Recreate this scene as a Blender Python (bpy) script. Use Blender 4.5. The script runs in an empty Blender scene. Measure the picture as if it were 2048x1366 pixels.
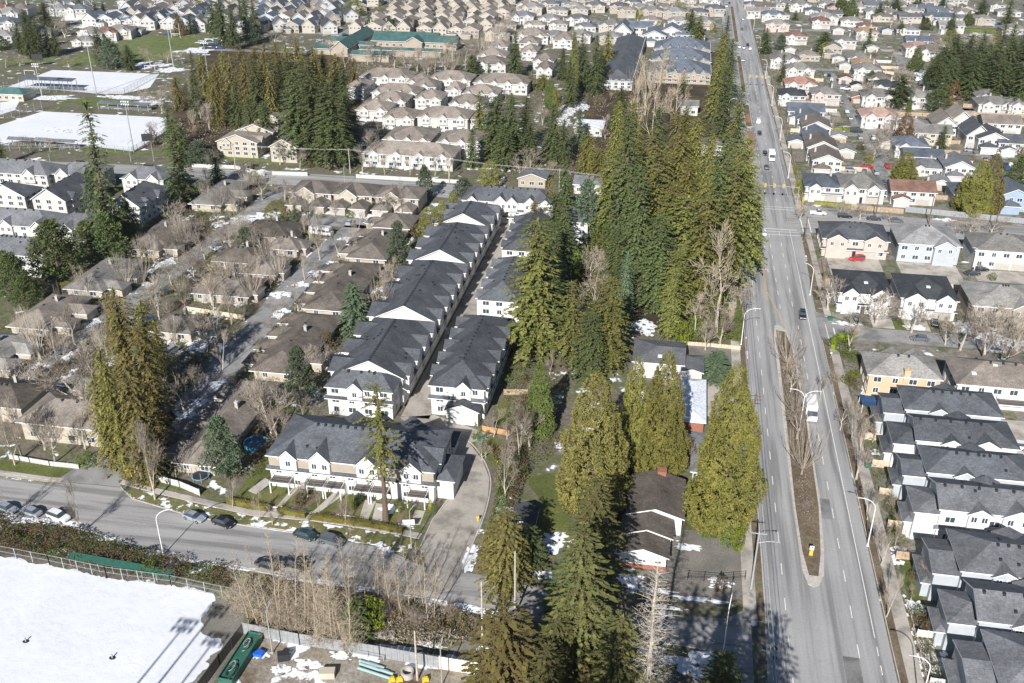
import bpy, math, random
from mathutils import Vector, Matrix, Euler, noise
R = math.radians
rnd = random.Random(7)
S = bpy.context.scene
COL = S.collection
# ---------------------------------------------------------------- camera, sky, sun, exposure
F_PX, CAM_H = 1950.0, 115.0
PITCH = math.atan(1013 / F_PX)
YAW = math.atan((390 / F_PX) / (math.cos(PITCH) + math.sin(PITCH) * 1013 / F_PX))
cam_data = bpy.data.cameras.new("camera"); cam = bpy.data.objects.new("camera", cam_data); COL.objects.link(cam)
cam.location = (0, 0, CAM_H); cam.rotation_euler = (math.pi / 2 - PITCH, 0, YAW)
cam_data.sensor_width = 36; cam_data.lens = F_PX / 2048 * 36; cam_data.clip_start = 1; cam_data.clip_end = 6000
S.camera = cam
SUN_EL, SUN_AZ = R(32), R(186)      # azimuth clockwise from +Y (south is behind the camera)
w = bpy.data.worlds.new("World"); S.world = w; w.use_nodes = True
nt = w.node_tree; bg = nt.nodes["Background"]
sky = nt.nodes.new("ShaderNodeTexSky"); sky.sky_type = 'NISHITA'; sky.sun_disc = False
sky.sun_elevation = SUN_EL; sky.sun_rotation = SUN_AZ; sky.altitude = 100; sky.dust_density = 0.2; sky.air_density = 1.0; sky.ozone_density = 3.5
nt.links.new(sky.outputs[0], bg.inputs[0]); bg.inputs[1].default_value = 0.05
sd = bpy.data.lights.new("sun", 'SUN'); sd.energy = 5.0; sd.angle = R(0.5); sd.color = (1, 0.965, 0.92)
so = bpy.data.objects.new("sun", sd); COL.objects.link(so)
sun_dir = Vector((math.sin(SUN_AZ) * math.cos(SUN_EL), math.cos(SUN_AZ) * math.cos(SUN_EL), math.sin(SUN_EL)))
so.rotation_euler = sun_dir.to_track_quat('Z', 'Y').to_euler(); so.location = sun_dir * 300
S.view_settings.view_transform = 'Standard'; S.view_settings.look = 'None'; S.view_settings.gamma = 1
S.view_settings.exposure = 0.56
# ---------------------------------------------------------------- survey: image measurement -> point on the ground (or a level z)
def G(px, py, z=0.0):
    a = (px - 1024) / F_PX; b = -(py - 683) / F_PX
    fw = math.cos(PITCH) + b * math.sin(PITCH); up = -math.sin(PITCH) + b * math.cos(PITCH)
    t = (z - CAM_H) / up; X, Y = a * t, fw * t
    return (X * math.cos(YAW) - Y * math.sin(YAW), X * math.sin(YAW) + Y * math.cos(YAW))
def top_y(x, y, z):
    Y = -x * math.sin(YAW) + y * math.cos(YAW); Z = z - CAM_H
    return 683 - F_PX * (Y * math.sin(PITCH) + Z * math.cos(PITCH)) / (Y * math.cos(PITCH) - Z * math.sin(PITCH))
def height(x, y, ty):
    lo, hi = 0.3, 70
    for _ in range(30):
        m = (lo + hi) / 2
        if top_y(x, y, m) > ty: lo = m
        else: hi = m
    return lo
# ---------------------------------------------------------------- materials
MATS = {}
def _mat(name):
    m = bpy.data.materials.new(name); m.use_nodes = True
    n = m.node_tree.nodes; l = m.node_tree.links; b = n["Principled BSDF"]
    MATS[name] = m
    return m, n, l, b
def coords(n, kind='Object'):
    if kind == 'World':
        return n.new("ShaderNodeNewGeometry").outputs["Position"]
    return n.new("ShaderNodeTexCoord").outputs[kind]
def noise_n(n, l, co, scale, detail=4, rough=.55):
    t = n.new("ShaderNodeTexNoise"); t.inputs["Scale"].default_value = scale
    t.inputs["Detail"].default_value = detail; t.inputs["Roughness"].default_value = rough
    l.new(co, t.inputs["Vector"]); return t.outputs["Fac"]
def ramp(n, l, fac, stops):
    r = n.new("ShaderNodeValToRGB"); l.new(fac, r.inputs[0]); e = r.color_ramp.elements
    while len(e) < len(stops): e.new(0.5)
    for k, (p, c) in enumerate(stops):
        e[k].position = p; e[k].color = (*c, 1) if len(c) == 3 else c
    return r.outputs[0]
def mix(n, l, fac, a, b, mode='MIX'):
    m = n.new("ShaderNodeMix"); m.data_type = 'RGBA'; m.blend_type = mode
    for s, v in ((m.inputs[0], fac), (m.inputs[6], a), (m.inputs[7], b)):
        if isinstance(v, (int, float)): s.default_value = v
        elif isinstance(v, tuple): s.default_value = (*v, 1) if len(v) == 3 else v
        else: l.new(v, s)
    return m.outputs[2]
def bump(n, l, b, h, dist, strength=1.0):
    u = n.new("ShaderNodeBump"); u.inputs["Distance"].default_value = dist; u.inputs["Strength"].default_value = strength
    l.new(h, u.inputs["Height"]); l.new(u.outputs[0], b.inputs["Normal"])
def sc(c, k): return tuple(min(1, v * k) for v in c)
def plain(name, c, rough=.6, metal=0, var=.12, scale=1.5, spec=.3):
    if name in MATS: return MATS[name]
    m, n, l, b = _mat(name)
    f = noise_n(n, l, coords(n), scale, 5)
    col = ramp(n, l, f, [(.3, sc(c, 1 - var)), (.7, sc(c, 1 + var))])
    l.new(col, b.inputs["Base Color"]); b.inputs["Roughness"].default_value = rough; b.inputs["Metallic"].default_value = metal
    b.inputs["Specular IOR Level"].default_value = spec
    return m
def shingle(name, c, var=.3):
    if name in MATS: return MATS[name]
    m, n, l, b = _mat(name); co = coords(n)
    oi = n.new("ShaderNodeObjectInfo")
    big = noise_n(n, l, co, .22, 6, .65); fine = noise_n(n, l, co, 2.4, 3, .75); mid = noise_n(n, l, co, .8, 4)
    br = n.new("ShaderNodeTexBrick"); br.inputs["Scale"].default_value = 1.0
    br.inputs["Brick Width"].default_value = .9; br.inputs["Row Height"].default_value = .35; br.inputs["Mortar Size"].default_value = .02
    br.inputs["Color1"].default_value = (1, 1, 1, 1); br.inputs["Color2"].default_value = (.78, .78, .78, 1); br.inputs["Mortar"].default_value = (.6, .6, .6, 1)
    l.new(co, br.inputs["Vector"])
    a = ramp(n, l, big, [(.3, sc(c, 1 - var)), (.7, sc(c, 1 + var))])
    a = mix(n, l, 1.0, a, ramp(n, l, fine, [(.25, (.62, .62, .62)), (.75, (1.35, 1.35, 1.35))]), 'MULTIPLY')
    a = mix(n, l, .8, a, br.outputs["Color"], 'MULTIPLY')
    a = mix(n, l, ramp(n, l, mid, [(.55, (0, 0, 0)), (.75, (.35, .35, .35))]), a, sc(c, 1.5))
    v = n.new("ShaderNodeMapRange"); l.new(oi.outputs["Random"], v.inputs[0]); v.inputs[3].default_value = .78; v.inputs[4].default_value = 1.25
    hs = n.new("ShaderNodeHueSaturation"); l.new(a, hs.inputs["Color"]); l.new(v.outputs[0], hs.inputs["Value"])
    l.new(hs.outputs[0], b.inputs["Base Color"]); b.inputs["Roughness"].default_value = .9; b.inputs["Specular IOR Level"].default_value = .15
    bump(n, l, b, fine, .03, .6)
    return m
def siding(name, c):
    if name in MATS: return MATS[name]
    m, n, l, b = _mat(name); co = coords(n)
    sp = n.new("ShaderNodeSeparateXYZ"); l.new(co, sp.inputs[0])
    w_ = n.new("ShaderNodeMath"); w_.operation = 'FRACT'; q = n.new("ShaderNodeMath"); q.operation = 'MULTIPLY'; q.inputs[1].default_value = 4.0
    l.new(sp.outputs[2], q.inputs[0]); l.new(q.outputs[0], w_.inputs[0])
    a = ramp(n, l, noise_n(n, l, co, .5, 5), [(.25, sc(c, .86)), (.7, sc(c, 1.05))])
    a = mix(n, l, ramp(n, l, w_.outputs[0], [(0, (.22, .22, .22)), (.12, (0, 0, 0))]), a, sc(c, .6))
    l.new(a, b.inputs["Base Color"]); b.inputs["Roughness"].default_value = .7; b.inputs["Specular IOR Level"].default_value = .25
    return m
def foliage(name, c1, c2, c3=None, trans=.14):
    """leaf material: tint differs from clump to clump and from tree to tree"""
    if name in MATS: return MATS[name]
    m, n, l, b = _mat(name); co = coords(n); oi = n.new("ShaderNodeObjectInfo")
    f = noise_n(n, l, co, .45, 3); g = noise_n(n, l, co, 3.0, 2)
    a = ramp(n, l, f, [(.32, c1), (.66, c2)])
    if c3: a = mix(n, l, ramp(n, l, g, [(.5, (0, 0, 0)), (.75, (.8, .8, .8))]), a, c3)
    v = n.new("ShaderNodeMapRange"); l.new(oi.outputs["Random"], v.inputs[0]); v.inputs[3].default_value = .8; v.inputs[4].default_value = 1.25
    hs = n.new("ShaderNodeHueSaturation"); l.new(a, hs.inputs["Color"]); l.new(v.outputs[0], hs.inputs["Value"])
    h2 = n.new("ShaderNodeMapRange"); h2.inputs[3].default_value = .49; h2.inputs[4].default_value = .515
    l.new(oi.outputs["Random"], h2.inputs[0]); l.new(h2.outputs[0], hs.inputs["Hue"])
    l.new(hs.outputs[0], b.inputs["Base Color"]); b.inputs["Roughness"].default_value = .75; b.inputs["Specular IOR Level"].default_value = .12
    if trans:
        t = n.new("ShaderNodeBsdfTranslucent"); l.new(hs.outputs[0], t.inputs[0])
        x = n.new("ShaderNodeMixShader"); x.inputs[0].default_value = trans
        l.new(b.outputs[0], x.inputs[1]); l.new(t.outputs[0], x.inputs[2]); l.new(x.outputs[0], n["Material Output"].inputs[0])
    return m
def ground(name, stops, scale=.06, fine=1.2, snow=None, rough=.95, bd=.05, snow_scale=.12, grain=1.0):
    """soil/lawn/gravel sheet; snow = threshold above which old snow lies"""
    if name in MATS: return MATS[name]
    m, n, l, b = _mat(name); co = coords(n, 'World')
    a = ramp(n, l, noise_n(n, l, co, scale, 6, .62), stops)
    ff = noise_n(n, l, co, fine, 5, .7)
    a = mix(n, l, 1.0, a, ramp(n, l, ff, [(.3, (1 - .4 * grain,) * 3), (.7, (1 + .35 * grain,) * 3)]), 'MULTIPLY')
    if snow is not None:
        s1 = noise_n(n, l, co, snow_scale, 7, .6)
        s = ramp(n, l, s1, [(snow, (0, 0, 0)), (snow + .025, (1, 1, 1))])
        a = mix(n, l, s, a, (.78, .8, .84))
    l.new(a, b.inputs["Base Color"]); b.inputs["Roughness"].default_value = rough; b.inputs["Specular IOR Level"].default_value = .1
    bump(n, l, b, ff, bd, .8)
    return m
def asphalt(name, c, streak=None):
    if name in MATS: return MATS[name]
    m, n, l, b = _mat(name); co = coords(n, 'World')
    mp = n.new("ShaderNodeMapping"); l.new(co, mp.inputs[0])
    mp.inputs["Scale"].default_value = (1, .03, 1) if streak == 'y' else (.05, 1, 1) if streak == 'x' else (1, 1, 1)
    st = noise_n(n, l, mp.outputs[0], .5 if streak else .2, 4, .62)
    a = ramp(n, l, st, [(.38, sc(c, .66)), (.5, c), (.6, sc(c, 1.12))])
    big = noise_n(n, l, co, .035, 4)
    a = mix(n, l, 1.0, a, ramp(n, l, big, [(.3, (.86, .86, .87)), (.7, (1.1, 1.1, 1.09))]), 'MULTIPLY')
    fn = noise_n(n, l, co, 3.0, 4, .8)
    a = mix(n, l, 1.0, a, ramp(n, l, fn, [(.25, (.85, .85, .85)), (.75, (1.15, 1.15, 1.15))]), 'MULTIPLY')
    # cracks and sealed joints
    vo = n.new("ShaderNodeTexVoronoi"); vo.feature = 'DISTANCE_TO_EDGE'; vo.inputs["Scale"].default_value = .09
    wr = n.new("ShaderNodeMix"); wr.data_type = 'VECTOR'; wr.inputs[0].default_value = .12
    nz = n.new("ShaderNodeTexNoise"); nz.inputs["Scale"].default_value = .3; l.new(co, nz.inputs[0])
    vm = n.new("ShaderNodeVectorMath"); vm.operation = 'SCALE'; vm.inputs[3].default_value = 14; l.new(nz.outputs["Color"], vm.inputs[0])
    va = n.new("ShaderNodeVectorMath"); va.operation = 'ADD'; l.new(co, va.inputs[0]); l.new(vm.outputs[0], va.inputs[1]); l.new(va.outputs[0], vo.inputs["Vector"])
    a = mix(n, l, ramp(n, l, vo.outputs["Distance"], [(.002, (.3, .3, .3)), (.007, (0, 0, 0))]), a, sc(c, .55))
    l.new(a, b.inputs["Base Color"]); b.inputs["Roughness"].default_value = .85; b.inputs["Specular IOR Level"].default_value = .25
    return m
def glass(name='glass', c=(.05, .065, .08)):
    if name in MATS: return MATS[name]
    m, n, l, b = _mat(name); b.inputs["Base Color"].default_value = (*c, 1)
    b.inputs["Roughness"].default_value = .08; b.inputs["Specular IOR Level"].default_value = .8
    return m
# ---------------------------------------------------------------- mesh builder
class MB:
    def __init__(s): s.v = []; s.f = []; s.m = []
    def add(s, vs, fs, mi=0):
        k = len(s.v); s.v.extend(vs); s.f.extend([tuple(i + k for i in f) for f in fs]); s.m.extend([mi] * len(fs))
    def quad(s, a, b, c, d, mi=0): s.add([a, b, c, d], [(0, 1, 2, 3)], mi)
    def tri(s, a, b, c, mi=0): s.add([a, b, c], [(0, 1, 2)], mi)
    def box(s, x0, y0, z0, x1, y1, z1, mi=0):
        s.add([(x0, y0, z0), (x1, y0, z0), (x1, y1, z0), (x0, y1, z0), (x0, y0, z1), (x1, y0, z1), (x1, y1, z1), (x0, y1, z1)],
              [(3, 2, 1, 0), (4, 5, 6, 7), (0, 1, 5, 4), (1, 2, 6, 5), (2, 3, 7, 6), (3, 0, 4, 7)], mi)
    def prism(s, pts, z0, z1, mi=0, side=None):
        n = len(pts); s.add([(x, y, z0) for x, y in pts] + [(x, y, z1) for x, y in pts], [], mi)
        k = len(s.v) - 2 * n
        s.f.append(tuple(k + n + i for i in range(n))); s.m.append(mi)
        for i in range(n):
            j = (i + 1) % n; s.f.append((k + i, k + j, k + n + j, k + n + i)); s.m.append(mi if side is None else side)
    def tube(s, p, q, r0, r1=None, n=6, mi=0, cap=True):
        p, q = Vector(p), Vector(q); r1 = r0 if r1 is None else r1; d = q - p
        if d.length < 1e-6: return
        u = d.orthogonal().normalized(); v = d.cross(u).normalized(); vs = []
        for c, r in ((p, r0), (q, r1)):
            for i in range(n):
                a = 2 * math.pi * i / n; vs.append(tuple(c + u * (r * math.cos(a)) + v * (r * math.sin(a))))
        fs = [(i, (i + 1) % n, n + (i + 1) % n, n + i) for i in range(n)]
        if cap and n > 3: fs += [tuple(range(n - 1, -1, -1)), tuple(range(n, 2 * n))]
        s.add(vs, fs, mi)
    def path(s, pts, rs, n=6, mi=0):
        for i in range(len(pts) - 1): s.tube(pts[i], pts[i + 1], rs[i], rs[i + 1], n, mi)
    def cyl(s, x, y, z0, z1, r, n=12, mi=0, r1=None): s.tube((x, y, z0), (x, y, z1), r, r1, n, mi)
    def mesh(s, name, mats, smooth=False):
        me = bpy.data.meshes.new(name); me.from_pydata(s.v, [], s.f)
        for m in mats: me.materials.append(m)
        if len(mats) > 1: me.polygons.foreach_set("material_index", s.m)
        if smooth: me.polygons.foreach_set("use_smooth", [True] * len(s.f))
        me.update(); return me
def ob(name, data, parent=None, loc=(0, 0, 0), rz=0):
    o = bpy.data.objects.new(name, data); COL.objects.link(o)
    o.location = loc; o.rotation_euler = (0, 0, rz)
    if parent: o.parent = parent
    return o
def part(name, mb, mats, parent, smooth=False, loc=(0, 0, 0), rz=0):
    if not isinstance(mats, (list, tuple)): mats = [mats]
    return ob(name, mb.mesh(name, mats, smooth), parent, loc, rz)
def tag(o, label, cat, group=None, kind=None):
    if label: o["label"] = label
    if cat: o["category"] = cat
    if group: o["group"] = group
    if kind: o["kind"] = kind
    return o
def thing(name, label, cat, loc=(0, 0, 0), rz=0, group=None):
    return tag(ob(name, None, None, loc, rz), label, cat, group)
def struct(name, mb, mats):
    o = part(name, mb, mats, None); o["kind"] = "structure"; return o
def copy_tree(o, parent=None, loc=None, rz=None, scl=None):
    c = o.copy(); COL.objects.link(c); c.parent = parent
    if loc is not None: c.location = loc
    if rz is not None: c.rotation_euler = (0, 0, rz)
    if scl is not None: c.scale = scl
    for ch in KIDS(o): copy_tree(ch, c)
    return c
_kids = {}
def KIDS(o):
    if o.name not in _kids: _kids[o.name] = [x for x in COL.objects if x.parent == o]
    return _kids[o.name]
ORD = "first second third fourth fifth sixth seventh eighth ninth tenth eleventh twelfth thirteenth fourteenth fifteenth sixteenth seventeenth eighteenth nineteenth twentieth".split()
REG = {}
def later(place, o, desc): REG.setdefault(place, []).append((o, desc))
def nth(i): return ORD[i] if i < 20 else 'twenty-' + ORD[i - 20]
def finish_labels(per_row=9):
    """labels by row (nearest first) and place in the row, within one named spot"""
    for place, items in REG.items():
        items.sort(key=lambda t: t[0].location.y)
        n = len(items)
        if n == 1: items[0][0]['label'] = f"{items[0][1]} {place}"; continue
        k = per_row if n > 12 else n
        k = max(k, math.ceil(n / 19))
        for r in range(0, n, k):
            row = sorted(items[r:r + k], key=lambda t: t[0].location.x)
            for i, (o, d) in enumerate(row):
                pos = f"{nth(i)} from left" if len(row) > 1 else ""
                o['label'] = f"{d} {place}, " + (f"{nth(r // k)} row back, " if n > k else "") + pos
# ---------------------------------------------------------------- trees
BARK = plain('bark', (.14, .1, .075), .95, var=.35, scale=4)
BARKL = plain('pale_bark', (.46, .41, .34), .9, var=.25, scale=3)
TWIG = plain('twig', (.32, .275, .225), .9, var=.25, scale=2)
TWIGR = plain('red_twig', (.29, .24, .195), .9, var=.25, scale=2)
TWIGY = plain('straw_twig', (.4, .335, .25), .9, var=.22, scale=2)
FIR = foliage('fir_needles', (.095, .11, .03), (.225, .235, .062), (.34, .31, .09))
FIRN = foliage('olive_fir_needles', (.08, .09, .03), (.165, .165, .055), (.23, .2, .075))
FIRD = foliage('dark_fir_needles', (.055, .082, .034), (.125, .155, .055), (.2, .205, .07))
SPR = foliage('blue_green_needles', (.07, .12, .07), (.15, .2, .11), (.2, .23, .13))
CED = foliage('cedar_scales', (.13, .138, .036), (.26, .25, .06), (.31, .26, .075))
HEDG = foliage('clipped_hedge_leaves', (.11, .105, .03), (.2, .175, .045), (.21, .16, .055))
CEDB = foliage('bronze_cedar_scales', (.12, .112, .036), (.225, .195, .062), (.28, .215, .08))
CEDG = foliage('green_cedar_scales', (.08, .11, .03), (.16, .195, .055), (.2, .22, .065))
LAUR = foliage('laurel_leaves', (.1, .14, .02), (.24, .29, .03), (.3, .32, .05))
PIN = foliage('pine_needles', (.06, .095, .055), (.13, .165, .1), (.17, .19, .11))
BRAM = foliage('bramble_leaves', (.1, .072, .04), (.2, .145, .085), (.075, .1, .03))
RED = foliage('russet_foliage', (.13, .07, .04), (.22, .13, .075), (.16, .12, .05))
def kite(mb, p, d, side, L, W, mi=0):
    """one small spray of leaf: a bent kite from p along d"""
    a = p + d * (L * .45) + side * (W * .5); c = p + d * (L * .45) - side * (W * .5); e = p + d * L
    mb.add([tuple(p), tuple(a), tuple(e), tuple(c)], [(0, 1, 2, 3)], mi)
def rv(r, k=1.0): return Vector((r.uniform(-k, k), r.uniform(-k, k), r.uniform(-k, k)))
def trunk_mb(r, h, r0, lean=.2, n=8, taper=.12):
    mb = MB(); pts = [Vector((0, 0, -.3))]; N = 7
    for i in range(1, N + 1):
        t = i / N; pts.append(Vector((lean * t * r.uniform(-.6, 1), lean * t * r.uniform(-1, .6), h * t)))
    rs = [r0 * 1.35] + [r0 * (1 - (1 - taper) * (i / N)) for i in range(1, N + 1)]
    mb.path([tuple(p) for p in pts], rs, n); return mb
def fir_mb(seed, h=24, Rr=4.4, base=.14, dens=1.0, droop=.55, gap=.06, ragged=.35, needles=True, power=.54, leaf=1.0):
    r = random.Random(seed); mb = MB(); z = h * base
    while z < h * .985:
        t = (z / h - base) / (1 - base); rad = Rr * (1 - t) ** power * min(1, .55 + 3.2 * t)
        nb = max(3, int(round((4 + 2.2 * (1 - t)) * dens))); a0 = r.uniform(0, 6.28)
        for k in range(nb):
            if r.random() < gap: continue
            a = a0 + 6.283 * k / nb + r.uniform(-.35, .35); L = rad * (1 - r.random() * ragged) * (1.25 if r.random() < .1 else 1) + .25
            out = Vector((math.cos(a), math.sin(a), 0)); sd = Vector((-out.y, out.x, 0)); zz = z + r.uniform(-.2, .2)
            up = .35 * t + r.uniform(-.1, .12)
            def P(s): return out * (s * L) + Vector((0, 0, zz + up * s * L - droop * s * s * L * (1 - .55 * t)))
            br = max(.02, .012 * L + .015) * (1 if needles else .6)
            q = [P(s) for s in (0, .35, .7, 1)]
            mb.path([tuple(x) for x in q], [br * 1.6, br, br * .7, br * .3], 3, 1)
            if not needles:
                for m in range(int(4 + L * 3)):
                    s = r.uniform(.2, 1); p = P(s); sg = r.choice((-1, 1))
                    e = p + (out * .5 + sd * sg + rv(r, .2)) * (L * .2 * (1.15 - s)) + Vector((0, 0, .1 * L))
                    mb.tube(tuple(p), tuple(e), .012, .005, 3, 1, False)
                continue
            ns = max(3, int(L / (.34 * leaf)))
            for m in range(ns):
                s = (m + .6 + r.uniform(-.3, .3)) / ns; p = P(min(s, 1.02)) + rv(r, .06)
                ls = (.38 + .3 * (1 - s)) * min(1.0, .35 + L * .16) * 1.55 * leaf
                for sg in (-1, 1):
                    d = (out * r.uniform(.45, .95) + sd * sg * r.uniform(.5, 1) + Vector((0, 0, r.uniform(-.55, .1)))).normalized()
                    nrm = Vector((r.uniform(-.5, .5), r.uniform(-.5, .5), 1)); si = d.cross(nrm).normalized()
                    kite(mb, p, d, si, ls * r.uniform(.7, 1.25), ls * r.uniform(.38, .6))
                if r.random() < .55:   # hanging twiglet
                    d = (out * r.uniform(-.1, .5) + sd * r.uniform(-.4, .4) + Vector((0, 0, -1))).normalized()
                    kite(mb, p, d, sd, ls * r.uniform(.6, 1.1), ls * .42)
                if r.random() < .3:
                    d = (out * .7 + rv(r, .5) + Vector((0, 0, .45))).normalized()
                    kite(mb, p, d, d.cross(rv(r)).normalized(), ls * .8, ls * .38)
            kite(mb, P(.93), (P(1) - P(.8)).normalized(), sd, .8, .4)
        z += (.5 + .28 * (1 - t)) * r.uniform(.8, 1.25) / dens * (h / 24) ** .5
    for k in range(10):
        d = Vector((r.uniform(-.35, .35), r.uniform(-.35, .35), 1)).normalized()
        if needles: kite(mb, Vector((0, 0, h * .97 - k * .12)), d, d.orthogonal().normalized(), .9, .25)
    return mb
def cedar_mb(seed, h=18, Rr=3.6, n=7500, base=.02, lob=.24, power=.75, size=.62, round_=False):
    """dense crown made of many drooping sprays gathered in lobes, with gaps between them"""
    r = random.Random(seed); mb = MB(); off = Vector((seed * 3.1, seed * 1.7, 0)); per = 26; nl = max(12, n // per); ls = size * 1.55
    for q in range(nl):
        t = (1 - (1 - (q + r.random()) / nl) ** .62) if not round_ else (q + r.random()) / nl
        a = q * 2.39996 + r.uniform(-.35, .35)
        prof = ((1 - t) ** power) * min(1, .66 + 2.4 * t) if not round_ else math.sin(math.pi * (.1 + .88 * t)) ** .55
        u = Vector((math.cos(a), math.sin(a), 0)); z = h * (base + (1 - base) * min(.985, t))
        nz = noise.noise(Vector((u.x * 1.3, u.y * 1.3, z * .3)) + off)
        rad = Rr * prof * (1 + lob * nz * 2.2 + r.uniform(-.1, .1)); inner = r.random() < .16
        if inner: rad *= .62
        c = u * max(.05, rad - ls * .5) + Vector((0, 0, z)); tg = Vector((-u.y, u.x, 0)); k = (.65 + .35 * (1 - t)) * r.uniform(.8, 1.25)
        for i in range(per):
            v = rv(r); v.normalize(); v = u * (abs(v.x) * .9 - .25) + tg * v.y + Vector((0, 0, v.z * .9))
            p = c + v * (ls * k * r.uniform(.35, 1))
            d = (u * r.uniform(.1, .9) + tg * r.uniform(-.7, .7) + Vector((0, 0, r.uniform(-1, .35)))).normalized()
            s = size * k * r.uniform(.5, 1.1)
            kite(mb, p, d, d.cross(u * .8 + rv(r, .7)).normalized(), s, s * r.uniform(.4, .6))
    return mb
def clump_mb(seed, h, Rr, nc=34, per=110, base=.25, size=.34, cs=1.25, flat=.6):
    """crown of separate puffs of leaf (pine, broad shrub)"""
    r = random.Random(seed); mb = MB()
    for c in range(nc):
        t = (c + r.random()) / nc; a = c * 2.4 + r.uniform(-.5, .5)
        rad = Rr * (1 - t) ** .6 * r.uniform(.45, 1) * min(1, .5 + 3 * t)
        ce = Vector((math.cos(a) * rad, math.sin(a) * rad, h * (base + (1 - base) * t * .95)))
        cr = cs * r.uniform(.7, 1.2) * (1 - .45 * t)
        mb.tube((0, 0, max(0, ce.z - rad * .5)), tuple(ce), .07, .02, 3, 1, False)
        for i in range(per):
            v = rv(r).normalized(); v.z *= flat; p = ce + v * (cr * r.uniform(.5, 1.05))
            d = (v + rv(r, .6)).normalized(); s = size * r.uniform(.7, 1.35)
            kite(mb, p, d, d.cross(rv(r)).normalized(), s, s * .55)
    return mb
def bare_mb(seed, h=9, spread=1.0, stems=1, trunk=.3, twig=.011, depth=5, fork=3, up=.35, kinks=.22, r0=.16, first=.55):
    r = random.Random(seed); mb = MB(); cap = [0]
    def grow(p, d, L, rad, k):
        cap[0] += 1
        if cap[0] > 5200: return
        n = 3 if k < 2 else 2; pts = [p]; q = p.copy(); dd = d.copy()
        for i in range(n):
            dd = (dd + rv(r, kinks) + Vector((0, 0, up * .12))).normalized(); q = q + dd * (L / n); pts.append(q.copy())
        rr = [max(twig, rad * (1 - .45 * i / n)) for i in range(n + 1)]
        mb.path([tuple(x) for x in pts], rr, 5 if k < 2 else 3, 0 if k < 2 else 1)
        if k >= depth: return
        nch = fork + (1 if r.random() < .5 else 0)
        for c in range(nch):
            s = 1 if c == 0 else r.uniform(.3, .95); i = min(n - 1, int(s * n)); b = pts[i].lerp(pts[i + 1], s * n - i) if s < 1 else pts[-1]
            o = dd.orthogonal().normalized(); o.rotate(Matrix.Rotation(r.uniform(0, 6.28), 3, dd))
            ang = (.25 if c == 0 else r.uniform(.45, .85)) * spread
            nd = (dd * math.cos(ang) + o * math.sin(ang) + Vector((0, 0, up * .5))).normalized()
            grow(b, nd, L * r.uniform(.58, .82), rr[-1] * (.8 if c == 0 else .62), k + 1)
    for s in range(stems):
        a = r.uniform(0, 6.28); ln = 0 if stems == 1 else .3
        grow(Vector((0, 0, -.1)), Vector((math.cos(a) * ln, math.sin(a) * ln, 1)).normalized(), h * trunk, r0 / (stems ** .4), 0)
    return mb
def vase_mb(seed, h=9, Rr=1.9, n=26, twigs=22):
    """upright, broom-like bare tree"""
    r = random.Random(seed); mb = MB(); mb.tube((0, 0, -.2), (0, 0, h * .14), .17, .14, 6, 0)
    for i in range(n):
        a = i * 2.4 + r.uniform(-.3, .3); rad = Rr * math.sqrt((i + .5) / n); top = h * r.uniform(.72, 1.0) * (1 - .12 * rad / Rr)
        pts = [Vector((0, 0, h * .11)), Vector((math.cos(a) * rad * .55, math.sin(a) * rad * .55, h * .36)), Vector((math.cos(a) * rad * .9, math.sin(a) * rad * .9, top * .7)), Vector((math.cos(a) * rad, math.sin(a) * rad, top))]
        mb.path([tuple(p) for p in pts], [.05, .03, .018, .008], 3, 0)
        for k in range(twigs):
            s = r.uniform(.25, 1) * 3; j = min(2, int(s)); p = pts[j].lerp(pts[j + 1], s - j)
            e = p + Vector((math.cos(a + r.uniform(-1.3, 1.3)) * .3, math.sin(a + r.uniform(-1.3, 1.3)) * .3, r.uniform(.6, 1.3)))
            mb.tube(tuple(p), tuple(e), .009, .004, 3, 1, False)
    return mb
def alder_mb(seed, h=14, lean=0.0):
    r = random.Random(seed); mb = MB(); n = 8
    pts = [Vector((lean * h * (i / n) + r.uniform(-.12, .12) * i / 3, r.uniform(-.14, .14) * i / 3, h * i / n - (.2 if i == 0 else 0))) for i in range(n + 1)]
    mb.path([tuple(p) for p in pts], [.17 * (1 - .88 * i / n) + .01 for i in range(n + 1)], 6, 0)
    for i in range(105):
        s = r.uniform(.2, .99); j = min(n - 1, int(s * n)); p = pts[j].lerp(pts[j + 1], s * n - j); a = r.uniform(0, 6.28)
        L = h * .24 * (1.1 - s) * r.uniform(.3, 1.5) + .3; d = Vector((math.cos(a), math.sin(a), r.uniform(-.1, 1.0))).normalized()
        m = p + d * L * .55; e = p + d * L + Vector((0, 0, L * .18))
        mb.path([tuple(p), tuple(m), tuple(e)], [.022, .013, .006], 3, 1)
        for k in range(6):
            q = p.lerp(e, r.uniform(.2, 1)); dd = (d + rv(r, .8)).normalized(); mb.tube(tuple(q), tuple(q + dd * L * r.uniform(.2, .42)), .011, .006, 3, 1, False)
    return mb
PROTO = {}
def hide_proto(t):
    return t
def tree_proto(key, mbs, mats, trunk=None, name='tree', cat='tree', h=1):
    """prototype: meshes only; every use makes its own objects"""
    vs = sorted(math.hypot(v[0], v[1]) for v in mbs.v); zm = max(v[2] for v in mbs.v)
    PROTO[key] = dict(h=zm if key[0] in 'BVS' else h, w=2 * vs[int(len(vs) * .985)], name=name, cat=cat, crown=mbs.mesh(name + '_crown', mats), trunk=trunk.mesh(name + '_trunk', [BARK if 'fir' in name or 'cedar' in name or 'pine' in name or 'spruce' in name else BARKL]) if trunk else None)
r_ = random.Random(3)
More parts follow.
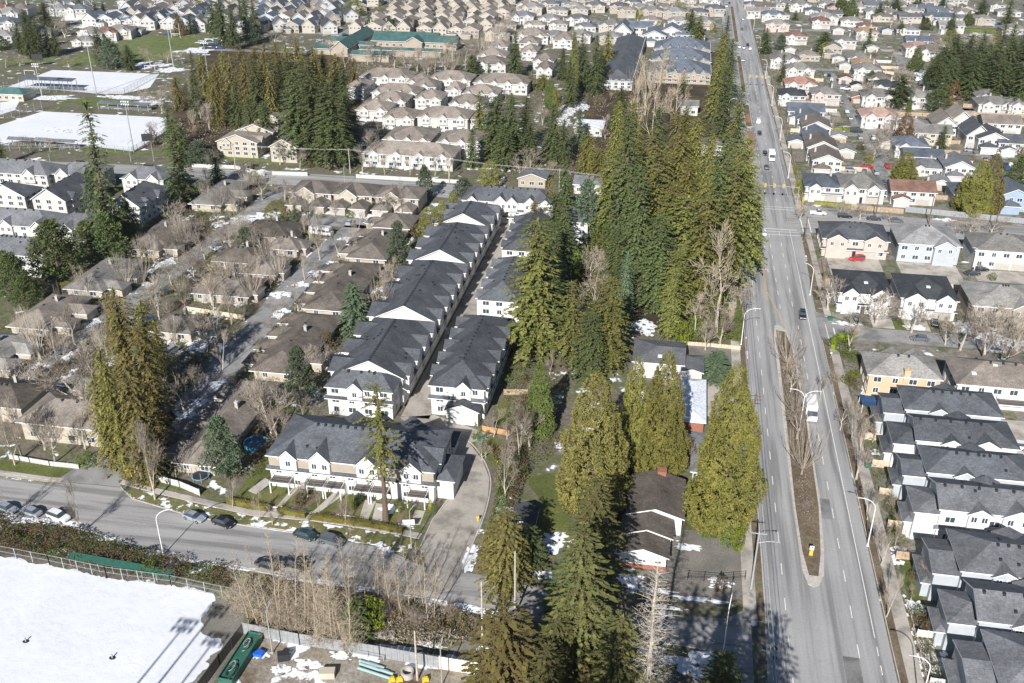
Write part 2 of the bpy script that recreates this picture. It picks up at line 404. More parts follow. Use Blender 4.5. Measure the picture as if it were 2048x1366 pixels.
for i in range(3):
    if i == 0: tree_proto('N3', fir_mb(28, 24, 4.8, .03, 1.5, .8, .08, .5, True, .45, .48), [CEDB, BARK], trunk_mb(r_, 23.5, .36), 'cedar_tree', 'cedar tree', 24)
    tree_proto('N%d' % i, fir_mb(20 + i, 24, (4.6, 5.4, 5.0)[i], (.1, .06, .12)[i], 1.5, .55, .06, .5, True, .6, .46), [FIRN, BARK], trunk_mb(r_, 23.5, .38), 'fir_tree', 'fir tree', 24)
for i, (k, mt) in enumerate([('F0', FIR), ('F1', FIR), ('F2', FIRD), ('F3', FIRD), ('F4', FIR)]):
    hh = 24; tree_proto(k, fir_mb(10 + i, hh, (4.3, 4.9, 4.0, 4.6, 5.0)[i], (.16, .08, .06, .1, .2)[i], (1.1, 1.15, 1.2, 1.2, .95)[i], .5, .05, (.4, .35, .3, .35, .5)[i]), [mt, BARK], trunk_mb(r_, hh * .98, .38), 'fir_tree', 'fir tree', hh)
tree_proto('SP', fir_mb(31, 12, 2.9, .03, 1.25, .4, .02, .2, True, .95), [SPR, BARK], trunk_mb(r_, 11.8, .18), 'spruce_tree', 'spruce tree', 12)
tree_proto('SD', fir_mb(32, 12, 2.5, .05, 1.2, .45, .03, .25, True, .9), [FIRD, BARK], trunk_mb(r_, 11.8, .18), 'spruce_tree', 'spruce tree', 12)
tree_proto('NF', fir_mb(33, 24, 3.1, .04, 1.0, .75, .16, .55, True, .7), [FIRD, BARK], trunk_mb(r_, 23.6, .32), 'fir_tree', 'fir tree', 24)
tree_proto('TOP', fir_mb(35, 24, 4.4, .36, 1.1, .45, .26, .7, True, .4, .7), [FIR, BARK], trunk_mb(r_, 23.5, .48, .5, 10), 'fir_tree', 'fir tree', 24)
tree_proto('DEAD', fir_mb(34, 24, 4.2, .12, 1.25, .3, .03, .35, False, .75), [BARK, BARKL], trunk_mb(r_, 24, .34), 'dead_conifer', 'dead tree', 24)
for i, (k, mt) in enumerate([('C0', CED), ('C1', CED), ('C2', CEDB), ('C3', CEDB), ('C4', CEDG)]):
    tree_proto(k, cedar_mb(40 + i, 18, (4.2, 3.8, 4.2, 3.6, 3.0)[i], 44000 if i in (0, 2) else 16000, .02, (.2, .26, .2, .3, .2)[i], (.5, .5, .52, .5, .6)[i], (.34, .5, .34, .5, .45)[i]), [mt], trunk_mb(r_, 16.5, .3), 'cedar_tree', 'cedar tree', 18)
for i, (k, mt) in enumerate([('R0', CEDB), ('R1', CED), ('R2', CEDB), ('R3', CED)]):
    tree_proto(k, fir_mb(120 + i, 22, (3.9, 4.4, 3.6, 4.8)[i], (.04, .03, .08, .05)[i], 1.3, (.85, .7, .95, .8)[i], .09, (.5, .42, .55, .48)[i], True, (.42, .5, .38, .44)[i], (.8, .72, .8, .72)[i]), [mt, BARK], trunk_mb(r_, 21.5, .36), 'cedar_tree', 'cedar tree', 22)
tree_proto('RC', cedar_mb(50, 9, 3.0, 6000, .0, .12, .6, .4, True), [CED], trunk_mb(r_, 8, .2), 'cedar_tree', 'cedar tree', 9)
tree_proto('RCG', cedar_mb(51, 9, 3.0, 5000, .0, .16, .6, .4, True), [CEDG], trunk_mb(r_, 8, .2), 'cedar_tree', 'cedar tree', 9)
tree_proto('PI', clump_mb(60, 11, 3.8, 46, 130, .12), [PIN, BARK], trunk_mb(r_, 10.5, .24), 'pine_tree', 'pine tree', 11)
tree_proto('PD', clump_mb(61, 14, 5.2, 60, 150, .14, .4, 1.6), [FIRD, BARK], trunk_mb(r_, 13.5, .3), 'pine_tree', 'pine tree', 14)
tree_proto('CO', cedar_mb(52, 6, .75, 1500, 0, .1, .35, .32), [LAUR], None, 'columnar_conifer', 'conifer', 6)
for i, k in enumerate(('B0', 'B1', 'B2', 'B3')):
    tree_proto(k, bare_mb(70 + i, 9, (1, 1.1, .85, 1.15)[i], 1, (.3, .26, .34, .3)[i], .013, 5, 3, (.35, .3, .5, .2)[i]), [BARKL, (TWIG, TWIGR, TWIG, TWIGY)[i]], None, 'bare_tree', 'bare tree', 9.4)
for i, k in enumerate(('V0', 'V1')):
    tree_proto(k, vase_mb(80 + i, 9, (1.7, 2.3)[i], 26), [(BARKL, TWIG)[i], TWIG], None, 'poplar_tree', 'bare tree', 9)
for i, k in enumerate(('A0', 'A1', 'A2')):
    tree_proto(k, alder_mb(90 + i, 14, (.0, .07, -.05)[i]), [TWIGY, TWIGY], None, 'alder_tree', 'bare tree', 14)
tree_proto('BM', vase_mb(83, 9, 3.6, 24, 34), [TWIG, TWIG], None, 'poplar_tree', 'bare tree', 9)
tree_proto('SB', bare_mb(95, 3, 1.1, 5, .42, .008, 4, 3, .3, .25, .05), [TWIGR, TWIGR], None, 'bare_shrub', 'shrub', 3)
tree_proto('SY', bare_mb(96, 3, 1.0, 6, .42, .006, 4, 3, .4, .25, .05), [TWIGY, TWIGY], None, 'bare_shrub', 'shrub', 3)
tree_proto('SG', cedar_mb(97, 2.2, 1.25, 1100, 0, .2, .5, .28, True), [CEDG], None, 'evergreen_shrub', 'shrub', 2.2)
tree_proto('SL', cedar_mb(98, 2.6, 1.4, 1400, 0, .25, .5, .3, True), [LAUR], None, 'laurel_shrub', 'shrub', 2.6)
tree_proto('SR', cedar_mb(99, 2.2, 1.3, 1000, 0, .3, .5, .28, True), [BRAM], None, 'brown_shrub', 'shrub', 2.2)
tree_proto('RT', cedar_mb(53, 12, 3.6, 7000, .02, .22, .6, .45), [RED], trunk_mb(r_, 11, .2), 'larch_tree', 'tree', 12)
DESC = {'F': 'dark olive fir', 'SP': 'blue-green spruce', 'SD': 'dark green spruce', 'NF': 'narrow sparse fir', 'N': 'dark olive fir', 'N3': 'ragged bronze cedar', 'TOP': 'tall fir with bare lower trunk', 'DEAD': 'bare needleless fir', 'C': 'olive cedar', 'C2': 'bronze cedar', 'C3': 'bronze cedar',
        'C4': 'green cedar', 'R0': 'ragged bronze cedar', 'R2': 'ragged bronze cedar', 'R1': 'ragged olive cedar', 'R3': 'ragged olive cedar', 'RC': 'rounded olive cedar', 'RCG': 'rounded green cedar', 'PI': 'grey-green pine', 'PD': 'dark spreading pine', 'CO': 'slim bright green conifer', 'B': 'leafless spreading tree', 'V': 'leafless broom-shaped tree', 'A': 'slender pale leafless alder',
        'SB': 'leafless reddish shrub', 'SY': 'leafless straw-coloured shrub', 'SG': 'round green shrub', 'SL': 'lime green shrub', 'SR': 'brown shrub', 'RT': 'russet leafy tree', 'F2': 'dark green fir', 'F3': 'dark green fir'}
def tree(key, x, y, h, place, group=None, wid=None, label=None, tilt=None):
    P = PROTO[key]; s = h / P['h']; o = thing(P['name'], label, P['cat'], (x, y, 0), rnd.uniform(0, 6.28), group)
    k = s if wid is None else wid
    c = ob('crown', P['crown'], o); 
    if P['trunk']: ob('trunk', P['trunk'], o)
    o.scale = (k, k, s)
    if key[0] in 'FNRAB' and key != 'RT': o.rotation_euler = (rnd.uniform(-.035, .035), rnd.uniform(-.035, .035), o.rotation_euler[2])
    if key[0] == 'A': o.rotation_euler = (rnd.uniform(-.13, .13), rnd.uniform(-.13, .13), o.rotation_euler[2])
    if tilt: o.rotation_euler = (tilt[0], tilt[1], o.rotation_euler[2])
    if not label:
        d = DESC.get(key) or DESC.get(key[0]); sz = 'tall' if h > 21 else 'low' if h < 5 else 'small' if h < 9 and key[0] not in 'SC' else ''
        if d.startswith('tall') or key in ('SB', 'SY', 'SG', 'SL', 'SR', 'CO'): sz = ''
        later(place, o, (sz + ' ' + d).strip())
    return o
def tpx(key, px, by, ty, place, w=None, group=None, label=None):
    """tree by its foot and tip; w = crown width in image px"""
    x, y = G(px, by); h = height(x, y, ty) * (rnd.uniform(.8, 1.06) if key[0] in 'FR' else 1); P = PROTO[key]
    wid = None
    if w:
        dist = math.hypot(math.hypot(x, y), CAM_H); full = w * dist / F_PX
        wid = full / P['w'] * (rnd.uniform(.85, 1.22) if key[0] in 'FRB' else 1)
    return tree(key, x, y, h, place, group, wid, label)
# ---------------------------------------------------------------- buildings
WHITE = plain('white_trim', (.8, .8, .79), .55, var=.05)
GUT = plain('grey_trim', (.3, .31, .32), .6)
DARK = plain('dark_metal', (.03, .032, .035), .5)
STEEL = plain('galvanised_steel', (.45, .46, .47), .45, .3, var=.1)
CONC = plain('concrete', (.42, .4, .37), .85, var=.15)
GARD = plain('garage_door_panel', (.42, .39, .35), .6)
DECK = plain('deck_boards', (.17, .15, .135), .8)
BRICK = plain('brick_wall', (.3, .13, .09), .85, var=.3, scale=5)
WOODF = plain('fence_wood', (.38, .29, .2), .85, var=.25)
GL = glass()
RF = {'g': shingle('charcoal_shingle', (.098, .105, .117)), 'k': shingle('black_shingle', (.055, .06, .066)), 'm': shingle('grey_shingle', (.165, .171, .183)),
      'l': shingle('pale_grey_shingle', (.25, .25, .25)), 't': shingle('taupe_shingle', (.26, .225, .195)), 'b': shingle('brown_shingle', (.2, .175, .152)),
      'w': shingle('weathered_shingle', (.255, .245, .23)), 'p': shingle('salmon_tile', (.42, .25, .19)), 'r': shingle('red_brown_tile', (.2, .12, .095)),
      'o': shingle('tan_orange_tile', (.32, .23, .155)), 's': shingle('slate_blue_shingle', (.13, .15, .18)), 'v': shingle('teal_metal_roof', (.07, .14, .13)), 'f': shingle('faded_pink_shingle', (.36, .25, .21)), 'W': shingle('snowy_roof', (.7, .73, .78), .08), 'd': shingle('dark_brown_shingle', (.13, .112, .096), .4)}
RNAME = dict(g='charcoal', k='black', m='grey', l='pale grey', t='taupe', b='brown', w='weathered grey', p='salmon', r='red-brown', o='orange-tan', s='slate blue', v='teal', f='faded pink', W='snowy', d='dark brown')
WL = {'h': siding('bright_white_siding', (.68, .67, .65)), 'w': siding('white_siding', (.52, .51, .49)), 'c': siding('cream_siding', (.46, .41, .335)), 'b': siding('beige_siding', (.38, .33, .265)), 'g': siding('grey_siding', (.42, .45, .48)),
      'o': siding('peach_stucco', (.58, .43, .29)), 'p': siding('pink_stucco', (.52, .43, .38)), 'y': siding('yellow_siding', (.5, .44, .3)), 'd': siding('dark_siding', (.08, .09, .1)), 'u': siding('blue_grey_siding', (.3, .38, .48)), 'r': BRICK}
WNAME = dict(h='white', w='white', c='cream', b='beige', g='grey', o='peach', p='pink', y='yellow', d='dark', u='blue-grey', r='brick')
_wm = {}
def win_mesh(w_, h, kind='window'):
    k = (round(w_, 1), round(h, 1), kind)
    if k in _wm: return _wm[k]
    mb = MB(); w_, h = k[0], k[1]; t = .09
    if kind == 'window':
        mb.box(-w_ / 2, -.07, 0, -w_ / 2 + t, .05, h); mb.box(w_ / 2 - t, -.07, 0, w_ / 2, .05, h)
        mb.box(-w_ / 2 + t, -.07, 0, w_ / 2 - t, .05, t); mb.box(-w_ / 2 + t, -.07, h - t, w_ / 2 - t, .05, h)
        mb.box(-w_ / 2 + t, -.03, t, w_ / 2 - t, .04, h - t, 1)
        if w_ > .9: mb.box(-.04, -.06, t, .04, -.031, h - t)
    elif kind == 'door':
        mb.box(-w_ / 2, -.06, 0, w_ / 2, .05, h, 2)
    else:
        mb.box(-w_ / 2, -.06, 0, w_ / 2, .05, h, 0)
        for i in range(1, 4): mb.box(-w_ / 2 + .05, -.075, h * i / 4 - .02, w_ / 2 - .05, -.061, h * i / 4 + .02, 3)
    _wm[k] = mb.mesh(kind, [GARD if kind == 'garage' else WHITE, GL, DARK, GUT]); return _wm[k]
def face_pos(f, x0, y0, x1, y1, u, z):
    return {'S': ((x0 + u, y0, z), 0), 'N': ((x1 - u, y1, z), math.pi), 'E': ((x1, y0 + u, z), math.pi / 2), 'W': ((x0, y1 - u, z), -math.pi / 2)}[f]
def opening(par, f, rect, u, z, w_, h, kind='window'):
    loc, rz = face_pos(f, *rect, u, z)
    nm = {'window': 'window', 'door': 'door', 'garage': 'garage_door'}[kind]
    return ob(nm, win_mesh(w_, h, kind), par, loc, rz)
def roof_faces(mb, x0, y0, x1, y1, z, rise, axis='x', e0='hip', e1='hip', over=.5, th=.22, run=None):
    """ridged roof over a rectangle; e0/e1 = end at low/high side of the ridge axis. slot 0 shingles, 1 fascia; returns ridge ends"""
    x0 -= over; x1 += over; y0 -= over; y1 += over
    T = (lambda a, b, c: (a, b, c)) if axis == 'x' else (lambda a, b, c: (b, a, c))
    if axis == 'x': a0, a1, b0, b1 = x0, x1, y0, y1
    else: a0, a1, b0, b1 = y0, y1, x0, x1
    bm = (b0 + b1) / 2; h = (b1 - b0) / 2; run = h if run is None else run
    r0 = a0 + (run if e0 == 'hip' else 0); r1 = a1 - (run if e1 == 'hip' else 0)
    if r0 > r1: r0 = r1 = (r0 + r1) / 2
    zt = z + rise + th
    A, B, C, D = T(a0, b0, z + th), T(a1, b0, z + th), T(a1, b1, z + th), T(a0, b1, z + th); p, q = T(r0, bm, zt), T(r1, bm, zt)
    fl = axis == 'y'
    def add(*v, mi=0): mb.add(list(reversed(v)) if fl else list(v), [tuple(range(len(v)))], mi)
    add(A, B, q, p); add(C, D, p, q)
    if e0 == 'hip': add(D, A, p)
    if e1 == 'hip': add(B, C, q)
    dn = lambda v: (v[0], v[1], v[2] - th)
    ring = [A, B, C, D]
    for i in range(4):
        u, v = ring[i], ring[(i + 1) % 4]
        gable = (i == 1 and e1 != 'hip') or (i == 3 and e0 != 'hip')
        if gable:
            t = q if i == 1 else p
            add(dn(u), dn(t), t, u, mi=1); add(dn(t), dn(v), v, t, mi=1)
        else: add(dn(u), dn(v), v, u, mi=1)
    pd, qd = dn(p), dn(q)   # soffit
    add(dn(B), dn(A), pd, qd, mi=1); add(dn(D), dn(C), qd, pd, mi=1)
    if e0 == 'hip': add(dn(A), dn(D), pd, mi=1)
    if e1 == 'hip': add(dn(C), dn(B), qd, mi=1)
    return p, q
def gable_fill(mb, x0, y0, x1, y1, z, rise, axis, e0, e1, over=.5):
    """wall triangles under gable ends"""
    if axis == 'x':
        h = (y1 - y0) / 2; k = rise * h / (h + over); ym = (y0 + y1) / 2
        if e0 != 'hip': mb.add([(x0, y1, z), (x0, y0, z), (x0, ym, z + k)], [(0, 1, 2)])
        if e1 != 'hip': mb.add([(x1, y0, z), (x1, y1, z), (x1, ym, z + k)], [(0, 1, 2)])
    else:
        h = (x1 - x0) / 2; k = rise * h / (h + over); xm = (x0 + x1) / 2
        if e0 != 'hip': mb.add([(x0, y0, z), (x1, y0, z), (xm, y0, z + k)], [(0, 1, 2)])
        if e1 != 'hip': mb.add([(x1, y1, z), (x0, y1, z), (xm, y1, z + k)], [(0, 1, 2)])
def front_gable(wall, roof, trim, f, rect, u, wd, z0, z1, rise, out, depth, over=.35):
    """projecting bay with a little gable roof on face f, centred at u along it"""
    x0, y0, x1, y1 = rect
    if f in 'SN':
        cx = x0 + u if f == 'S' else x1 - u
        a = (cx - wd / 2, y0 - out, cx + wd / 2, y0 + depth) if f == 'S' else (cx - wd / 2, y1 - depth, cx + wd / 2, y1 + out); ax = 'y'
        e = ('gable', 'x') if f == 'S' else ('x', 'gable')
    else:
        cy = y0 + u if f == 'E' else y1 - u
        a = (x1 - depth, cy - wd / 2, x1 + out, cy + wd / 2) if f == 'E' else (x0 - out, cy - wd / 2, x0 + depth, cy + wd / 2); ax = 'x'
        e = ('x', 'gable') if f == 'E' else ('gable', 'x')
    wall.box(a[0], a[1], z0, a[2], a[3], z1)
    gable_fill(wall, *a, z1, rise, ax, 'gable', 'gable', over)
    roof_faces(roof, *a, z1 - .12, rise, ax, 'gable', 'gable', over, .18)
    return a
def chimney_part(par, x, y, z0, z1, m=None, s=.7):
    mb = MB(); mb.box(x - s / 2, y - s / 2, z0, x + s / 2, y + s / 2, z1); mb.box(x - s / 2 - .08, y - s / 2 - .08, z1 + .001, x + s / 2 + .08, y + s / 2 + .08, z1 + .15); mb.cyl(x, y, z1 + .15, z1 + .5, .12, 8)
    return part('chimney', mb, m or CONC, par)
_vent = None
def vents(mb, pts, s=.22):
    global _vent
    if _vent is None: q = MB(); q.box(-s, -s, -.25, s, s, .3); _vent = q.mesh('roof_vent', [DARK])
    for p in pts: ob('roof_vent', _vent, mb, p)
def building(name, label, cat, rect, zt, rise, roof='g', wall='w', axis='x', e0='hip', e1='hip', over=.5, group=None, loc=(0, 0, 0), rz=0, floors=2, win='S', gables=(), chim=(), vent=0, garage=None, door=None, skirt=None, base=None, trim=None, winstep=3.2, wz=None, ww=1.8, wh=1.4, wings=(), balc=(), sky=()):
    """rect in local coordinates around loc. gables: (face,u,width,rise[,z0,out]); skirt: [(face,z,depth)]; wings: (rect,zt,rise,axis,e0,e1)"""
    t = thing(name, label, cat, loc, rz, group); W_, Rm, V = MB(), MB(), MB(); TR = trim or WHITE
    x0, y0, x1, y1 = rect; W_.box(x0, y0, -.3, x1, y1, zt); gable_fill(W_, *rect, zt, rise, axis, e0, e1, over)
    p, q = roof_faces(Rm, *rect, zt, rise, axis, e0, e1, over)
    for g in wings:
        wr, wz1, wrise, wax, a, b = g[:6]; W_.box(wr[0], wr[1], -.3, wr[2], wr[3], wz1); gable_fill(W_, *wr, wz1, wrise, wax, a, b, .45); roof_faces(Rm, *wr, wz1 + .01, wrise, wax, a, b, .45)
    taken = []
    wall_o = None
    ops = []
    for g in gables:
        f, u, wd, gr = g[:4]; z0 = g[4] if len(g) > 4 else zt - 2.8; out = g[5] if len(g) > 5 else .6
        half = (y1 - y0) / 2 if f in 'SN' else (x1 - x0) / 2
        depth = min(half * .98, half * (gr + .2) / max(rise, .1) + .3)
        a = front_gable(W_, Rm, None, f, rect, u, wd, z0, zt, gr, out, depth)
        taken.append((f, u, wd))
        for k in ((-.25, .25) if wd > 3.4 else (0,)):
            if f == 'S': ops.append(((a[0] + wd / 2 + k * wd, a[1], zt - 1.75), 0))
            if f == 'N': ops.append(((a[0] + wd / 2 + k * wd, a[3], zt - 1.75), math.pi))
            if f == 'E': ops.append(((a[2], a[1] + wd / 2 + k * wd, zt - 1.75), math.pi / 2))
            if f == 'W': ops.append(((a[0], a[1] + wd / 2 + k * wd, zt - 1.75), -math.pi / 2))
    part('wall', W_, [WL[wall]], t)
    for loc_, r_z in ops: ob('window', win_mesh(1.1, 1.3), t, loc_, r_z)
    ro = part('roof', Rm, [RF[roof], TR], t)
    if vent:
        dx, dy = q[0] - p[0], q[1] - p[1]; n = vent
        vents(ro, [(p[0] + dx * (i + .5) / n, p[1] + dy * (i + .5) / n + (-.5 if axis == 'x' else 0), p[2] - .15) for i in range(n)])
        rq_ = random.Random(int(abs(x0 * 7 + y0 * 3)) + vent)
        for i in range(int(vent * .8)):
            ux, uy = rq_.uniform(x0 + 1, x1 - 1), rq_.uniform(y0 + 1, y1 - 1)
            if axis == 'x': hh_ = (y1 - y0) / 2 + over; zz = zt + .22 + rise * (1 - abs(uy - (y0 + y1) / 2) / hh_); ok = min(ux - x0, x1 - ux) > hh_ * .9
            else: hh_ = (x1 - x0) / 2 + over; zz = zt + .22 + rise * (1 - abs(ux - (x0 + x1) / 2) / hh_); ok = min(uy - y0, y1 - uy) > hh_ * .9
            if ok: vents(ro, [(ux, uy, zz)])
    for c in chim: chimney_part(ro, *c)
    for s_ in sky:
        m_ = MB(); m_.box(s_[0] - .5, s_[1] - .5, s_[2], s_[0] + .5, s_[1] + .5, s_[2] + .3); part('skylight', m_, [WHITE], ro)
    if skirt:
        m_ = MB()
        for f, z, d in skirt:
            e = over
            if f == 'S': A = [(x0 - e, y0 - d, z), (x1 + e, y0 - d, z), (x1 + e, y0, z + d * .55), (x0 - e, y0, z + d * .55)]
            if f == 'E': A = [(x1 + d, y0 - e, z), (x1 + d, y1 + e, z), (x1, y1 + e, z + d * .55), (x1, y0 - e, z + d * .55)]
            if f == 'W': A = [(x0 - d, y1 + e, z), (x0 - d, y0 - e, z), (x0, y0 - e, z + d * .55), (x0, y1 + e, z + d * .55)]
            m_.quad(*A); B = [(a[0], a[1], a[2] - .18) for a in A]; m_.quad(*reversed(B), mi=1)
            for i in range(4): m_.quad(B[i], B[(i + 1) % 4], A[(i + 1) % 4], A[i], mi=1)
        part('porch_roof', m_, [RF[roof], TR], t)
    for f in win:
        L = (x1 - x0) if f in 'SN' else (y1 - y0); n = max(1, int(L / winstep))
        for fl in range(floors):
            z = (wz if wz is not None else 1.0) + fl * (zt / floors)
            for i in range(n):
                u = L * (i + .5) / n
                if garage and f == garage[0] and fl == 0 and any(abs(u - g_) < 2.6 for g_ in garage[1:]): continue
                if door and f == door[0] and fl == 0 and abs(u - door[1]) < 1.3: continue
                if fl == floors - 1 and any(f == a and abs(u - b) < c / 2 + .6 for a, b, c in taken): continue
                opening(t, f, rect, u, z, ww if (i * 7 + fl * 3) % 5 else ww * .7, wh)
    if garage:
        for g_ in garage[1:]: opening(t, garage[0], rect, g_, 0, 4.6 if len(garage) < 4 else 2.6, 2.2, 'garage')
    if door: opening(t, door[0], rect, door[1], 0, 1.0, 2.1, 'door')
    for b_ in balc:   # (x0,x1,y_front,y_back,z,railing matl)
        m_ = MB(); a, b, c, d, z = b_[:5]
        m_.box(a, c, z - .2, b, d, z); m_.box(a, c, 0, a + .2, c + .2, z - .2); m_.box(b - .2, c, 0, b, c + .2, z - .2)
        bo = part('balcony', m_, [WHITE], t); r2 = MB()
        for zz in (z + .5, z + 1.0):
            r2.box(a, c, zz, b, c + .06, zz + .06); r2.box(a, c + .07, zz, a + .06, d, zz + .06); r2.box(b - .06, c + .07, zz, b, d, zz + .06)
        for i in range(int((b - a) / .35) + 1): r2.box(a + i * .35, c + .01, z + .01, a + i * .35 + .04, c + .05, z + .5)
        part('railing', r2, [DARK], bo)
        r3 = MB(); r3.box(a + .1, c + .1, z + .005, b - .1, d, z + .03); part('deck_floor', r3, [DECK], bo)
    return t
# ---------------------------------------------------------------- vehicles
TYRE = plain('tyre', (.02, .02, .02), .9); RIM = plain('rim', (.4, .41, .42), .35, .6); LAMP = plain('headlight_glass', (.75, .76, .78), .2); TAIL = plain('tail_light_glass', (.35, .02, .02), .3)
def paint(name, c, met=.0):
    if name in MATS: return MATS[name]
    m, n, l, b = _mat(name); b.inputs["Base Color"].default_value = (*c, 1); b.inputs["Roughness"].default_value = .28; b.inputs["Metallic"].default_value = met
    b.inputs["Coat Weight"].default_value = .6; return m
PAINT = {'silver': paint('silver_paint', (.45, .48, .52), .4), 'white': paint('white_paint', (.75, .75, .75)), 'black': paint('black_paint', (.015, .016, .018)), 'grey': paint('grey_paint', (.16, .17, .18), .3),
         'dark green': paint('green_paint', (.015, .045, .045)), 'red': paint('red_paint', (.5, .02, .015)), 'blue': paint('blue_paint', (.03, .07, .2)), 'charcoal': paint('charcoal_paint', (.05, .052, .056), .2), 'light blue': paint('light_blue_paint', (.28, .38, .48)), 'beige': paint('beige_paint', (.5, .45, .36))}
SHAPES = {  # stations: x, half width, z bottom, belt z, top z, half width at top
    'sedan': (4.7, [(-2.35, .62, .42, .72, .72, .5), (-2.25, .8, .3, .9, .94, .62), (-1.75, .88, .25, .96, 1.02, .66), (-1.1, .9, .22, .98, 1.40, .58), (-.2, .91, .22, .98, 1.47, .6), (.5, .91, .22, .96, 1.42, .58), (1.15, .9, .22, .93, .98, .66), (1.8, .88, .25, .84, .88, .64), (2.25, .8, .3, .7, .74, .56), (2.38, .6, .42, .55, .56, .45)], (2, 6)),
    'suv': (4.7, [(-2.35, .75, .45, .95, 1.0, .62), (-2.3, .86, .35, 1.05, 1.5, .62), (-1.9, .92, .3, 1.08, 1.66, .66), (-1.0, .94, .28, 1.08, 1.72, .68), (.0, .94, .28, 1.08, 1.72, .68), (.55, .94, .28, 1.06, 1.62, .66), (1.2, .93, .28, 1.03, 1.08, .72), (1.9, .9, .3, .96, 1.0, .68), (2.3, .82, .36, .8, .84, .6), (2.4, .66, .45, .62, .63, .5)], (1, 6)),
    'van': (5.4, [(-2.7, .85, .45, 1.2, 1.3, .7), (-2.65, .94, .35, 1.25, 2.05, .76), (-1.6, .97, .3, 1.25, 2.15, .8), (0, .97, .3, 1.25, 2.15, .8), (1.2, .97, .3, 1.2, 2.1, .78), (1.9, .96, .3, 1.15, 1.2, .8), (2.5, .9, .36, .98, 1.02, .7), (2.7, .75, .45, .7, .72, .55)], (1, 5)),
    'pickup': (5.6, [(-2.8, .86, .5, .95, .95, .84), (-2.75, .94, .45, 1.12, 1.12, .9), (-.75, .95, .38, 1.12, 1.12, .9), (-.7, .95, .38, 1.15, 1.7, .68), (-.2, .95, .36, 1.15, 1.84, .7), (.6, .95, .36, 1.14, 1.78, .68), (1.2, .95, .36, 1.12, 1.16, .76), (2.1, .92, .4, 1.05, 1.08, .74), (2.65, .86, .45, .9, .92, .66), (2.8, .7, .5, .7, .72, .55)], (3, 6))}
_cm = {}
def car_meshes(shape):
    if shape in _cm: return _cm[shape]
    L, st, (c0, c1) = SHAPES[shape]; body, gl = MB(), MB(); rows = []
    for (x, hw, zb, zl, zt, ht) in st:
        rows.append([(x, -hw * .94, zb), (x, -hw, (zb + zl) / 2), (x, -hw * .97, zl), (x, -ht, zt), (x, ht, zt), (x, hw * .97, zl), (x, hw, (zb + zl) / 2), (x, hw * .94, zb)])
    for i in range(len(rows) - 1):
        a, b = rows[i], rows[i + 1]
        for k in range(7):
            cab = c0 <= i < c1; tgt = body
            if cab and k in (2, 4) and not (i == c0 and shape == 'sedan'): tgt = gl
            if k == 3 and (i == c1 - 1 or (i == c0 and shape in ('sedan', 'pickup', 'suv'))): tgt = gl
            if k in (2, 4) and (i == c1 - 1 or i == c0): tgt = gl
            tgt.quad(a[k], b[k], b[k + 1], a[k + 1])
        body.quad(a[7], b[7], b[0], a[0])
    body.add(rows[0], [tuple(range(8))]); body.add(rows[-1], [tuple(range(7, -1, -1))])
    if shape == 'pickup': body.box(-2.6, -.8, 1.0, -.9, .8, 1.121)
    wh = MB(); wh.tube((0, -.11, 0), (0, .11, 0), .34, .34, 14); rim = MB(); rim.tube((0, -.12, 0), (0, .12, 0), .2, .2, 10)
    hl = MB(); hl.box(-.06, -.2, -.08, .1, .2, .08)
    x1 = st[-2][0] - .02; x0 = st[1][0] + .02; hz = (st[-2][2] + st[-2][3]) / 2 + .1
    _cm[shape] = dict(body=body, glass=gl.mesh('window_glass', [GL]), tyre=wh.mesh('tyre', [TYRE]), rim=rim.mesh('rim', [RIM]), hl=hl.mesh('headlight', [LAMP]), tl=hl.mesh('tail_light', [TAIL]), x0=x0, x1=x1, hz=hz, L=L, cols={})
    return _cm[shape]
def car(shape, colour, x, y, rz, place, label=None, group='parked cars', detail=True, z=0.03):
    D = car_meshes(shape)
    if colour not in D['cols']: D['cols'][colour] = D['body'].mesh('body', [PAINT[colour]])
    nm = {'sedan': 'parked_car', 'suv': 'suv', 'van': 'van', 'pickup': 'pickup_truck'}[shape]
    t = thing(nm, label, {'sedan': 'car', 'suv': 'car', 'van': 'van', 'pickup': 'truck'}[shape], (x, y, z), rz, group)
    ob('body', D['cols'][colour], t); ob('window_glass', D['glass'], t)
    s = D['L'] / 4.7
    for wx in (-1.42 * s, 1.42 * s):
        for wy in (-.83, .83):
            o = ob('wheel', D['tyre'], t, (wx, wy, .34))
            if detail: ob('rim', D['rim'], o)
    if detail:
        for wy in (-.55, .55):
            ob('headlight', D['hl'], t, (D['x1'], wy, D['hz'])); ob('tail_light', D['tl'], t, (D['x0'] - .05, wy, D['hz'] + .12))
    if not label: later(place, t, f"{colour} {'car' if shape == 'sedan' else 'SUV' if shape == 'suv' else shape}")
    return t
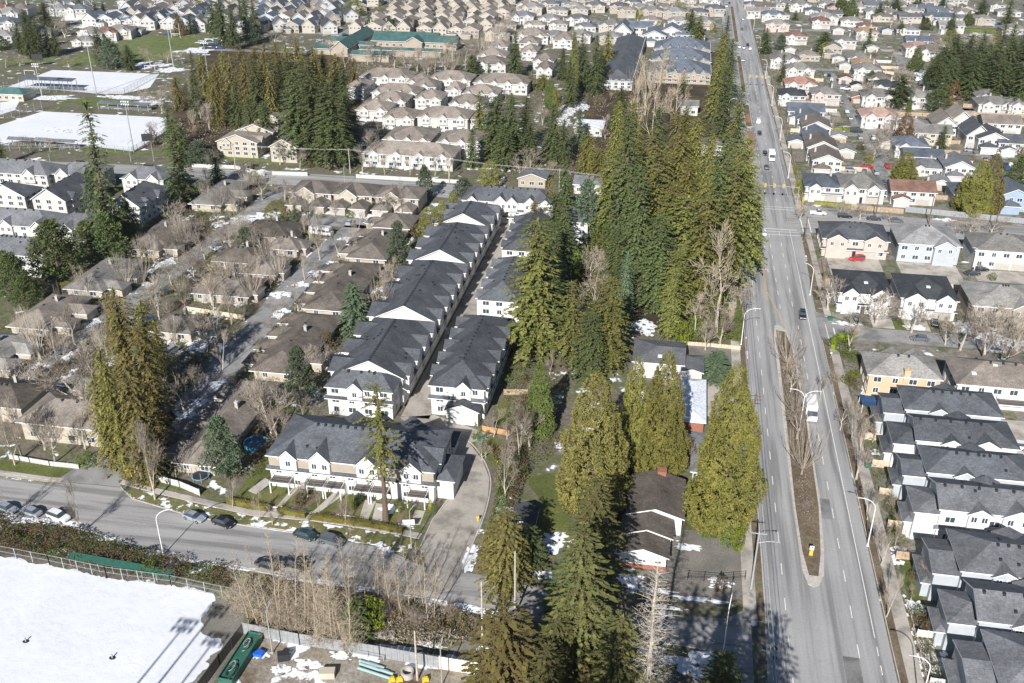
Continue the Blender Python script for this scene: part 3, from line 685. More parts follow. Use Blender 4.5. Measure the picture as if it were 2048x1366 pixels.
def box_truck(x, y, rz, label):
    t = thing('box_truck', label, 'truck', (x, y, .03), rz, None); m = MB(); m.box(-3.4, -1.2, .9, 1.7, 1.2, 3.4); part('cargo_box', m, [WHITE], t)
    m = MB(); m.prism([(1.8, -1.1), (3.6, -1.1), (3.6, 1.1), (1.8, 1.1)], .5, 1.7); m.add([(1.8, -1.05, 1.701), (3.5, -1.05, 1.701), (3.0, -.95, 2.7), (1.8, -.95, 2.7), (1.8, 1.05, 1.701), (3.5, 1.05, 1.701), (3.0, .95, 2.7), (1.8, .95, 2.7)], [(0, 1, 2, 3), (7, 6, 5, 4), (3, 2, 6, 7), (0, 3, 7, 4)])
    part('cab', m, [PAINT['white']], t); m = MB(); m.quad((3.52, -1.0, 1.75), (3.52, 1.0, 1.75), (3.02, .9, 2.68), (3.02, -.9, 2.68)); part('windshield', m, [GL], t)
    m = MB(); m.box(-3.3, -.5, .5, 2.8, .5, .89); part('chassis', m, [DARK], t)
    for wx in (-2.3, 2.7):
        for wy in (-.95, .95): m = MB(); m.tube((0, -.15, 0), (0, .15, 0), .45, .45, 12); part('wheel', m, [TYRE], t, loc=(wx, wy, .45))
    return t
# ---------------------------------------------------------------- street furniture
def lamp_post(x, y, h, rz, label, arm=2.6, double=False, place=None, group='street lamps', straight=False):
    t = thing('street_lamp', label, 'street lamp', (x, y, 0), rz, group); m = MB()
    m.cyl(0, 0, 0, .25, .22, 8); m.cyl(0, 0, .25, h * .8, .11, 8, 0, .075); part('pole', m, [WHITE if not straight else STEEL], t)
    for sg in ((1, -1) if double else (1,)):
        m = MB(); pts = []
        for i in range(8):
            a = i / 7 * math.pi / 2; pts.append((sg * arm * (1 - math.cos(a)) * 1.0, 0, h * .8 + h * .2 * math.sin(a)))
        if straight: pts = [(0, 0, h * .79), (sg * arm, 0, h * .84)]
        m.path(pts, [.07] * len(pts), 6); part('arm', m, [WHITE if not straight else STEEL], t); m = MB()
        e = pts[-1]; m.add([(e[0], -.13, e[2] - .03), (e[0] + sg * .7, -.1, e[2]), (e[0] + sg * .7, .1, e[2]), (e[0], .13, e[2] - .03), (e[0], -.1, e[2] + .12), (e[0] + sg * .65, -.06, e[2] + .08), (e[0] + sg * .65, .06, e[2] + .08), (e[0], .1, e[2] + .12)],
                    [(0, 1, 2, 3), (7, 6, 5, 4), (0, 4, 5, 1), (1, 5, 6, 2), (2, 6, 7, 3), (3, 7, 4, 0)]); part('lamp_head', m, [STEEL], t)
    if not label: later(place, t, 'white curved street lamp')
    return t
def utility_pole(x, y, h, rz, label, arms=1, m_=None, lamp=0, place=None):
    t = thing('utility_pole', label, 'utility pole', (x, y, 0), rz, 'utility poles'); m = MB(); m.cyl(0, 0, 0, h, .19, 8, 0, .13); part('pole', m, [m_ or BARK], t)
    for k in range(arms):
        m = MB(); z = h - .5 - k * 1.0; m.box(-1.3, -.2, z, 1.3, -.08, z + .14); a = part('crossarm', m, [BARK if m_ is None else STEEL], t)
        m = MB()
        for u in (-1.2, -.6, .6, 1.2): m.cyl(u, -.14, z + .14, z + .35, .05, 6)
        part('insulators', m, [GUT], a)
    if lamp:
        m = MB(); m.path([(0, 0, h * .8), (lamp * .5, 0, h * .84), (lamp, 0, h * .85)], [.05] * 3, 6); m.box(lamp - .1, -.12, h * .85 - .05, lamp + .6, .12, h * .85 + .08); part('lamp_arm', m, [STEEL], t)
    if not label: later(place, t, 'wooden utility pole')
    return t
def wires(label, pts, offs=(-1.1, -.5, .5, 1.1), r=.022, sag=.5):
    m = MB()
    for o in offs:
        for a, b in zip(pts, pts[1:]):
            p = [(a[0] + o, a[1], a[2])]
            for i in range(1, 9):
                s = i / 8; p.append((a[0] + (b[0] - a[0]) * s + o, a[1] + (b[1] - a[1]) * s, a[2] + (b[2] - a[2]) * s - sag * 4 * s * (1 - s)))
            m.path(p, [r] * 9, 3)
    return tag(part('power_lines', m, [GUT], None), label, 'power line')
def mast(x, y, h, place, lab='tall floodlight mast'):
    t = thing('floodlight_mast', None, 'light mast', (x, y, 0), 0, 'floodlight masts of the sports fields'); m = MB(); m.cyl(0, 0, 0, h, .3, 8, 0, .14); part('mast', m, [STEEL], t)
    m = MB(); m.box(-1.8, -.1, h - .2, 1.8, .1, h - .05); m.box(-1.8, -.1, h - 1.3, 1.8, .1, h - 1.15); part('crossbar', m, [STEEL], t); m = MB()
    for u in (-1.5, -.5, .5, 1.5):
        for zz in (h - .6, h - 1.7): m.box(u - .25, -.4, zz, u + .25, -.05, zz + .35)
    part('floodlights', m, [WHITE], t); later(place, t, lab); return t
def fence(pts, h, label, mat=None, post=2.6, solid=True, name='fence', group=None, cat='fence', rails=2, mesh_mat=None, cap=None):
    """runs along ground points; posts are parts"""
    x0, y0 = pts[0]; t = thing(name, label, cat, (x0, y0, 0), 0, group); mat = mat or WOODF; P_, B_ = MB(), MB()
    for (ax, ay), (bx, by) in zip(pts, pts[1:]):
        ax -= x0; bx -= x0; ay -= y0; by -= y0; L = math.hypot(bx - ax, by - ay)
        if L < .05: continue
        n = max(1, round(L / post)); dx, dy = (bx - ax) / L, (by - ay) / L; nx, ny = -dy * .05, dx * .05
        for i in range(n + 1):
            px, py = ax + dx * L * i / n, ay + dy * L * i / n
            s = .06 if not solid else .075; P_.box(px - s, py - s, 0, px + s, py + s, h + .08)
        if solid:
            k = max(2, int(L / .9))
            for i in range(k):
                s0, s1 = L * i / k, L * (i + 1) / k - .03; hh = h * (1 + .0 * (i % 2))
                a = (ax + dx * s0, ay + dy * s0); b = (ax + dx * s1, ay + dy * s1)
                B_.prism([(a[0] - nx * .5, a[1] - ny * .5), (b[0] - nx * .5, b[1] - ny * .5), (b[0] + nx * .5, b[1] + ny * .5), (a[0] + nx * .5, a[1] + ny * .5)], .05, hh)
        else:
            for r in range(rails):
                z = h * (r + 1) / rails - .03; B_.tube((ax, ay, z), (bx, by, z), .035, None, 4)
            k = int(L / .35)
            for i in range(k):
                s0 = L * i / k; p = (ax + dx * s0, ay + dy * s0); q = (p[0] + dx * .35, p[1] + dy * .35)
                B_.tube((*p, .05), (*q, h), .009, None, 3, 0, False); B_.tube((*q, .05), (*p, h), .009, None, 3, 0, False)
    part('panels' if solid else 'chain_link_mesh', B_, [mat], t); part('posts', P_, [cap or mat], t); return t
def hedge(pts, wd, h, label, mat=None, dens=60, name='hedge', seed=1, group=None):
    r = random.Random(seed); x0, y0 = pts[0]; t = thing(name, label, 'hedge', (x0, y0, 0), 0, group); m = MB(); core = MB()
    for (ax, ay), (bx, by) in zip(pts, pts[1:]):
        ax -= x0; bx -= x0; ay -= y0; by -= y0; L = math.hypot(bx - ax, by - ay); dx, dy = (bx - ax) / L, (by - ay) / L; nx, ny = -dy, dx; k = wd / 2 - .12
        core.prism([(ax - nx * k, ay - ny * k), (bx - nx * k, by - ny * k), (bx + nx * k, by + ny * k), (ax + nx * k, ay + ny * k)], 0, h - .14)
        for i in range(int(L * dens * (wd + 2 * h) / 3)):
            s = r.uniform(0, L); q = r.random() * (wd + 2 * h)
            if q < h: o, z = -wd / 2, q
            elif q < h + wd: o, z = q - h - wd / 2, h
            else: o, z = wd / 2, q - h - wd
            p = Vector((ax + dx * s + nx * o, ay + dy * s + ny * o, z)) + rv(r, .09); d = (rv(r) + Vector((nx * o, ny * o, z - h / 2)) * .8).normalized()
            kite(m, p, d, d.cross(rv(r)).normalized(), r.uniform(.15, .3), .14)
    part('foliage', m, [mat or CED], t); part('inner_growth', core, [mat or CED], t); return t
# ---------------------------------------------------------------- ground and roads
def W(px_list, z=0): return [G(a, b, z) for a, b in px_list]
def flat(name, polys, mat, z, kind="structure"):
    m = MB()
    for p in polys:
        A = sum(p[i][0] * p[(i + 1) % len(p)][1] - p[(i + 1) % len(p)][0] * p[i][1] for i in range(len(p)))
        if A < 0: p = p[::-1]
        m.add([(x, y, z) for x, y in p], [tuple(range(len(p)))])
    o = part(name, m, [mat], None); o["kind"] = kind; return o
def slab(name, polys, mats, h, z0=-.05):
    m = MB()
    for p in polys:
        A = sum(p[i][0] * p[(i + 1) % len(p)][1] - p[(i + 1) % len(p)][0] * p[i][1] for i in range(len(p)))
        if A < 0: p = p[::-1]
        m.prism(p, z0, h, 0, 1 if len(mats) > 1 else 0)
    return struct(name, m, mats)
def offset(pts, d):
    out = []
    for i, p in enumerate(pts):
        a = Vector(pts[max(0, i - 1)]); b = Vector(pts[min(len(pts) - 1, i + 1)]); t = (b - a).normalized(); out.append((p[0] - t.y * d, p[1] + t.x * d))
    return out
def ribbon(pts, d0, d1): return offset(pts, d0) + offset(pts, d1)[::-1]
def ragged(p, amp=.6, step=1.2, seed=0):
    out = []
    for i in range(len(p)):
        a, b = p[i], p[(i + 1) % len(p)]; L = math.hypot(b[0] - a[0], b[1] - a[1]); n = max(1, int(L / step)); nx, ny = -(b[1] - a[1]) / max(L, .01), (b[0] - a[0]) / max(L, .01)
        for k in range(n):
            t = k / n; x, y = a[0] + (b[0] - a[0]) * t, a[1] + (b[1] - a[1]) * t; q = amp * (noise.noise(Vector((x * .5, y * .5, seed))) + .5 * noise.noise(Vector((x * 1.7, y * 1.7, seed)))); out.append((x + nx * q, y + ny * q))
    return out
def rect(x0, y0, x1, y1): return [(x0, y0), (x1, y0), (x1, y1), (x0, y1)]
def smooth(pts, n=6):
    out = []
    for i in range(len(pts) - 1):
        p0, p1, p2, p3 = [Vector(pts[max(0, min(len(pts) - 1, i + k))]) for k in (-1, 0, 1, 2)]
        for j in range(n):
            t = j / n; out.append(tuple(.5 * ((2 * p1) + (-p0 + p2) * t + (2 * p0 - 5 * p1 + 4 * p2 - p3) * t * t + (-p0 + 3 * p1 - 3 * p2 + p3) * t ** 3)))
    out.append(tuple(pts[-1])); return out
SOIL = ground('soil_ground', [(.3, (.1, .085, .065)), (.45, (.17, .15, .12)), (.55, (.115, .125, .06)), (.66, (.25, .235, .2)), (.78, (.15, .15, .08))], .08, 1.1, .6, snow_scale=.16)
YARD = ground('suburb_ground', [(.32, (.12, .095, .07)), (.44, (.24, .22, .2)), (.55, (.11, .12, .06)), (.66, (.3, .285, .265))], .09, .9, .64)
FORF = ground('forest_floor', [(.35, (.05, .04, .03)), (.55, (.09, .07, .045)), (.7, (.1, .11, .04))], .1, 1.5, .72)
GRASS = ground('lawn_grass', [(.35, (.085, .1, .032)), (.55, (.125, .14, .045)), (.7, (.18, .165, .075))], .12, 2.0)
GRASSF = ground('field_grass', [(.35, (.12, .15, .055)), (.65, (.165, .19, .075))], .02, .3)
GRASSS = ground('frosty_grass', [(.35, (.12, .13, .05)), (.6, (.19, .17, .08))], .12, 2.0, .54, snow_scale=.4)
VERGE = ground('verge_soil', [(.35, (.12, .09, .065)), (.6, (.19, .15, .105)), (.72, (.15, .16, .07))], .15, 2.0)
GRAVEL = ground('gravel_ground', [(.35, (.15, .14, .125)), (.6, (.22, .205, .18))], .2, 3.5)
BUILDG = ground('building_site_soil', [(.35, (.13, .085, .055)), (.5, (.25, .22, .18)), (.65, (.32, .29, .25))], .14, 1.6, .58, snow_scale=.16)
SNOW = ground('snow_cover', [(.3, (.66, .68, .72)), (.7, (.75, .76, .79))], .08, .6, bd=.12, grain=.13)
SNOWP = ground('old_snow', [(.3, (.6, .62, .66)), (.7, (.8, .82, .85))], .5, 2.5, bd=.12)
ASPH = asphalt('avenue_asphalt', (.325, .322, .32), 'y')
ASPX = asphalt('street_asphalt', (.325, .318, .31), 'x')
ASPS = asphalt('side_asphalt', (.27, .265, .26))
ASPP = asphalt('asphalt_patch', (.2, .2, .195))
CONW = asphalt('pavement_concrete', (.42, .385, .34))
LANE = asphalt('lane_concrete', (.36, .33, .29))
KERB = plain('kerb_concrete', (.47, .44, .4), .85, var=.2)
PMARK = plain('road_paint', (.75, .75, .72), .6, var=.2, scale=3); YMARK = plain('yellow_road_paint', (.6, .42, .12), .6, var=.2, scale=3)
REDP = ground('red_paving', [(.3, (.3, .15, .1)), (.7, (.36, .2, .14))], .4, 2)
flat('ground', [rect(-900, 40, 700, 1800)], SOIL, 0)
flat('suburb_ground', [rect(43.6, 105, 420, 1150), rect(-190, 610, 20.2, 1150)], YARD, .006)
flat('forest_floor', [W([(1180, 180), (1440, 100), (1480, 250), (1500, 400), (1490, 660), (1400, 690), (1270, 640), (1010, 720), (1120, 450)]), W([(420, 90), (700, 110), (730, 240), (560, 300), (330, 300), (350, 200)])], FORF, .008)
AX0, AX1 = 20.2, 39.4
flat('main_avenue', [[(AX0 - .9, 90), (AX1 - .3, 90), (AX1, 240), (40.4, 300), (40.6, 345), (AX1 + .3, 1300), (AX0 + 1.0, 1300), (AX0 + .6, 330), (AX0, 160)]], ASPH, .03)
xs = [(-420, 329), (-268, 331), (-200, 333), (-120, 334), (-75, 330), (-10, 324), (20, 319.6), (42, 317), (110, 312), (240, 305), (420, 296)]
xs = smooth(xs, 5); flat('cross_street', [ribbon([p for p in xs if p[0] < 22], -7.2, 7.2), W([(1560, 470), (1590, 408), (1700, 422), (1810, 434), (2048, 453), (2400, 478), (2400, 522), (2048, 490), (1810, 473), (1630, 466)])], ASPX, .034)
fn = W([(-80, 937), (0, 947), (111, 963), (240, 975), (264, 999), (363, 1028), (440, 1045), (582, 1066), (643, 1076), (754, 1094), (788, 1106), (850, 1135), (921, 1143), (1000, 1158), (1080, 1178), (1180, 1205), (1266, 1226), (1351, 1231), (1451, 1237), (1500, 1215)])
fs = W([(1510, 1400), (1486, 1366), (1470, 1325), (1451, 1305), (1351, 1288), (1263, 1281), (1180, 1262), (1087, 1245), (1000, 1231), (898, 1202), (722, 1176), (605, 1158), (469, 1134), (308, 1107), (188, 1064), (88, 1040), (0, 1026), (-80, 1015)])
flat('front_street', [fn + fs], ASPX, .034)
# entrance drive and the two roads of the bungalow estate
flat('estate_road', [W([(111, 962), (158, 931), (212, 897), (243, 850), (252, 820), (300, 760), (352, 836), (300, 900), (252, 948), (240, 974)]),
                     ribbon(smooth([(-112, 172), (-128, 176), (-140, 180), (-147, 186), (-149.5, 200), (-147.5, 220), (-145.5, 250), (-144, 290), (-142, 326)]), -3.6, 3.6),
                     ribbon(smooth([(-104, 150), (-105, 168), (-105.5, 190), (-106.5, 220), (-107, 250), (-106, 275), (-104, 292)]), -4.6, 3.6),
                     rect(-131, 289, -86, 300), rect(-139.5, 291, -131, 296)], ASPS, .038)
m = W([(-20, 735), (40, 722), (80, 752), (20, 800), (-20, 830)]); flat('estate_court', [m], ASPS, .037)
lane = ribbon(smooth([(-53.4, 300), (-53.5, 260), (-53.6, 215), (-54, 190), (-52, 175), (-46, 163)]), -3.1, 3.0)
flat('townhouse_lane', [[(-56.7, 178), (-50.3, 178), (-50.3, 300), (-56.7, 300)], W([(800, 835), (868, 830), (985, 870), (905, 900), (850, 880)])], LANE, .04)
flat('curved_lane', [W([(870, 1190), (842, 1092), (865, 1040), (895, 1000), (903, 940), (895, 905), (905, 868), (940, 888), (965, 920), (979, 958), (975, 1000), (960, 1050), (942, 1090), (920, 1145), (905, 1180)])], LANE, .044)
flat('side_street', [[(AX1 - .2, 233.5), (46, 234.2), (92, 234.2), (160, 236), (160, 242.5), (90, 241.8), (52, 242), (44, 246), (AX1 - .2, 250)]], ASPS, .036)
st2 = []
for x, y0, y1 in ((76.5, 345, 560), (121, 330, 620), (166, 320, 640), (210, 320, 700)): st2.append(rect(x - 2.4, y0, x + 2.4, y1))
st3 = [rect(79.1, 395, 82, 440), rect(40, 432, 74.1, 438), rect(79, 440, 118, 446), rect(123.6, 560, 200, 567), rect(40, 566, 118.5, 572), rect(AX1 + .2, 690, 260, 697), rect(AX1 + .2, 800, 260, 807), rect(-100, 640, AX0 + .4, 646), rect(-160, 700, AX0, 706), rect(-64, 646.1, -58, 699.9)]
flat('suburb_lane', st2, ASPS, .036); flat('suburb_street', st3, ASPS, .041)
flat('estate_street', [rect(-500, 622, -190, 629), rect(-330, 690, -120, 697), rect(-300, 560, -190, 567), rect(-500, 760, -190, 768)], ASPS, .037); flat('estate_avenue', [rect(-226, 560, -219.5, 900)], ASPS, .042)
# markings
mk, ym = [], []
def dash(x, y0, y1, w_=.14, L=3.0, gap=6.0, dst=None):
    y = y0
    while y < y1: (mk if dst is None else dst).append(rect(x - w_ / 2, y, x + w_ / 2, min(y + L, y1))); y += L + gap
dash(23.4, 112, 312); dash(34.1, 112, 240); dash(33.6, 252, 312, L=3); dash(30.2, 250, 312, L=3)
dash(37.1, 128, 312, L=200, gap=1); dash(37.1, 110, 128, L=2, gap=2); dash(20.9, 110, 310, .1, 200, 1)
dash(26.8, 255, 312, .13, 200, 1, ym); ym.append([(26.7, 240), (26.85, 240), (30.6, 236), (30.5, 236)][:0] or rect(27.1, 255, 27.2, 312)); 
ym.append([(26.95, 262), (30.9, 238), (31.05, 238), (27.1, 262)])
for x in (24.5, 31, 34.8): dash(x, 340, 900)
dash(27.9, 345, 440, .13, 300, 1, ym); dash(28.15, 345, 440, .1, 300, 1, ym); dash(39.0, 345, 900, .1, 600, 1); dash(22.0, 345, 900, .1, 600, 1)
for x0, x1, y in ((21, 40, 309.5), (21, 40, 306.8), (21, 40, 331.5), (21, 40, 334)): mk.append(rect(x0, y, x1, y + .3))
for y0 in (313.5, ): mk.append(rect(28.5, y0 - 1.6, 39.5, y0 - 1.2))
for x in (41.3, 43.8): mk.append(rect(x, 311, x + .3, 324))
for yy in (295, 275):   # turn arrows
    mk.append([(28.2, yy), (28.35, yy), (28.35, yy + 2.2), (28.2, yy + 2.2)]); mk.append([(27.6, yy + 2.0), (28.35, yy + 2.2), (28.35, yy + 2.5), (27.7, yy + 2.4)]); mk.append([(27.3, yy + 2.2), (27.8, yy + 1.6), (27.8, yy + 2.8)])
mk.append(rect(43, 236.5, 43.3, 240.5)); mk.append([(41.2, 233.6), (41.35, 233.6), (41.35, 242), (41.2, 242)])
mk.append(rect(-30, 317.5 + 7, -28, 317.6 + 7))
flat('road_markings', mk, PMARK, .048); flat('yellow_road_markings', ym, YMARK, .048)
flat('street_markings', [ribbon(W([(1640, 441), (1810, 453), (2048, 471), (2300, 490)]), -.1, .1)], YMARK, .049)
flat('asphalt_patches', [rect(31.5, 112, 34.0, 121), rect(31.2, 156.5, 33.9, 163), rect(21.4, 100, 23.0, 108)], ASPP, .042)
# kerbed medians
def pill(x0, x1, y0, y1, n=8):
    r = (x1 - x0) / 2; c = (x0 + x1) / 2; p = []
    for i in range(n + 1): a = math.pi + math.pi * i / n; p.append((c + r * math.cos(a), y0 + r + r * math.sin(a)))
    for i in range(n + 1): a = math.pi * i / n; p.append((c + r * math.cos(a), y1 - r + r * math.sin(a)))
    return p
def taper(x0, x1, y0, y1, e): return [(x0 + .9, y0), (x1 - .9, y0), (x1 - .3, y0 + .9), (x1, y0 + 3), (x1 + e, (y0 + y1) / 2), (x1, y1 - 4), (x1 - 1.6, y1), (x0 + .6, y1), (x0, y1 - 3), (x0 - .2, (y0 + y1) / 2), (x0, y0 + 2.5)]
md = [(27.6, 137.2), (28.5, 136.6), (29.5, 137.3), (30.6, 140), (31.3, 147), (32.0, 160), (32.4, 190), (31.9, 226), (30.9, 236), (29.2, 239.5), (28.0, 239), (27.4, 232), (26.9, 190), (26.8, 160), (26.9, 141)]
mds = [md, pill(27.2, 30.4, 438, 482), pill(27.4, 30.0, 505, 600), pill(27.4, 30.2, 640, 790)]
slab('median_kerb', mds, [KERB, KERB], .16)
def shrink(p, k):
    cx = sum(a for a, b in p) / len(p); return [(cx + (a - cx) * k, b + (1.0 if b < sum(q[1] for q in p) / len(p) else -1.0) * .5) for a, b in p]
slab('median_soil', [[(28.0, 139.5), (29.6, 139.5), (30.6, 146), (31.6, 160), (32.0, 190), (31.5, 226), (30.5, 235.5), (28.2, 236), (27.7, 190), (27.2, 160), (27.4, 146)], pill(27.5, 30.1, 440, 480), pill(27.7, 29.7, 507, 598), pill(27.7, 29.9, 642, 788)], [VERGE], .19, .1)
slab('median_paving', [pill(27.6, 30.0, 447, 461), pill(27.7, 29.9, 405, 432)], [REDP], .21, .1)
# pavements and verges
slab('pavement', [rect(16.4, 126.5, 18.6, 312), [(40.7, 90), (43.1, 90), (43.0, 232.5), (40.9, 232.5)], [(41.6, 247), (43.4, 247), (43.6, 311), (41.9, 311)], [(41.0, 328), (43.2, 328), (43.0, 560), (41.0, 560)],
    W([(242, 968), (300, 984), (410, 1010), (500, 1031), (623, 1042), (700, 1053), (800, 1070), (838, 1078), (845, 1068), (800, 1059), (623, 1031), (500, 1020), (410, 999), (300, 974), (246, 960)]),
    W([(-60, 944), (0, 952), (90, 965), (120, 966), (130, 957), (100, 955), (0, 941), (-60, 933)])], [CONW, KERB], .12)
slab('verge', [[(39.5, 90), (40.6, 90), (40.8, 232.5), (39.6, 232.5)], rect(18.7, 126.5, 19.9, 312), [(40.5, 252), (41.5, 252), (41.8, 305), (40.7, 305)], [(40.9, 345), (41.0, 345), (41.0, 700), (40.2, 700)]], [VERGE, KERB], .1)
slab('kerb', [[(39.35, 90), (39.5, 90), (39.6, 232.5), (39.45, 232.5)], rect(19.95, 128, 20.15, 312), ribbon(fn[3:9], .05, .25), ribbon(fn[0:3], .05, .25), ribbon(W([(842, 1092), (865, 1040), (895, 1000)]), -.1, .1),
              ribbon(smooth(W([(905, 866), (940, 886), (965, 918), (980, 958), (976, 1000), (961, 1050), (943, 1090), (922, 1145)])), .0, .22), ribbon(fs[9:], .05, .25), ribbon(fs[1:8], .05, .25)], [KERB], .15)
slab('grass_verge', [W([(250, 957), (300, 968), (410, 992), (420, 985), (300, 955), (262, 948)])], [GRASS], .1)
slab('snowy_verge', [W([(244, 978), (268, 998), (363, 1024), (440, 1041), (582, 1062), (643, 1072), (760, 1092), (800, 1104), (838, 1090), (836, 1080), (800, 1072), (623, 1044), (500, 1033), (410, 1012), (300, 986)]), W([(-60, 936), (0, 944), (95, 958), (110, 961), (120, 968), (90, 967), (0, 953), (-60, 945)])], [GRASSS], .11)
# lawns and yards
flat('lawn', [W([(500, 1000), (470, 990), (545, 895), (560, 975), (545, 1010)]), W([(545, 1010), (560, 975), (800, 1010), (860, 1020), (838, 1062), (620, 1035)]), W([(950, 890), (990, 870), (1020, 930), (985, 935), (965, 905)]), W([(1045, 955), (1110, 945), (1150, 1000), (1140, 1065), (1075, 1062), (1090, 1010)]),
    W([(1370, 990), (1430, 960), (1440, 1080), (1370, 1060)]), W([(1770, 640), (1855, 640), (1868, 668), (1755, 668)]), W([(1000, 800), (1030, 800), (1035, 850), (985, 850)]), W([(1380, 740), (1440, 735), (1450, 790), (1385, 790)]),
    rect(44, 133, 46.5, 160), W([(1385, 600), (1480, 600), (1480, 680), (1375, 680)]), W([(1800, 540), (1860, 540), (1860, 570), (1810, 560)]), rect(45, 325, 60, 330), W([(0, 920), (130, 935), (150, 945), (110, 957), (0, 938)]), W([(150, 370), (480, 370), (470, 385), (150, 385)])], GRASS, .012)
flat('field_grass', [W([(110, 130), (130, 118), (245, 82), (290, 72), (445, 70), (440, 78), (400, 100), (300, 125), (280, 130)]), W([(105, 205), (210, 192), (262, 196), (275, 208), (200, 212)]), W([(175, 305), (330, 312), (700, 335), (700, 330), (330, 303), (200, 298)]), W([(0, 120), (110, 112), (110, 122), (0, 132)]), rect(160, 505, 210, 511)], GRASSF, .014)
flat('garden_path', [W(q) for q in ([(596, 965), (606, 967), (553, 1024), (545, 1022)], [(668, 985), (690, 988), (622, 1036), (614, 1034)], [(730, 1000), (752, 1003), (732, 1048), (716, 1045)], [(752, 1006), (775, 1010), (764, 1052), (742, 1048)], [(830, 1020), (850, 1022), (840, 1050), (822, 1050)])], CONW, .018)
flat('planting_bed', [W(q) for q in ([(612, 985), (650, 990), (600, 1025), (566, 1022)], [(690, 1000), (725, 1004), (700, 1040), (650, 1036)], [(800, 1020), (828, 1022), (818, 1050), (790, 1046)])], VERGE, .016)
flat('gravel', [W([(429, 1198), (400, 1240), (400, 1290), (360, 1366), (330, 1400), (395, 1420), (487, 1266), (490, 1205)]), W([(895, 1300), (935, 1283), (960, 1290), (950, 1318), (900, 1320)]), W([(1340, 690), (1490, 690), (1490, 730), (1390, 740)]), W([(1340, 1060), (1500, 1060), (1500, 1180), (1445, 1215), (1350, 1200), (1260, 1150), (1330, 1130)])], GRAVEL, .016)
flat('building_site', [W([(500, 1270), (960, 1345), (990, 1420), (400, 1420)])], BUILDG, .018)
flat('driveway', [rect(46.5, 276, 62, 291), rect(67, 274, 84, 290), rect(88, 268, 110, 288), rect(62, 242.5, 68, 249), rect(53.5, 242.5, 59, 249.4), rect(76, 242.5, 84, 250), rect(-45.5, 296, -55, 302), rect(0, 190, 14, 212), rect(58, 346, 74, 352), rect(71, 160, 80, 200)], CONW, .02)
rr = random.Random(5); dv = []
for k in range(170):
    x = rr.uniform(46, 240); y = rr.uniform(350, 780); dv.append(rect(x, y, x + rr.uniform(4, 9), y + rr.uniform(4, 9)))
flat('suburb_yards', dv, CONW, .022)
# snow
flat('snow_field', [ragged(W([(-60, 1108), (0, 1114), (100, 1130), (214, 1155), (343, 1171), (429, 1187), (432, 1196), (424, 1205), (418, 1218), (412, 1232), (404, 1243), (408, 1252), (402, 1262), (409, 1272), (422, 1276), (440, 1279), (446, 1288), (441, 1299), (430, 1304), (422, 1312), (416, 1322), (419, 1334), (404, 1347), (390, 1358), (370, 1372), (340, 1420), (-100, 1420)]), .8, .5)], SNOW, .045)
flat('sports_pitch_snow', [W([(0, 180), (105, 140), (318, 148), (300, 175), (245, 188), (190, 187), (60, 175), (-30, 196)]), W([(-60, 270), (0, 250), (85, 223), (335, 235), (333, 262), (265, 303), (180, 292), (60, 278), (-60, 300)]), W([(0, 205), (40, 200), (30, 220), (0, 230)]), W([(130, 28), (240, 18), (330, 10), (300, 25), (190, 40), (120, 42)])], SNOW, .045)
def blob(cx, cy, rx, ry, seed, n=44, j=.4):
    r = random.Random(seed); off = Vector((seed * 7.3, 0, 0)); p = []
    for i in range(n):
        a = 6.2832 * i / n; k = 1 + j * 1.6 * noise.noise(Vector((math.cos(a) * 2.2, math.sin(a) * 2.2, 0)) + off) + r.uniform(-.04, .04); p.append((cx + rx * k * math.cos(a), cy + ry * k * math.sin(a)))
    return p
sn = []
SP = """300,990,50,8;340,1004,55,8;395,1020,50,7;520,1052,45,6;560,1060,40,6;610,1068,20,4;720,1082,60,9;780,1098,55,16;940,1118,26,50;70,958,70,8;30,955,40,8;120,1045,90,14;40,1040,80,14;215,1078,80,10;300,1104,80,10;400,1125,80,8;480,1138,70,7;640,1165,120,9;760,1182,120,9;900,1208,110,9;960,1222,80,12;1000,1235,50,10;
780,1018,45,22;575,1018,80,6;690,1032,40,6;740,1050,50,6;810,1052,40,6;1110,1085,70,40;1010,1020,40,16;1095,1150,60,16;1260,1160,60,22;1300,1180,90,12;1400,1200,110,10;1330,1215,80,8;1440,1165,50,18;1400,1330,120,50;1300,1310,60,40;1260,1330,50,60;1380,1095,50,14;1370,870,26,46;1355,770,24,60;1345,720,18,40;1290,655,40,30;
400,685,50,40;420,650,40,22;300,745,50,26;240,720,50,24;560,590,50,14;600,570,40,12;560,545,40,16;490,440,60,20;540,430,50,14;640,425,60,10;720,432,60,10;370,830,40,20;440,770,40,20;105,775,50,18;60,820,40,20;420,600,30,16;330,520,30,14;250,560,30,16;620,680,50,18;660,720,60,16;640,700,30,30;560,800,30,14;700,640,40,10;
1830,1215,40,30;1850,1275,50,40;1860,1325,70,40;1800,1100,40,14;1790,1120,30,20;1770,870,40,14;1760,905,40,12;1740,785,30,26;1775,850,40,16;1930,655,50,26;1980,675,60,26;2030,690,40,20;1830,655,40,10;1650,590,24,20;1690,648,50,8;1890,440,40,6;1520,1000,0,0;
250,40,60,12;300,30,50,8;180,52,50,8;400,100,60,14;420,82,50,10;290,130,70,16;340,140,60,10;200,148,0,0;90,195,120,10;250,195,100,8;130,262,90,8;300,205,60,8;1130,225,40,30;1165,215,30,14;1130,245,30,16;1200,250,30,14;1960,70,40,8;1990,50,20,14;1870,170,40,20;1850,150,30,20;1790,170,20,16;2000,165,40,14;1720,110,30,10;680,1310,40,20;620,1330,60,20;560,1340,40,20;520,1310,40,16;800,1300,110,18;900,1318,70,14;860,1290,60,10;970,1300,40,20;1010,1270,30,14;1830,600,0,0"""
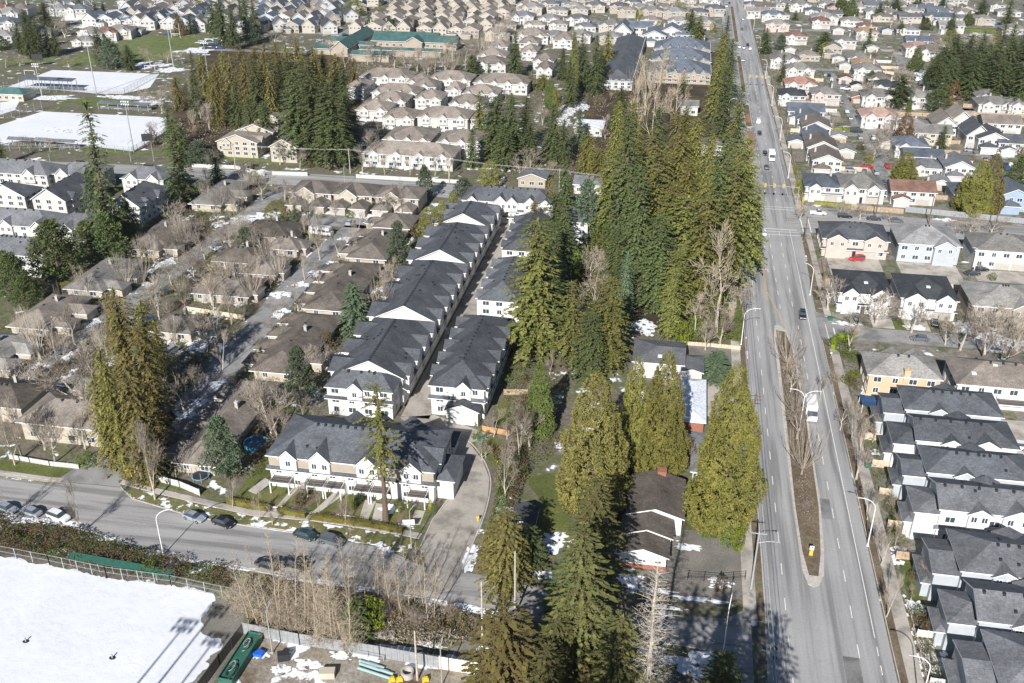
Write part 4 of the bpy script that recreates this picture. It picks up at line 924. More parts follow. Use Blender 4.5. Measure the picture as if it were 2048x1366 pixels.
for i, q in enumerate(SP.replace('\n', '').split(';')):
    if not q: continue
    a, b, c, d = map(float, q.split(','))
    if c == 0: continue
    x, y = G(a, b); x1, _ = G(a + c / 2, b); _, y1 = G(a, b - d / 2); sn.append(blob(x, y, abs(x1 - x), max(.25, abs(y1 - y)), i + 1))
    for k in range(3):
        sn.append(blob(x + rr.uniform(-1.3, 1.3) * (x1 - x), y + rr.uniform(-1.4, 1.4) * (y1 - y), abs(x1 - x) * rr.uniform(.12, .3), max(.15, abs(y1 - y) * rr.uniform(.15, .35)), i * 5 + k, 14))
for k in range(46):
    x, y = (rr.uniform(-156, -112), rr.uniform(170, 290)) if k % 2 else (rr.choice([rr.uniform(-103, -100), rr.uniform(-84, -76), rr.uniform(-172, -150)]), rr.uniform(155, 300))
    sn.append(blob(x, y, rr.uniform(.8, 3), rr.uniform(.8, 3.5), 900 + k, 30))
m = MB()
for i, p in enumerate(sn):
    z = .05 + (i % 12) * .004; m.add([(x, y, z) for x, y in p], [tuple(range(len(p)))])
    c = MB()
so_ = part('snow_patches', m, [ground('patchy_snow', [(.3, (.12, .1, .07)), (.7, (.2, .18, .12))], .5, 2.5, .42, bd=.08, snow_scale=.7)], None); so_["kind"] = "structure"
# roadside brush that nobody could count
def brush(name, label, polys, h, n, mats, seed, size=.42):
    r = random.Random(seed); m = MB()
    for p in polys:
        xs_ = [a for a, b in p]; ys_ = [b for a, b in p]; k = 0; t_ = 0
        def inside(x, y):
            c = False; j = len(p) - 1
            for i in range(len(p)):
                if (p[i][1] > y) != (p[j][1] > y) and x < (p[j][0] - p[i][0]) * (y - p[i][1]) / (p[j][1] - p[i][1]) + p[i][0]: c = not c
                j = i
            return c
        while k < n and t_ < n * 12:
            t_ += 1; x, y = r.uniform(min(xs_), max(xs_)), r.uniform(min(ys_), max(ys_))
            if not inside(x, y): continue
            hz = h * (.55 + .9 * max(0, noise.noise(Vector((x * .3, y * .3, seed))) + .35)); z = hz * (1 - r.random() ** 2 * .8)
            tn = noise.noise(Vector((x * .22, y * .22, seed + 9))); mi = 0 if tn + r.uniform(-.25, .25) < .08 else 1
            d = Vector((r.uniform(-1, 1), r.uniform(-1, 1), r.uniform(-.4, 1))).normalized(); kite(m, Vector((x, y, z)), d, d.cross(rv(r)).normalized(), size * r.uniform(.6, 1.4), size * .42, mi); k += 1
    o = part(name, m, mats, None); return tag(o, label, 'brush', kind='stuff')
brush('bramble_thicket', 'brown and green bramble thicket between the front street and the snowy field', [W([(-60, 1030), (0, 1046), (150, 1075), (260, 1100), (350, 1128), (460, 1150), (470, 1185), (340, 1168), (214, 1150), (0, 1108), (-60, 1100)])], 2.2, 15000, [BRAM, CEDG], 3)
brush('bramble_thicket', 'brown bramble thicket under the leafless alders by the building site', [W([(490, 1160), (620, 1180), (900, 1225), (960, 1250), (960, 1280), (880, 1300), (690, 1278), (500, 1262), (480, 1200)])], 1.8, 12000, [BRAM, TWIGR], 4)
brush('bramble_thicket', 'brown shrub thicket along the outer side of the curved lane', [W([(980, 900), (1040, 900), (1060, 950), (1040, 985), (1030, 1080), (1040, 1140), (1000, 1150), (955, 1120), (990, 1010), (992, 950)])], 1.7, 9000, [BRAM, CEDG], 5)
brush('undergrowth', 'tangled undergrowth on the floor of the wooded belt beside the avenue', [W([(1180, 400), (1440, 400), (1490, 640), (1480, 690), (1370, 690), (1370, 640), (1270, 630), (1180, 640), (1140, 560)])], 2.4, 16000, [BRAM, LAUR, CEDG], 6, .55)
brush('garden_planting', 'mixed brown and green planting between the bungalows of the estate', [[(-157, 172), (-111, 172), (-111, 288), (-157, 288)], [(-100, 150), (-79, 150), (-79, 296), (-100, 296)], [(-172, 150), (-152, 150), (-152, 320), (-172, 320)]], 1.0, 15000, [BRAM, CEDG, TWIGR], 9, .5)
brush('garden_planting', 'mixed brown and green planting in the yards of the right suburb', [[(44, 345), (200, 345), (200, 600), (44, 600)]], 1.0, 9000, [BRAM, CEDG], 10, .7)
brush('rough_growth', 'rough brown growth in the clearings beyond the cross street', [[(-75, 345), (-20, 345), (-20, 500), (-75, 500)], [(-218, 362), (-172, 362), (-176, 440), (-230, 440)], [(-210, 500), (-60, 500), (-80, 538), (-210, 538)]], 1.3, 8000, [BRAM, TWIGR], 11, .7)
brush('yard_growth', 'tangled brown and green growth in the yards between townhouses and cedars', [W([(1022, 715), (1110, 730), (1125, 900), (1060, 945), (1030, 900), (1005, 800)])], 1.3, 5500, [BRAM, CEDG], 12, .4)
brush('ground_litter', 'leafy brown planting in the soil of the avenue median', [[(28, 148), (30.6, 148), (31.4, 190), (30.8, 234), (28.5, 234), (27.8, 190)]], .5, 3500, [BRAM, TWIGR], 7, .25)
brush('garden_shrubbery', 'low brown shrubbery in the front gardens east of the avenue', [[(43.4, 160), (46.5, 160), (47, 230), (43.4, 230)], [(43.3, 112), (46, 112), (46, 134), (43.3, 134)]], .9, 2600, [BRAM, CEDG], 8, .3)
# ---------------------------------------------------------------- the townhouse complex in the middle
TG = 'long grey-roofed townhouse rows'
building('townhouse_row', 'long white townhouse row with charcoal roof, four gables and balconies facing the front street', 'townhouses', (-74.8, 148.3, -41.6, 163), 7.3, 3.6, 'g', 'h', 'x', 'hip', 'hip', group=TG, floors=3, win='SE', wz=.9, wh=1.25, ww=1.3, winstep=3.6,
         gables=[('S', 4.2, 3.4, 2.0), ('S', 10.6, 4.2, 2.5), ('S', 20.2, 4.2, 2.5), ('S', 29.0, 3.8, 2.1), ('E', 5.5, 4.6, 1.9), ('N', 8, 5, 2.2), ('N', 20, 5, 2.2)], vent=12, skirt=[('S', 4.6, .8)],
         balc=[(-74.2, -70.2, 145.9, 148.3, 2.7), (-66.6, -63.2, 145.9, 148.3, 2.7), (-62.9, -59.6, 145.9, 148.3, 2.7), (-57.2, -54.0, 145.9, 148.3, 2.7), (-53.7, -50.4, 145.9, 148.3, 2.7), (-46.4, -42.8, 145.9, 148.3, 2.7)],
         wings=[((-41.58, 150.2, -38.2, 158.6), 4.2, 1.4, 'y', 'hip', 'hip')])
A1 = [o for o in COL.objects if o.get('label', '').startswith('long white townhouse row')][0]; 
for q in ((-74.8, 148.22, -72.4, 148.296), (-68.8, 148.22, -66.4, 148.296), (-62.0, 148.22, -56.8, 148.296), (-52.4, 148.22, -47.8, 148.296), (-43.8, 148.22, -41.6, 148.296), (-41.596, 148.3, -41.52, 163)): m = MB(); m.box(q[0], q[1], 5.15, q[2], q[3], 7.3); part('cladding_panel', m, [WL['b']], A1)
for k, (y0, y1, zt, nm) in enumerate([(182.2, 210.6, 8.4, 'nearest'), (211.0, 248.0, 8.6, 'second'), (248.4, 278.0, 8.8, 'third'), (278.4, 297.6, 8.6, 'farthest')]):
    L = y1 - y0; n = int(L / 7)
    building('townhouse_row', f'{nm} charcoal-roofed townhouse block along the west side of the concrete lane', 'townhouses', (-72.2, y0, -57.2, y1), 7.3 if k else 7.2, 3.9, 'g', 'h', 'y', 'gable', 'hip', group=TG, floors=3, win='SE', wz=.9, ww=1.4, wh=1.3, winstep=3.0,
             gables=[('E', (i + .5) * L / n + .3, 4.2, 1.9, 2.6, 1.0) for i in range(n)], vent=int(L / 1.35), skirt=[('E', 4.6, 1.1)],
             wings=[((-74.3 - .0 * i, y0 + .8 + i * (L - 1) / 3, -70, y0 + (i + .82) * (L - 1) / 3 + .5), 7.1, 1.7, 'x', 'gable', 'x') for i in range(3)])
building('townhouse_row', 'white end house with charcoal hip roof in front of the nearest lane block', 'townhouses', (-72.8, 176.2, -58.0, 182.1), 7.0, 3.0, 'g', 'h', 'x', 'hip', 'hip', group=TG, floors=3, win='SE', wz=.9, gables=[('S', 6.5, 3.4, 1.9)], vent=3, skirt=[('S', 4.5, .8)])
building('townhouse_row', 'white townhouse block with charcoal hip roof on the east side of the concrete lane', 'townhouses', (-50.2, 180.2, -38.2, 215.5), 7.4, 3.5, 'g', 'h', 'y', 'hip', 'hip', group=TG, floors=3, win='SWE', wz=.9,
         gables=[('S', 7.5, 3.2, 1.9)] + [('E', 3 + i * 6.2, 3.6, 1.7) for i in range(5)] + [('W', 4 + i * 6.2, 3.8, 1.7, 0, .9) for i in range(5)], vent=13, skirt=[('S', 4.6, .9), ('E', 4.6, .8)],
         wings=[((-46, 177.0, -39, 180.18), 3.4, 1.6, 'y', 'gable', 'x')])
building('townhouse_row', 'charcoal-roofed townhouse block half hidden behind the tall firs east of the lane', 'townhouses', (-48.8, 226, -38.2, 254), 7.2, 3.3, 'g', 'h', 'y', 'hip', 'hip', group=TG, floors=3, win='SW', gables=[('W', 4 + i * 7, 3.6, 1.7, 0, .9) for i in range(4)], vent=9)
building('townhouse_row', 'charcoal-roofed townhouse block at the far end of the lane beside the white back row', 'townhouses', (-48.8, 261, -38.2, 290), 7.2, 3.3, 'g', 'h', 'y', 'hip', 'hip', group=TG, floors=3, win='SW', gables=[('W', 4 + i * 7, 3.6, 1.7, 0, .9) for i in range(4)], vent=9)
building('townhouse_row', 'white townhouse row with grey roof closing the far end of the concrete lane', 'townhouses', (-70.5, 302, -40.0, 313), 7.2, 3.4, 'g', 'h', 'x', 'hip', 'hip', group=TG, floors=3, win='S', wz=.9, ww=1.2,
         gables=[('S', 3.5, 3.4, 1.9), ('S', 13, 4.2, 2.4), ('S', 16.9, 3.6, 2.1), ('S', 23, 4, 2.3), ('S', 28, 3.4, 1.9)], vent=8, skirt=[('S', 4.5, .8)], balc=[(-60, -54, 300, 302, 2.6), (-53.8, -48, 300, 302, 2.6)])
building('townhouse_row', 'grey-roofed townhouse end block glimpsed behind the layered spruce', 'townhouses', (-37.5, 288, -27, 309), 7.0, 3.2, 'g', 'h', 'y', 'hip', 'hip', group=TG, floors=3, win='SE', gables=[('E', 5, 3.6, 1.8), ('E', 13, 3.6, 1.8)], vent=5)
for x0, x1, y0, lab in ((-63, -55, 164.5, 'wide snowy-edged charcoal porch roof behind the front townhouse row'), (-68.5, -64.5, 165, 'small pointed charcoal garage roof behind the front townhouse row, near its left end'), (-46.5, -41.5, 163.8, 'small pointed charcoal garage roof behind the right end of the front townhouse row')):
    building('garage', lab, 'garage', (x0, y0, x1, y0 + 5), 3.0, 2.0, 'g', 'h', 'x', 'hip', 'hip', over=.6, floors=1, win='', group='garages behind the front townhouse row')
# ---------------------------------------------------------------- brown-roofed bungalow estate
BG = 'brown-roofed bungalows of the estate'
def bung(x0, y0, x1, y1, ax, place, wings=(), zt=2.6, rise=2.8, roof='b', wall='c', gb=(), desc='brown-roofed bungalow row', win='SE'):
    t = building('bungalow_row', None, 'bungalow', (x0, y0, x1, y1), zt, rise, roof, wall, ax, 'hip', 'hip', over=.9, group=BG, floors=1, win=win, wz=.9, winstep=4, wings=wings, gables=gb, vent=2, chim=[((x0 + x1) / 2 + 1.2, (y0 + y1) / 2 + 2, zt, zt + rise + .9)])
    t.location = ((x0 + x1) / 2, (y0 + y1) / 2, 0)
    for ch in list(t.children): ch.location = (ch.location[0] - (x0 + x1) / 2, ch.location[1] - (y0 + y1) / 2, ch.location[2])
    later(place, t, desc); return t
def wl(x, ys, d, s, z=2.35):   # small cross wings along the side facing the road
    return [((min(x, x + s * d), y, max(x, x + s * d), y + 5), z, 1.5, 'x', 'hip', 'hip') for y in ys]
for y0, y1 in ((149.5, 182), (188, 218.5), (222.5, 254), (258.5, 281), (284.5, 296)):
    bung(-95.5, y0, -84.5 if y0 > 160 else -87.5, y1, 'y', 'right of the estate road', wl(-90, [y0 + 3 + i * 7.4 for i in range(max(1, int((y1 - y0) / 7.4)))], 9.4, -1) + (wl(-90, [y0 + 6], 9, 1) if y1 - y0 > 20 and y0 > 160 else []), roof='d' if y0 > 183 and y0 < 250 else 'b')
for i, (y0, y1) in enumerate(((176, 194), (199, 218), (223, 244.5), (253.5, 277), (295, 319))):
    bung(-167.5 + i * .8, y0, -157 + i * .8, y1, 'y', 'left of the estate road', wl(-162 + i, [y0 + 2 + k * 8 for k in range(2)], 9.5, 1), roof='b' if i % 2 else 'w', win='SE')
for x0, y0, x1, y1, ax in ((-130, 226.5, -114, 238, 'x'), (-134, 249, -121, 259, 'x'), (-135, 270, -119.5, 283, 'x'), (-122, 242, -112.5, 254, 'y'), (-122, 261, -113, 268, 'x'), (-129.5, 203, -119, 212, 'x')):
    bung(x0, y0, x1, y1, ax, 'between the two estate roads', wl(x1 - 4, [y0 + 2], 6, 1), roof='d' if x0 < -131 else 'b')
bung(-133.5, 155, -115.5, 166, 'x', '', (), 4.6, 2.8, 'b', 'c', desc='x', win='SE'); o_ = REG[''].pop()[0]; REG.pop(''); o_['label'] = 'two-storey cream duplex with brown hip roof behind the corner beside the estate entrance'; o_['group'] = BG
bung(-150, 160.5, -137.5, 170.5, 'x', '', (), 4.2, 2.5, 'd', 'c', desc='x'); o_ = REG[''].pop()[0]; REG.pop(''); o_['label'] = 'dark brown hip-roofed house with snow along its ridge at the left frame edge'
bung(-168, 156, -155, 168, 'x', '', (), 3.6, 2.5, 'b', 'c', desc='x'); o_ = REG[''].pop()[0]; REG.pop(''); o_['label'] = 'brown-roofed bungalow cut by the left frame edge beside the snowy verge'
for i, (x0, x1) in enumerate(((-132.5, -117.8), (-116.8, -103.2), (-101.8, -86.8))):
    c = (x0 + x1) / 2
    t = building('duplex', ('leftmost', 'middle', 'rightmost')[i] + ' of three brown-roofed duplexes with white gables at the head of the estate roads', 'duplex', (x0, 306, x1, 318), 5.0, 2.6, 'b', 'c', 'x', 'hip', 'hip', over=.6, group='brown-roofed duplexes in a line', floors=2, win='S', gables=[('S', (x1 - x0) / 2 - 1.5, 6.4, 2.6, 0, 1.2)],
             wings=[((x0 + .6, 299.5, x0 + 6, 305.99), 2.5, 1.5, 'y', 'hip', 'x'), ((x1 - 6, 299.5, x1 - .6, 305.99), 2.5, 1.5, 'y', 'hip', 'x')])
    for u in (x0 + 3.3, x1 - 3.3): opening(t, 'S', (x0, 299.5, x1, 318), u - x0, 0, 4.4, 2.1, 'garage')
# ---------------------------------------------------------------- grey-roofed townhouses at the upper left
def row_px(pl, pr, zt, depth, rise, roof, wall, lab, gab=(), group=None, e0='hip', e1='hip', floors=3, name='townhouse_row', cat='townhouses', chim=(), vent=6, win='SE', axis='x', lower=None, y0=None, extra=(), place=None, desc=None):
    a, b = G(*pl, zt), G(*pr, zt); x0, x1 = a[0] + .5, b[0] - .5; y0 = (a[1] + b[1]) / 2 + .5 if y0 is None else y0
    t = building(name, lab, cat, (x0, y0, x1, y0 + depth), zt, rise, roof, wall, axis, e0, e1, group=group, floors=floors, win=win, vent=vent, chim=chim, gables=gab, wings=[((w_[0] + x0, w_[1] + y0, w_[2] + x0, w_[3] + y0), *w_[4:]) for w_ in extra])
    if place:
        c = ((x0 + x1) / 2, y0 + depth / 2)
        for ch in list(t.children): ch.location = (ch.location[0] - c[0], ch.location[1] - c[1], ch.location[2])
        t.location = (*c, 0); later(place, t, desc)
    return t
UG = 'grey-roofed townhouses at the upper left'; PL = 'at the upper left'
for pl, pr, dep, gb in (((-70, 340), (88, 356), 12, [('S', 26, 4.6, 2.4), ('S', 8, 4.6, 2.4)]), ((105, 348), (190, 355), 12, [('S', 3.5, 4.6, 2.6)]), ((238, 358), (328, 362), 12, [('S', 4, 4.6, 2.4), ('S', 12, 4.6, 2.4)]),
                        ((-80, 443), (92, 460), 12, [('S', 16, 4.4, 2.2), ('S', 27, 4.4, 2.2), ('S', 37, 3.6, 2)]), ((96, 455), (190, 462), 12, [('S', 14, 4.4, 2.2)]), ((-60, 505), (75, 516), 12, [('S', 22, 4.4, 2.2)])):
    row_px(pl, pr, 6.6, dep, 3.4, 'm', 'w', None, gb, UG, 'hip', 'hip', place=PL, desc='long pale grey townhouse row')
for pl, pr, dep in (((60, 400), (131, 405), 24), ((212, 414), (282, 416), 20), ((-30, 388), (45, 398), 10)):
    row_px(pl, pr, 6.2, dep, 4.2, 'g', 'w', None, [('E', 5, 3.8, 1.9), ('E', 13, 3.8, 1.9)] if dep > 12 else [], UG, 'gable', 'hip', axis='y', place=PL, desc='dark gable-fronted townhouse block')
# ---------------------------------------------------------------- taupe townhouse estate beyond the cross street
TD = 'taupe-roofed townhouses beyond the cross street'
def gabs(L, n, wd=3.4, r=1.7): return [('S', (i + .5) * L / n, wd, r) for i in range(n)]
v2 = lambda u, v: (650 + u / 2.926, v / 2.926)
for pl, pr, dep, n, zt in ((v2(210, 900), v2(750, 930), 12, 4, 6.4), (v2(650, 830), v2(930, 850), 13, 3, 7), (v2(340, 810), v2(610, 840), 16, 3, 6.5), (v2(530, 690), v2(840, 700), 12, 3, 7), (v2(840, 700), v2(1000, 712), 12, 1, 6), (v2(330, 690), v2(520, 705), 12, 2, 6), (v2(180, 640), v2(360, 660), 12, 2, 6),
                           (v2(720, 610), v2(930, 620), 11, 3, 6), (v2(270, 590), v2(470, 605), 11, 3, 6), (v2(520, 580), v2(680, 590), 11, 2, 6), (v2(800, 550), v2(1010, 560), 11, 3, 6), (v2(265, 545), v2(540, 555), 11, 4, 6), (v2(500, 590 - 82), v2(650, 515), 10, 1, 6), (v2(700, 530), v2(800, 535), 9, 1, 6), (v2(470, 485), v2(610, 492), 11, 2, 6),
                           (v2(600, 465), v2(850, 480), 12, 3, 6.4), (v2(860, 490), v2(1190, 495), 14, 4, 6.4), (v2(190, 455), v2(500, 460), 12, 3, 6.4), (v2(85, 530), v2(240, 520), 16, 1, 6)):
    L = G(*pr, zt)[0] - G(*pl, zt)[0]
    row_px(pl, pr, zt - 1.2, dep + 3, 3.4, 't', 'w', None, gabs(L, n, 3.6 if n > 2 else 4.2), TD, 'hip', 'hip', place='beyond the cross street', desc='taupe-roofed white townhouse row', vent=0, floors=2)
for pl, pr, dep in (((433, 282), (512, 290), 14), ((540, 292), (590, 300), 14), ((470, 262), (545, 268), 12), ((510, 243), (575, 248), 12)):
    row_px(pl, pr, 6.0, dep, 3.2, 't', 'c', None, [('S', 4, 3.6, 1.8), ('E', 5, 3.6, 1.8)], TD, 'gable', 'hip', axis='y', place='left of the big fir clump', desc='taupe-roofed cream townhouse', vent=0)
for pl, pr, dep, n in ((v2(880, 330), v2(1060, 335), 11, 2), (v2(870, 375), v2(1060, 385), 12, 2), (v2(950, 275), v2(1070, 280), 10, 1), (v2(1090, 210), v2(1310, 215), 14, 2), (v2(1130, 255), v2(1250, 258), 12, 1), (v2(1140, 305), v2(1240, 310), 12, 1), (v2(1330, 235), v2(1450, 240), 18, 1), (v2(1210, 360), v2(1340, 365), 12, 2), (v2(1230, 410), v2(1330, 412), 12, 2)):
    row_px(pl, pr, 4.8, dep + 4, 3.4, 't', 'w', None, gabs(G(*pr, 6)[0] - G(*pl, 6)[0], n), TD, 'hip', 'hip', place='right of the green-roofed school', desc='taupe-roofed townhouse row', vent=0, floors=2)
building('townhouse_row', 'long charcoal-roofed block with a line of white roof vents beyond the firs', 'townhouses', (-43.5, 500, -27, 618), 4.6, 4.0, 'g', 'w', 'y', 'hip', 'hip', floors=3, win='SE', vent=0)
for i, (y0, y1) in enumerate(((520, 538), (552, 570), (584, 602))):
    building('townhouse_row', ('nearest', 'middle', 'farthest')[i] + ' dark slate townhouse block with white dormer gables left of the avenue', 'townhouses', (-20, y0, 12, y1 + 6), 5.0, 5.2, 's', 'b', 'x', 'hip', 'hip', group='slate townhouse blocks', floors=3, win='SE', vent=0, gables=[('S', 4 + 4.8 * k, 3, 2.6) for k in range(6)])
# ---------------------------------------------------------------- green-roofed school
sc_ = thing('school', 'low school with long teal metal roofs and pale brick walls beyond the bare wood', 'school', (-165, 585, 0))
W_, Rm = MB(), MB()
for (x0, y0, x1, y1, zt, rise, ax) in ((-190, 585, -138, 597, 4.2, 3.2, 'x'), (-194, 603, -154, 610, 4.2, 2.0, 'x'), (-205, 556, -196, 608, 4.6, 4, 'y'), (-218, 584, -205.2, 594, 3.4, 2, 'x'), (-217, 560, -205.2, 568, 3.4, 1.6, 'x'), (-195.8, 574, -186, 580, 3.6, 1.6, 'x'), (-190, 562, -142, 567, 3.4, 1.2, 'x'), (-190, 545, -168, 553, 3.6, 1.8, 'x'), (-168, 581, -158, 590, 4.6, 3.2, 'y')):
    x0 -= 165 - 330; x1 -= 165 - 330; W_.box(x0 - 0, y0 - 585, -.2, x1, y1 - 585, zt); gable_fill(W_, x0, y0 - 585, x1, y1 - 585, zt, rise, ax, 'gable', 'gable', .6); roof_faces(Rm, x0, y0 - 585, x1, y1 - 585, zt, rise, ax, 'gable', 'gable', .8)
part('wall', W_, [WL['b']], sc_); part('roof', Rm, [RF['v'], WHITE], sc_)
for i in range(13): ob('window', win_mesh(1.8, 1.6), sc_, (-24 + i * 4.2, 0, 1.4))
# ---------------------------------------------------------------- houses right of the avenue, near ones
RG = 'houses right of the avenue'
building('house', 'peach and white two-storey house with charcoal hip roof behind the red parked car', 'house', (45, 291, 64, 305), 5.8, 3.2, 'g', 'p', 'x', 'hip', 'hip', group=RG, win='SW', garage=('S', 14.5), door=('S', 9.5), gables=[('S', 4, 6, 1.9, 0, 1.2), ('S', 15, 6, 1.9, 2.8, .8)], vent=3, skirt=[('S', 2.7, .7)])
building('house', 'pale grey two-storey house with light grey roof next to the peach one', 'house', (67, 290.5, 84.5, 306), 5.8, 3.4, 'l', 'g', 'x', 'hip', 'hip', group=RG, win='S', garage=('S', 12), gables=[('S', 13, 6, 2, 0, 1.5)], vent=2)
building('house', 'white house with weathered roof and two brown garage doors near the right edge', 'house', (88.5, 289, 106, 303), 5.8, 3.0, 'w', 'h', 'x', 'hip', 'hip', group=RG, win='S', garage=('S', 8, 13), vent=2)
building('house', 'black-roofed white house with one skylight, nearest the avenue lamp', 'house', (45, 250.6, 58.4, 266), 5.8, 3.1, 'k', 'h', 'x', 'hip', 'hip', group=RG, win='SW', gables=[('S', 3, 4, 1.9, 0, 1), ('S', 10.5, 4.4, 1.9, 0, 1)], skirt=[('S', 2.7, .5)], sky=[(52, 254, 7.6)], door=('S', 6.7))
building('house', 'black-roofed white house with skylight and white garage, second from the avenue', 'house', (61, 250, 75, 266), 5.8, 3.1, 'k', 'h', 'x', 'hip', 'hip', group=RG, win='S', gables=[('S', 3.4, 5.5, 2, 0, 1), ('S', 11, 4.6, 2, 2.7, .9)], garage=('S', 10.8), sky=[(68, 254, 7.6)], skirt=[('S', 2.7, .5)])
building('house', 'weathered tan-roofed house behind the leafless trees at the right edge', 'house', (79, 249, 97, 265), 5.4, 3.0, 'w', 'b', 'x', 'hip', 'hip', group=RG, win='S', vent=3, gables=[('S', 12, 5, 1.8, 0, 1)])
building('house', 'peach-walled house with weathered brown tile hip roof by the avenue hedge', 'house', (46.5, 205.6, 62, 216.4), 5.6, 2.8, 'w', 'o', 'x', 'hip', 'hip', group=RG, win='SW', chim=[(54.6, 205.9, 4.4, 7.4, WL['o'], 1.3)], gables=[('N', 4, 4, 1.7), ('N', 9, 4, 1.7)], vent=2)
building('house', 'white two-storey house with brown tile hip roof and white deck at the right edge', 'house', (65.5, 204.5, 86, 217), 5.6, 3.0, 'b', 'h', 'x', 'hip', 'hip', group=RG, win='SW', sky=[(69, 207, 7.2), (74, 210, 8.2)], vent=3, balc=[(74, 86, 201.8, 204.5, 2.7)], gables=[('N', 5, 4, 1.8), ('N', 11, 4, 1.8)])
for i, (y0, y1, yw, roof) in enumerate(((187.6, 197.2, 0, 'g'), (175.6, 185.2, 0, 'g'), (164.4, 173.2, 0, 'g'), (152.8, 162, 0, 'm'), (136.0, 146.5, 0, 'm'), (124.4, 133.2, 0, 'm'), (110.5, 121.8, 0, 'm'))):
    lab = nth(6 - i) + ' charcoal-roofed new house from the bottom along the avenue\'s right side'
    xw = 47.2; yw = (y0 + .6, y1 - 1.2); yc = (y0 + y1) / 2
    building('house', lab, 'house', (51.2, y0, 70, y1), 7.6, 2.3, roof, 'h' if i in (1, 3) else 'g', 'x', 'gable' if i % 2 else 'hip', 'hip', over=.5, group='new charcoal-roofed houses beside the avenue', win='SW', floors=2, wh=1.3, vent=5, skirt=[('S', 3.6, .7)] if i in (3,) else None,
             gables=[('S', 6.5, 3.6, 1.2, 4.2, .7), ('N', 9, 4.5, 1.3, 4.2, .9)] + ([('S', 13, 5, 1.6, 4.2, .6)] if i in (3, 1) else []),
             wings=[((xw, yw[0], 51.19, yw[1]), 6.0, 1.3, 'x', 'hip' if i % 2 else 'gable', 'x'), ((xw - 1.2, yw[0] + 1, xw - .01, yw[1] - 1), 3.0, .7, 'y', 'hip', 'hip')])
# ---------------------------------------------------------------- low white bungalow, shed and snowy-roofed houses beside the avenue's left
building('bungalow', 'white gable-fronted bungalow with dark mossy roof and red brick skirting beside the bottom firs', 'bungalow', (-5.0, 136.4, 3.2, 141.2), 2.9, 1.5, 'd', 'h', 'y', 'gable', 'gable', over=.5, floors=1, win='S', wz=1.4, ww=1.3, wh=.6, winstep=2.7,
         wings=[((-4.8, 141.21, 3.8, 146.6), 3.35, 1.55, 'y', 'gable', 'x'), ((-4.2, 146.61, 5.6, 158.5), 3.85, 1.7, 'y', 'gable', 'gable')], chim=[(1.4, 158.2, 2, 6.2, BRICK, 1.6)])
m = MB(); m.box(-5.1, 136.3, 0, 3.3, 136.38, .9); part('brick_skirting', m, [BRICK], [o for o in COL.objects if o.get('label', '').startswith('white gable-fronted bungalow')][0])
building('shed', 'small dark-roofed garden shed beside the green lawn', 'shed', (-25.2, 141.8, -21.2, 147), 2.3, 1.0, 'g', 'b', 'y', 'gable', 'gable', over=.4, floors=1, win='')
building('house', 'large grey flat-pitched house with skylight between the wood and the gravel drive', 'house', (-7, 205, 4.5, 216), 4.2, 1.6, 'm', 'w', 'x', 'hip', 'gable', floors=1, win='SE', sky=[(-1, 207, 5.0)], wings=[((4.51, 203, 9, 211), 3.6, .8, 'y', 'gable', 'hip')])
building('house', 'narrow house under a snow-covered roof beside the tall twin cedars', 'house', (4.5, 182, 9.5, 200), 3.2, 1.0, 'W', 'r', 'y', 'hip', 'hip', floors=1, win='E')
building('garage', 'white flat-roofed carport between the snowy-roofed house and the round cedar', 'garage', (7.4, 164, 10.6, 178), 2.7, .35, 'l', 'w', 'y', 'hip', 'hip', floors=1, win='')
building('house', 'small grey-roofed white cottage beyond the cross street, left of the round cedars', 'house', (-37, 336, -27, 345), 3.4, 2.0, 'm', 'w', 'x', 'gable', 'gable', floors=1, win='S', group=None)
building('house', 'white cottage with a flat roof cap behind the grey-roofed cottage', 'house', (-28, 352, -21, 359), 5.0, .8, 'k', 'w', 'x', 'hip', 'hip', floors=1, win='S')
building('house', 'weathered grey house half hidden by shrubs beyond the cross street', 'house', (-58, 340, -48, 350), 3.2, 2.0, 'm', 'b', 'y', 'gable', 'hip', floors=1, win='S')
building('house', 'snow-roofed white house in the clearing of the wooded belt', 'house', (-46, 412, -34, 426), 3.4, 1.7, 'W', 'w', 'y', 'gable', 'hip', floors=1, win='S')
building('house', 'small brown-walled house between the firs on the avenue\'s left side', 'house', (8, 392, 17, 402), 4.2, 2.0, 't', 'w', 'x', 'hip', 'hip', floors=1, win='S')
building('house', 'little white house near the tall firs on the avenue\'s left side', 'house', (-2, 455, 6, 463), 4.2, 2.0, 'w', 'w', 'x', 'gable', 'gable', floors=1, win='S')
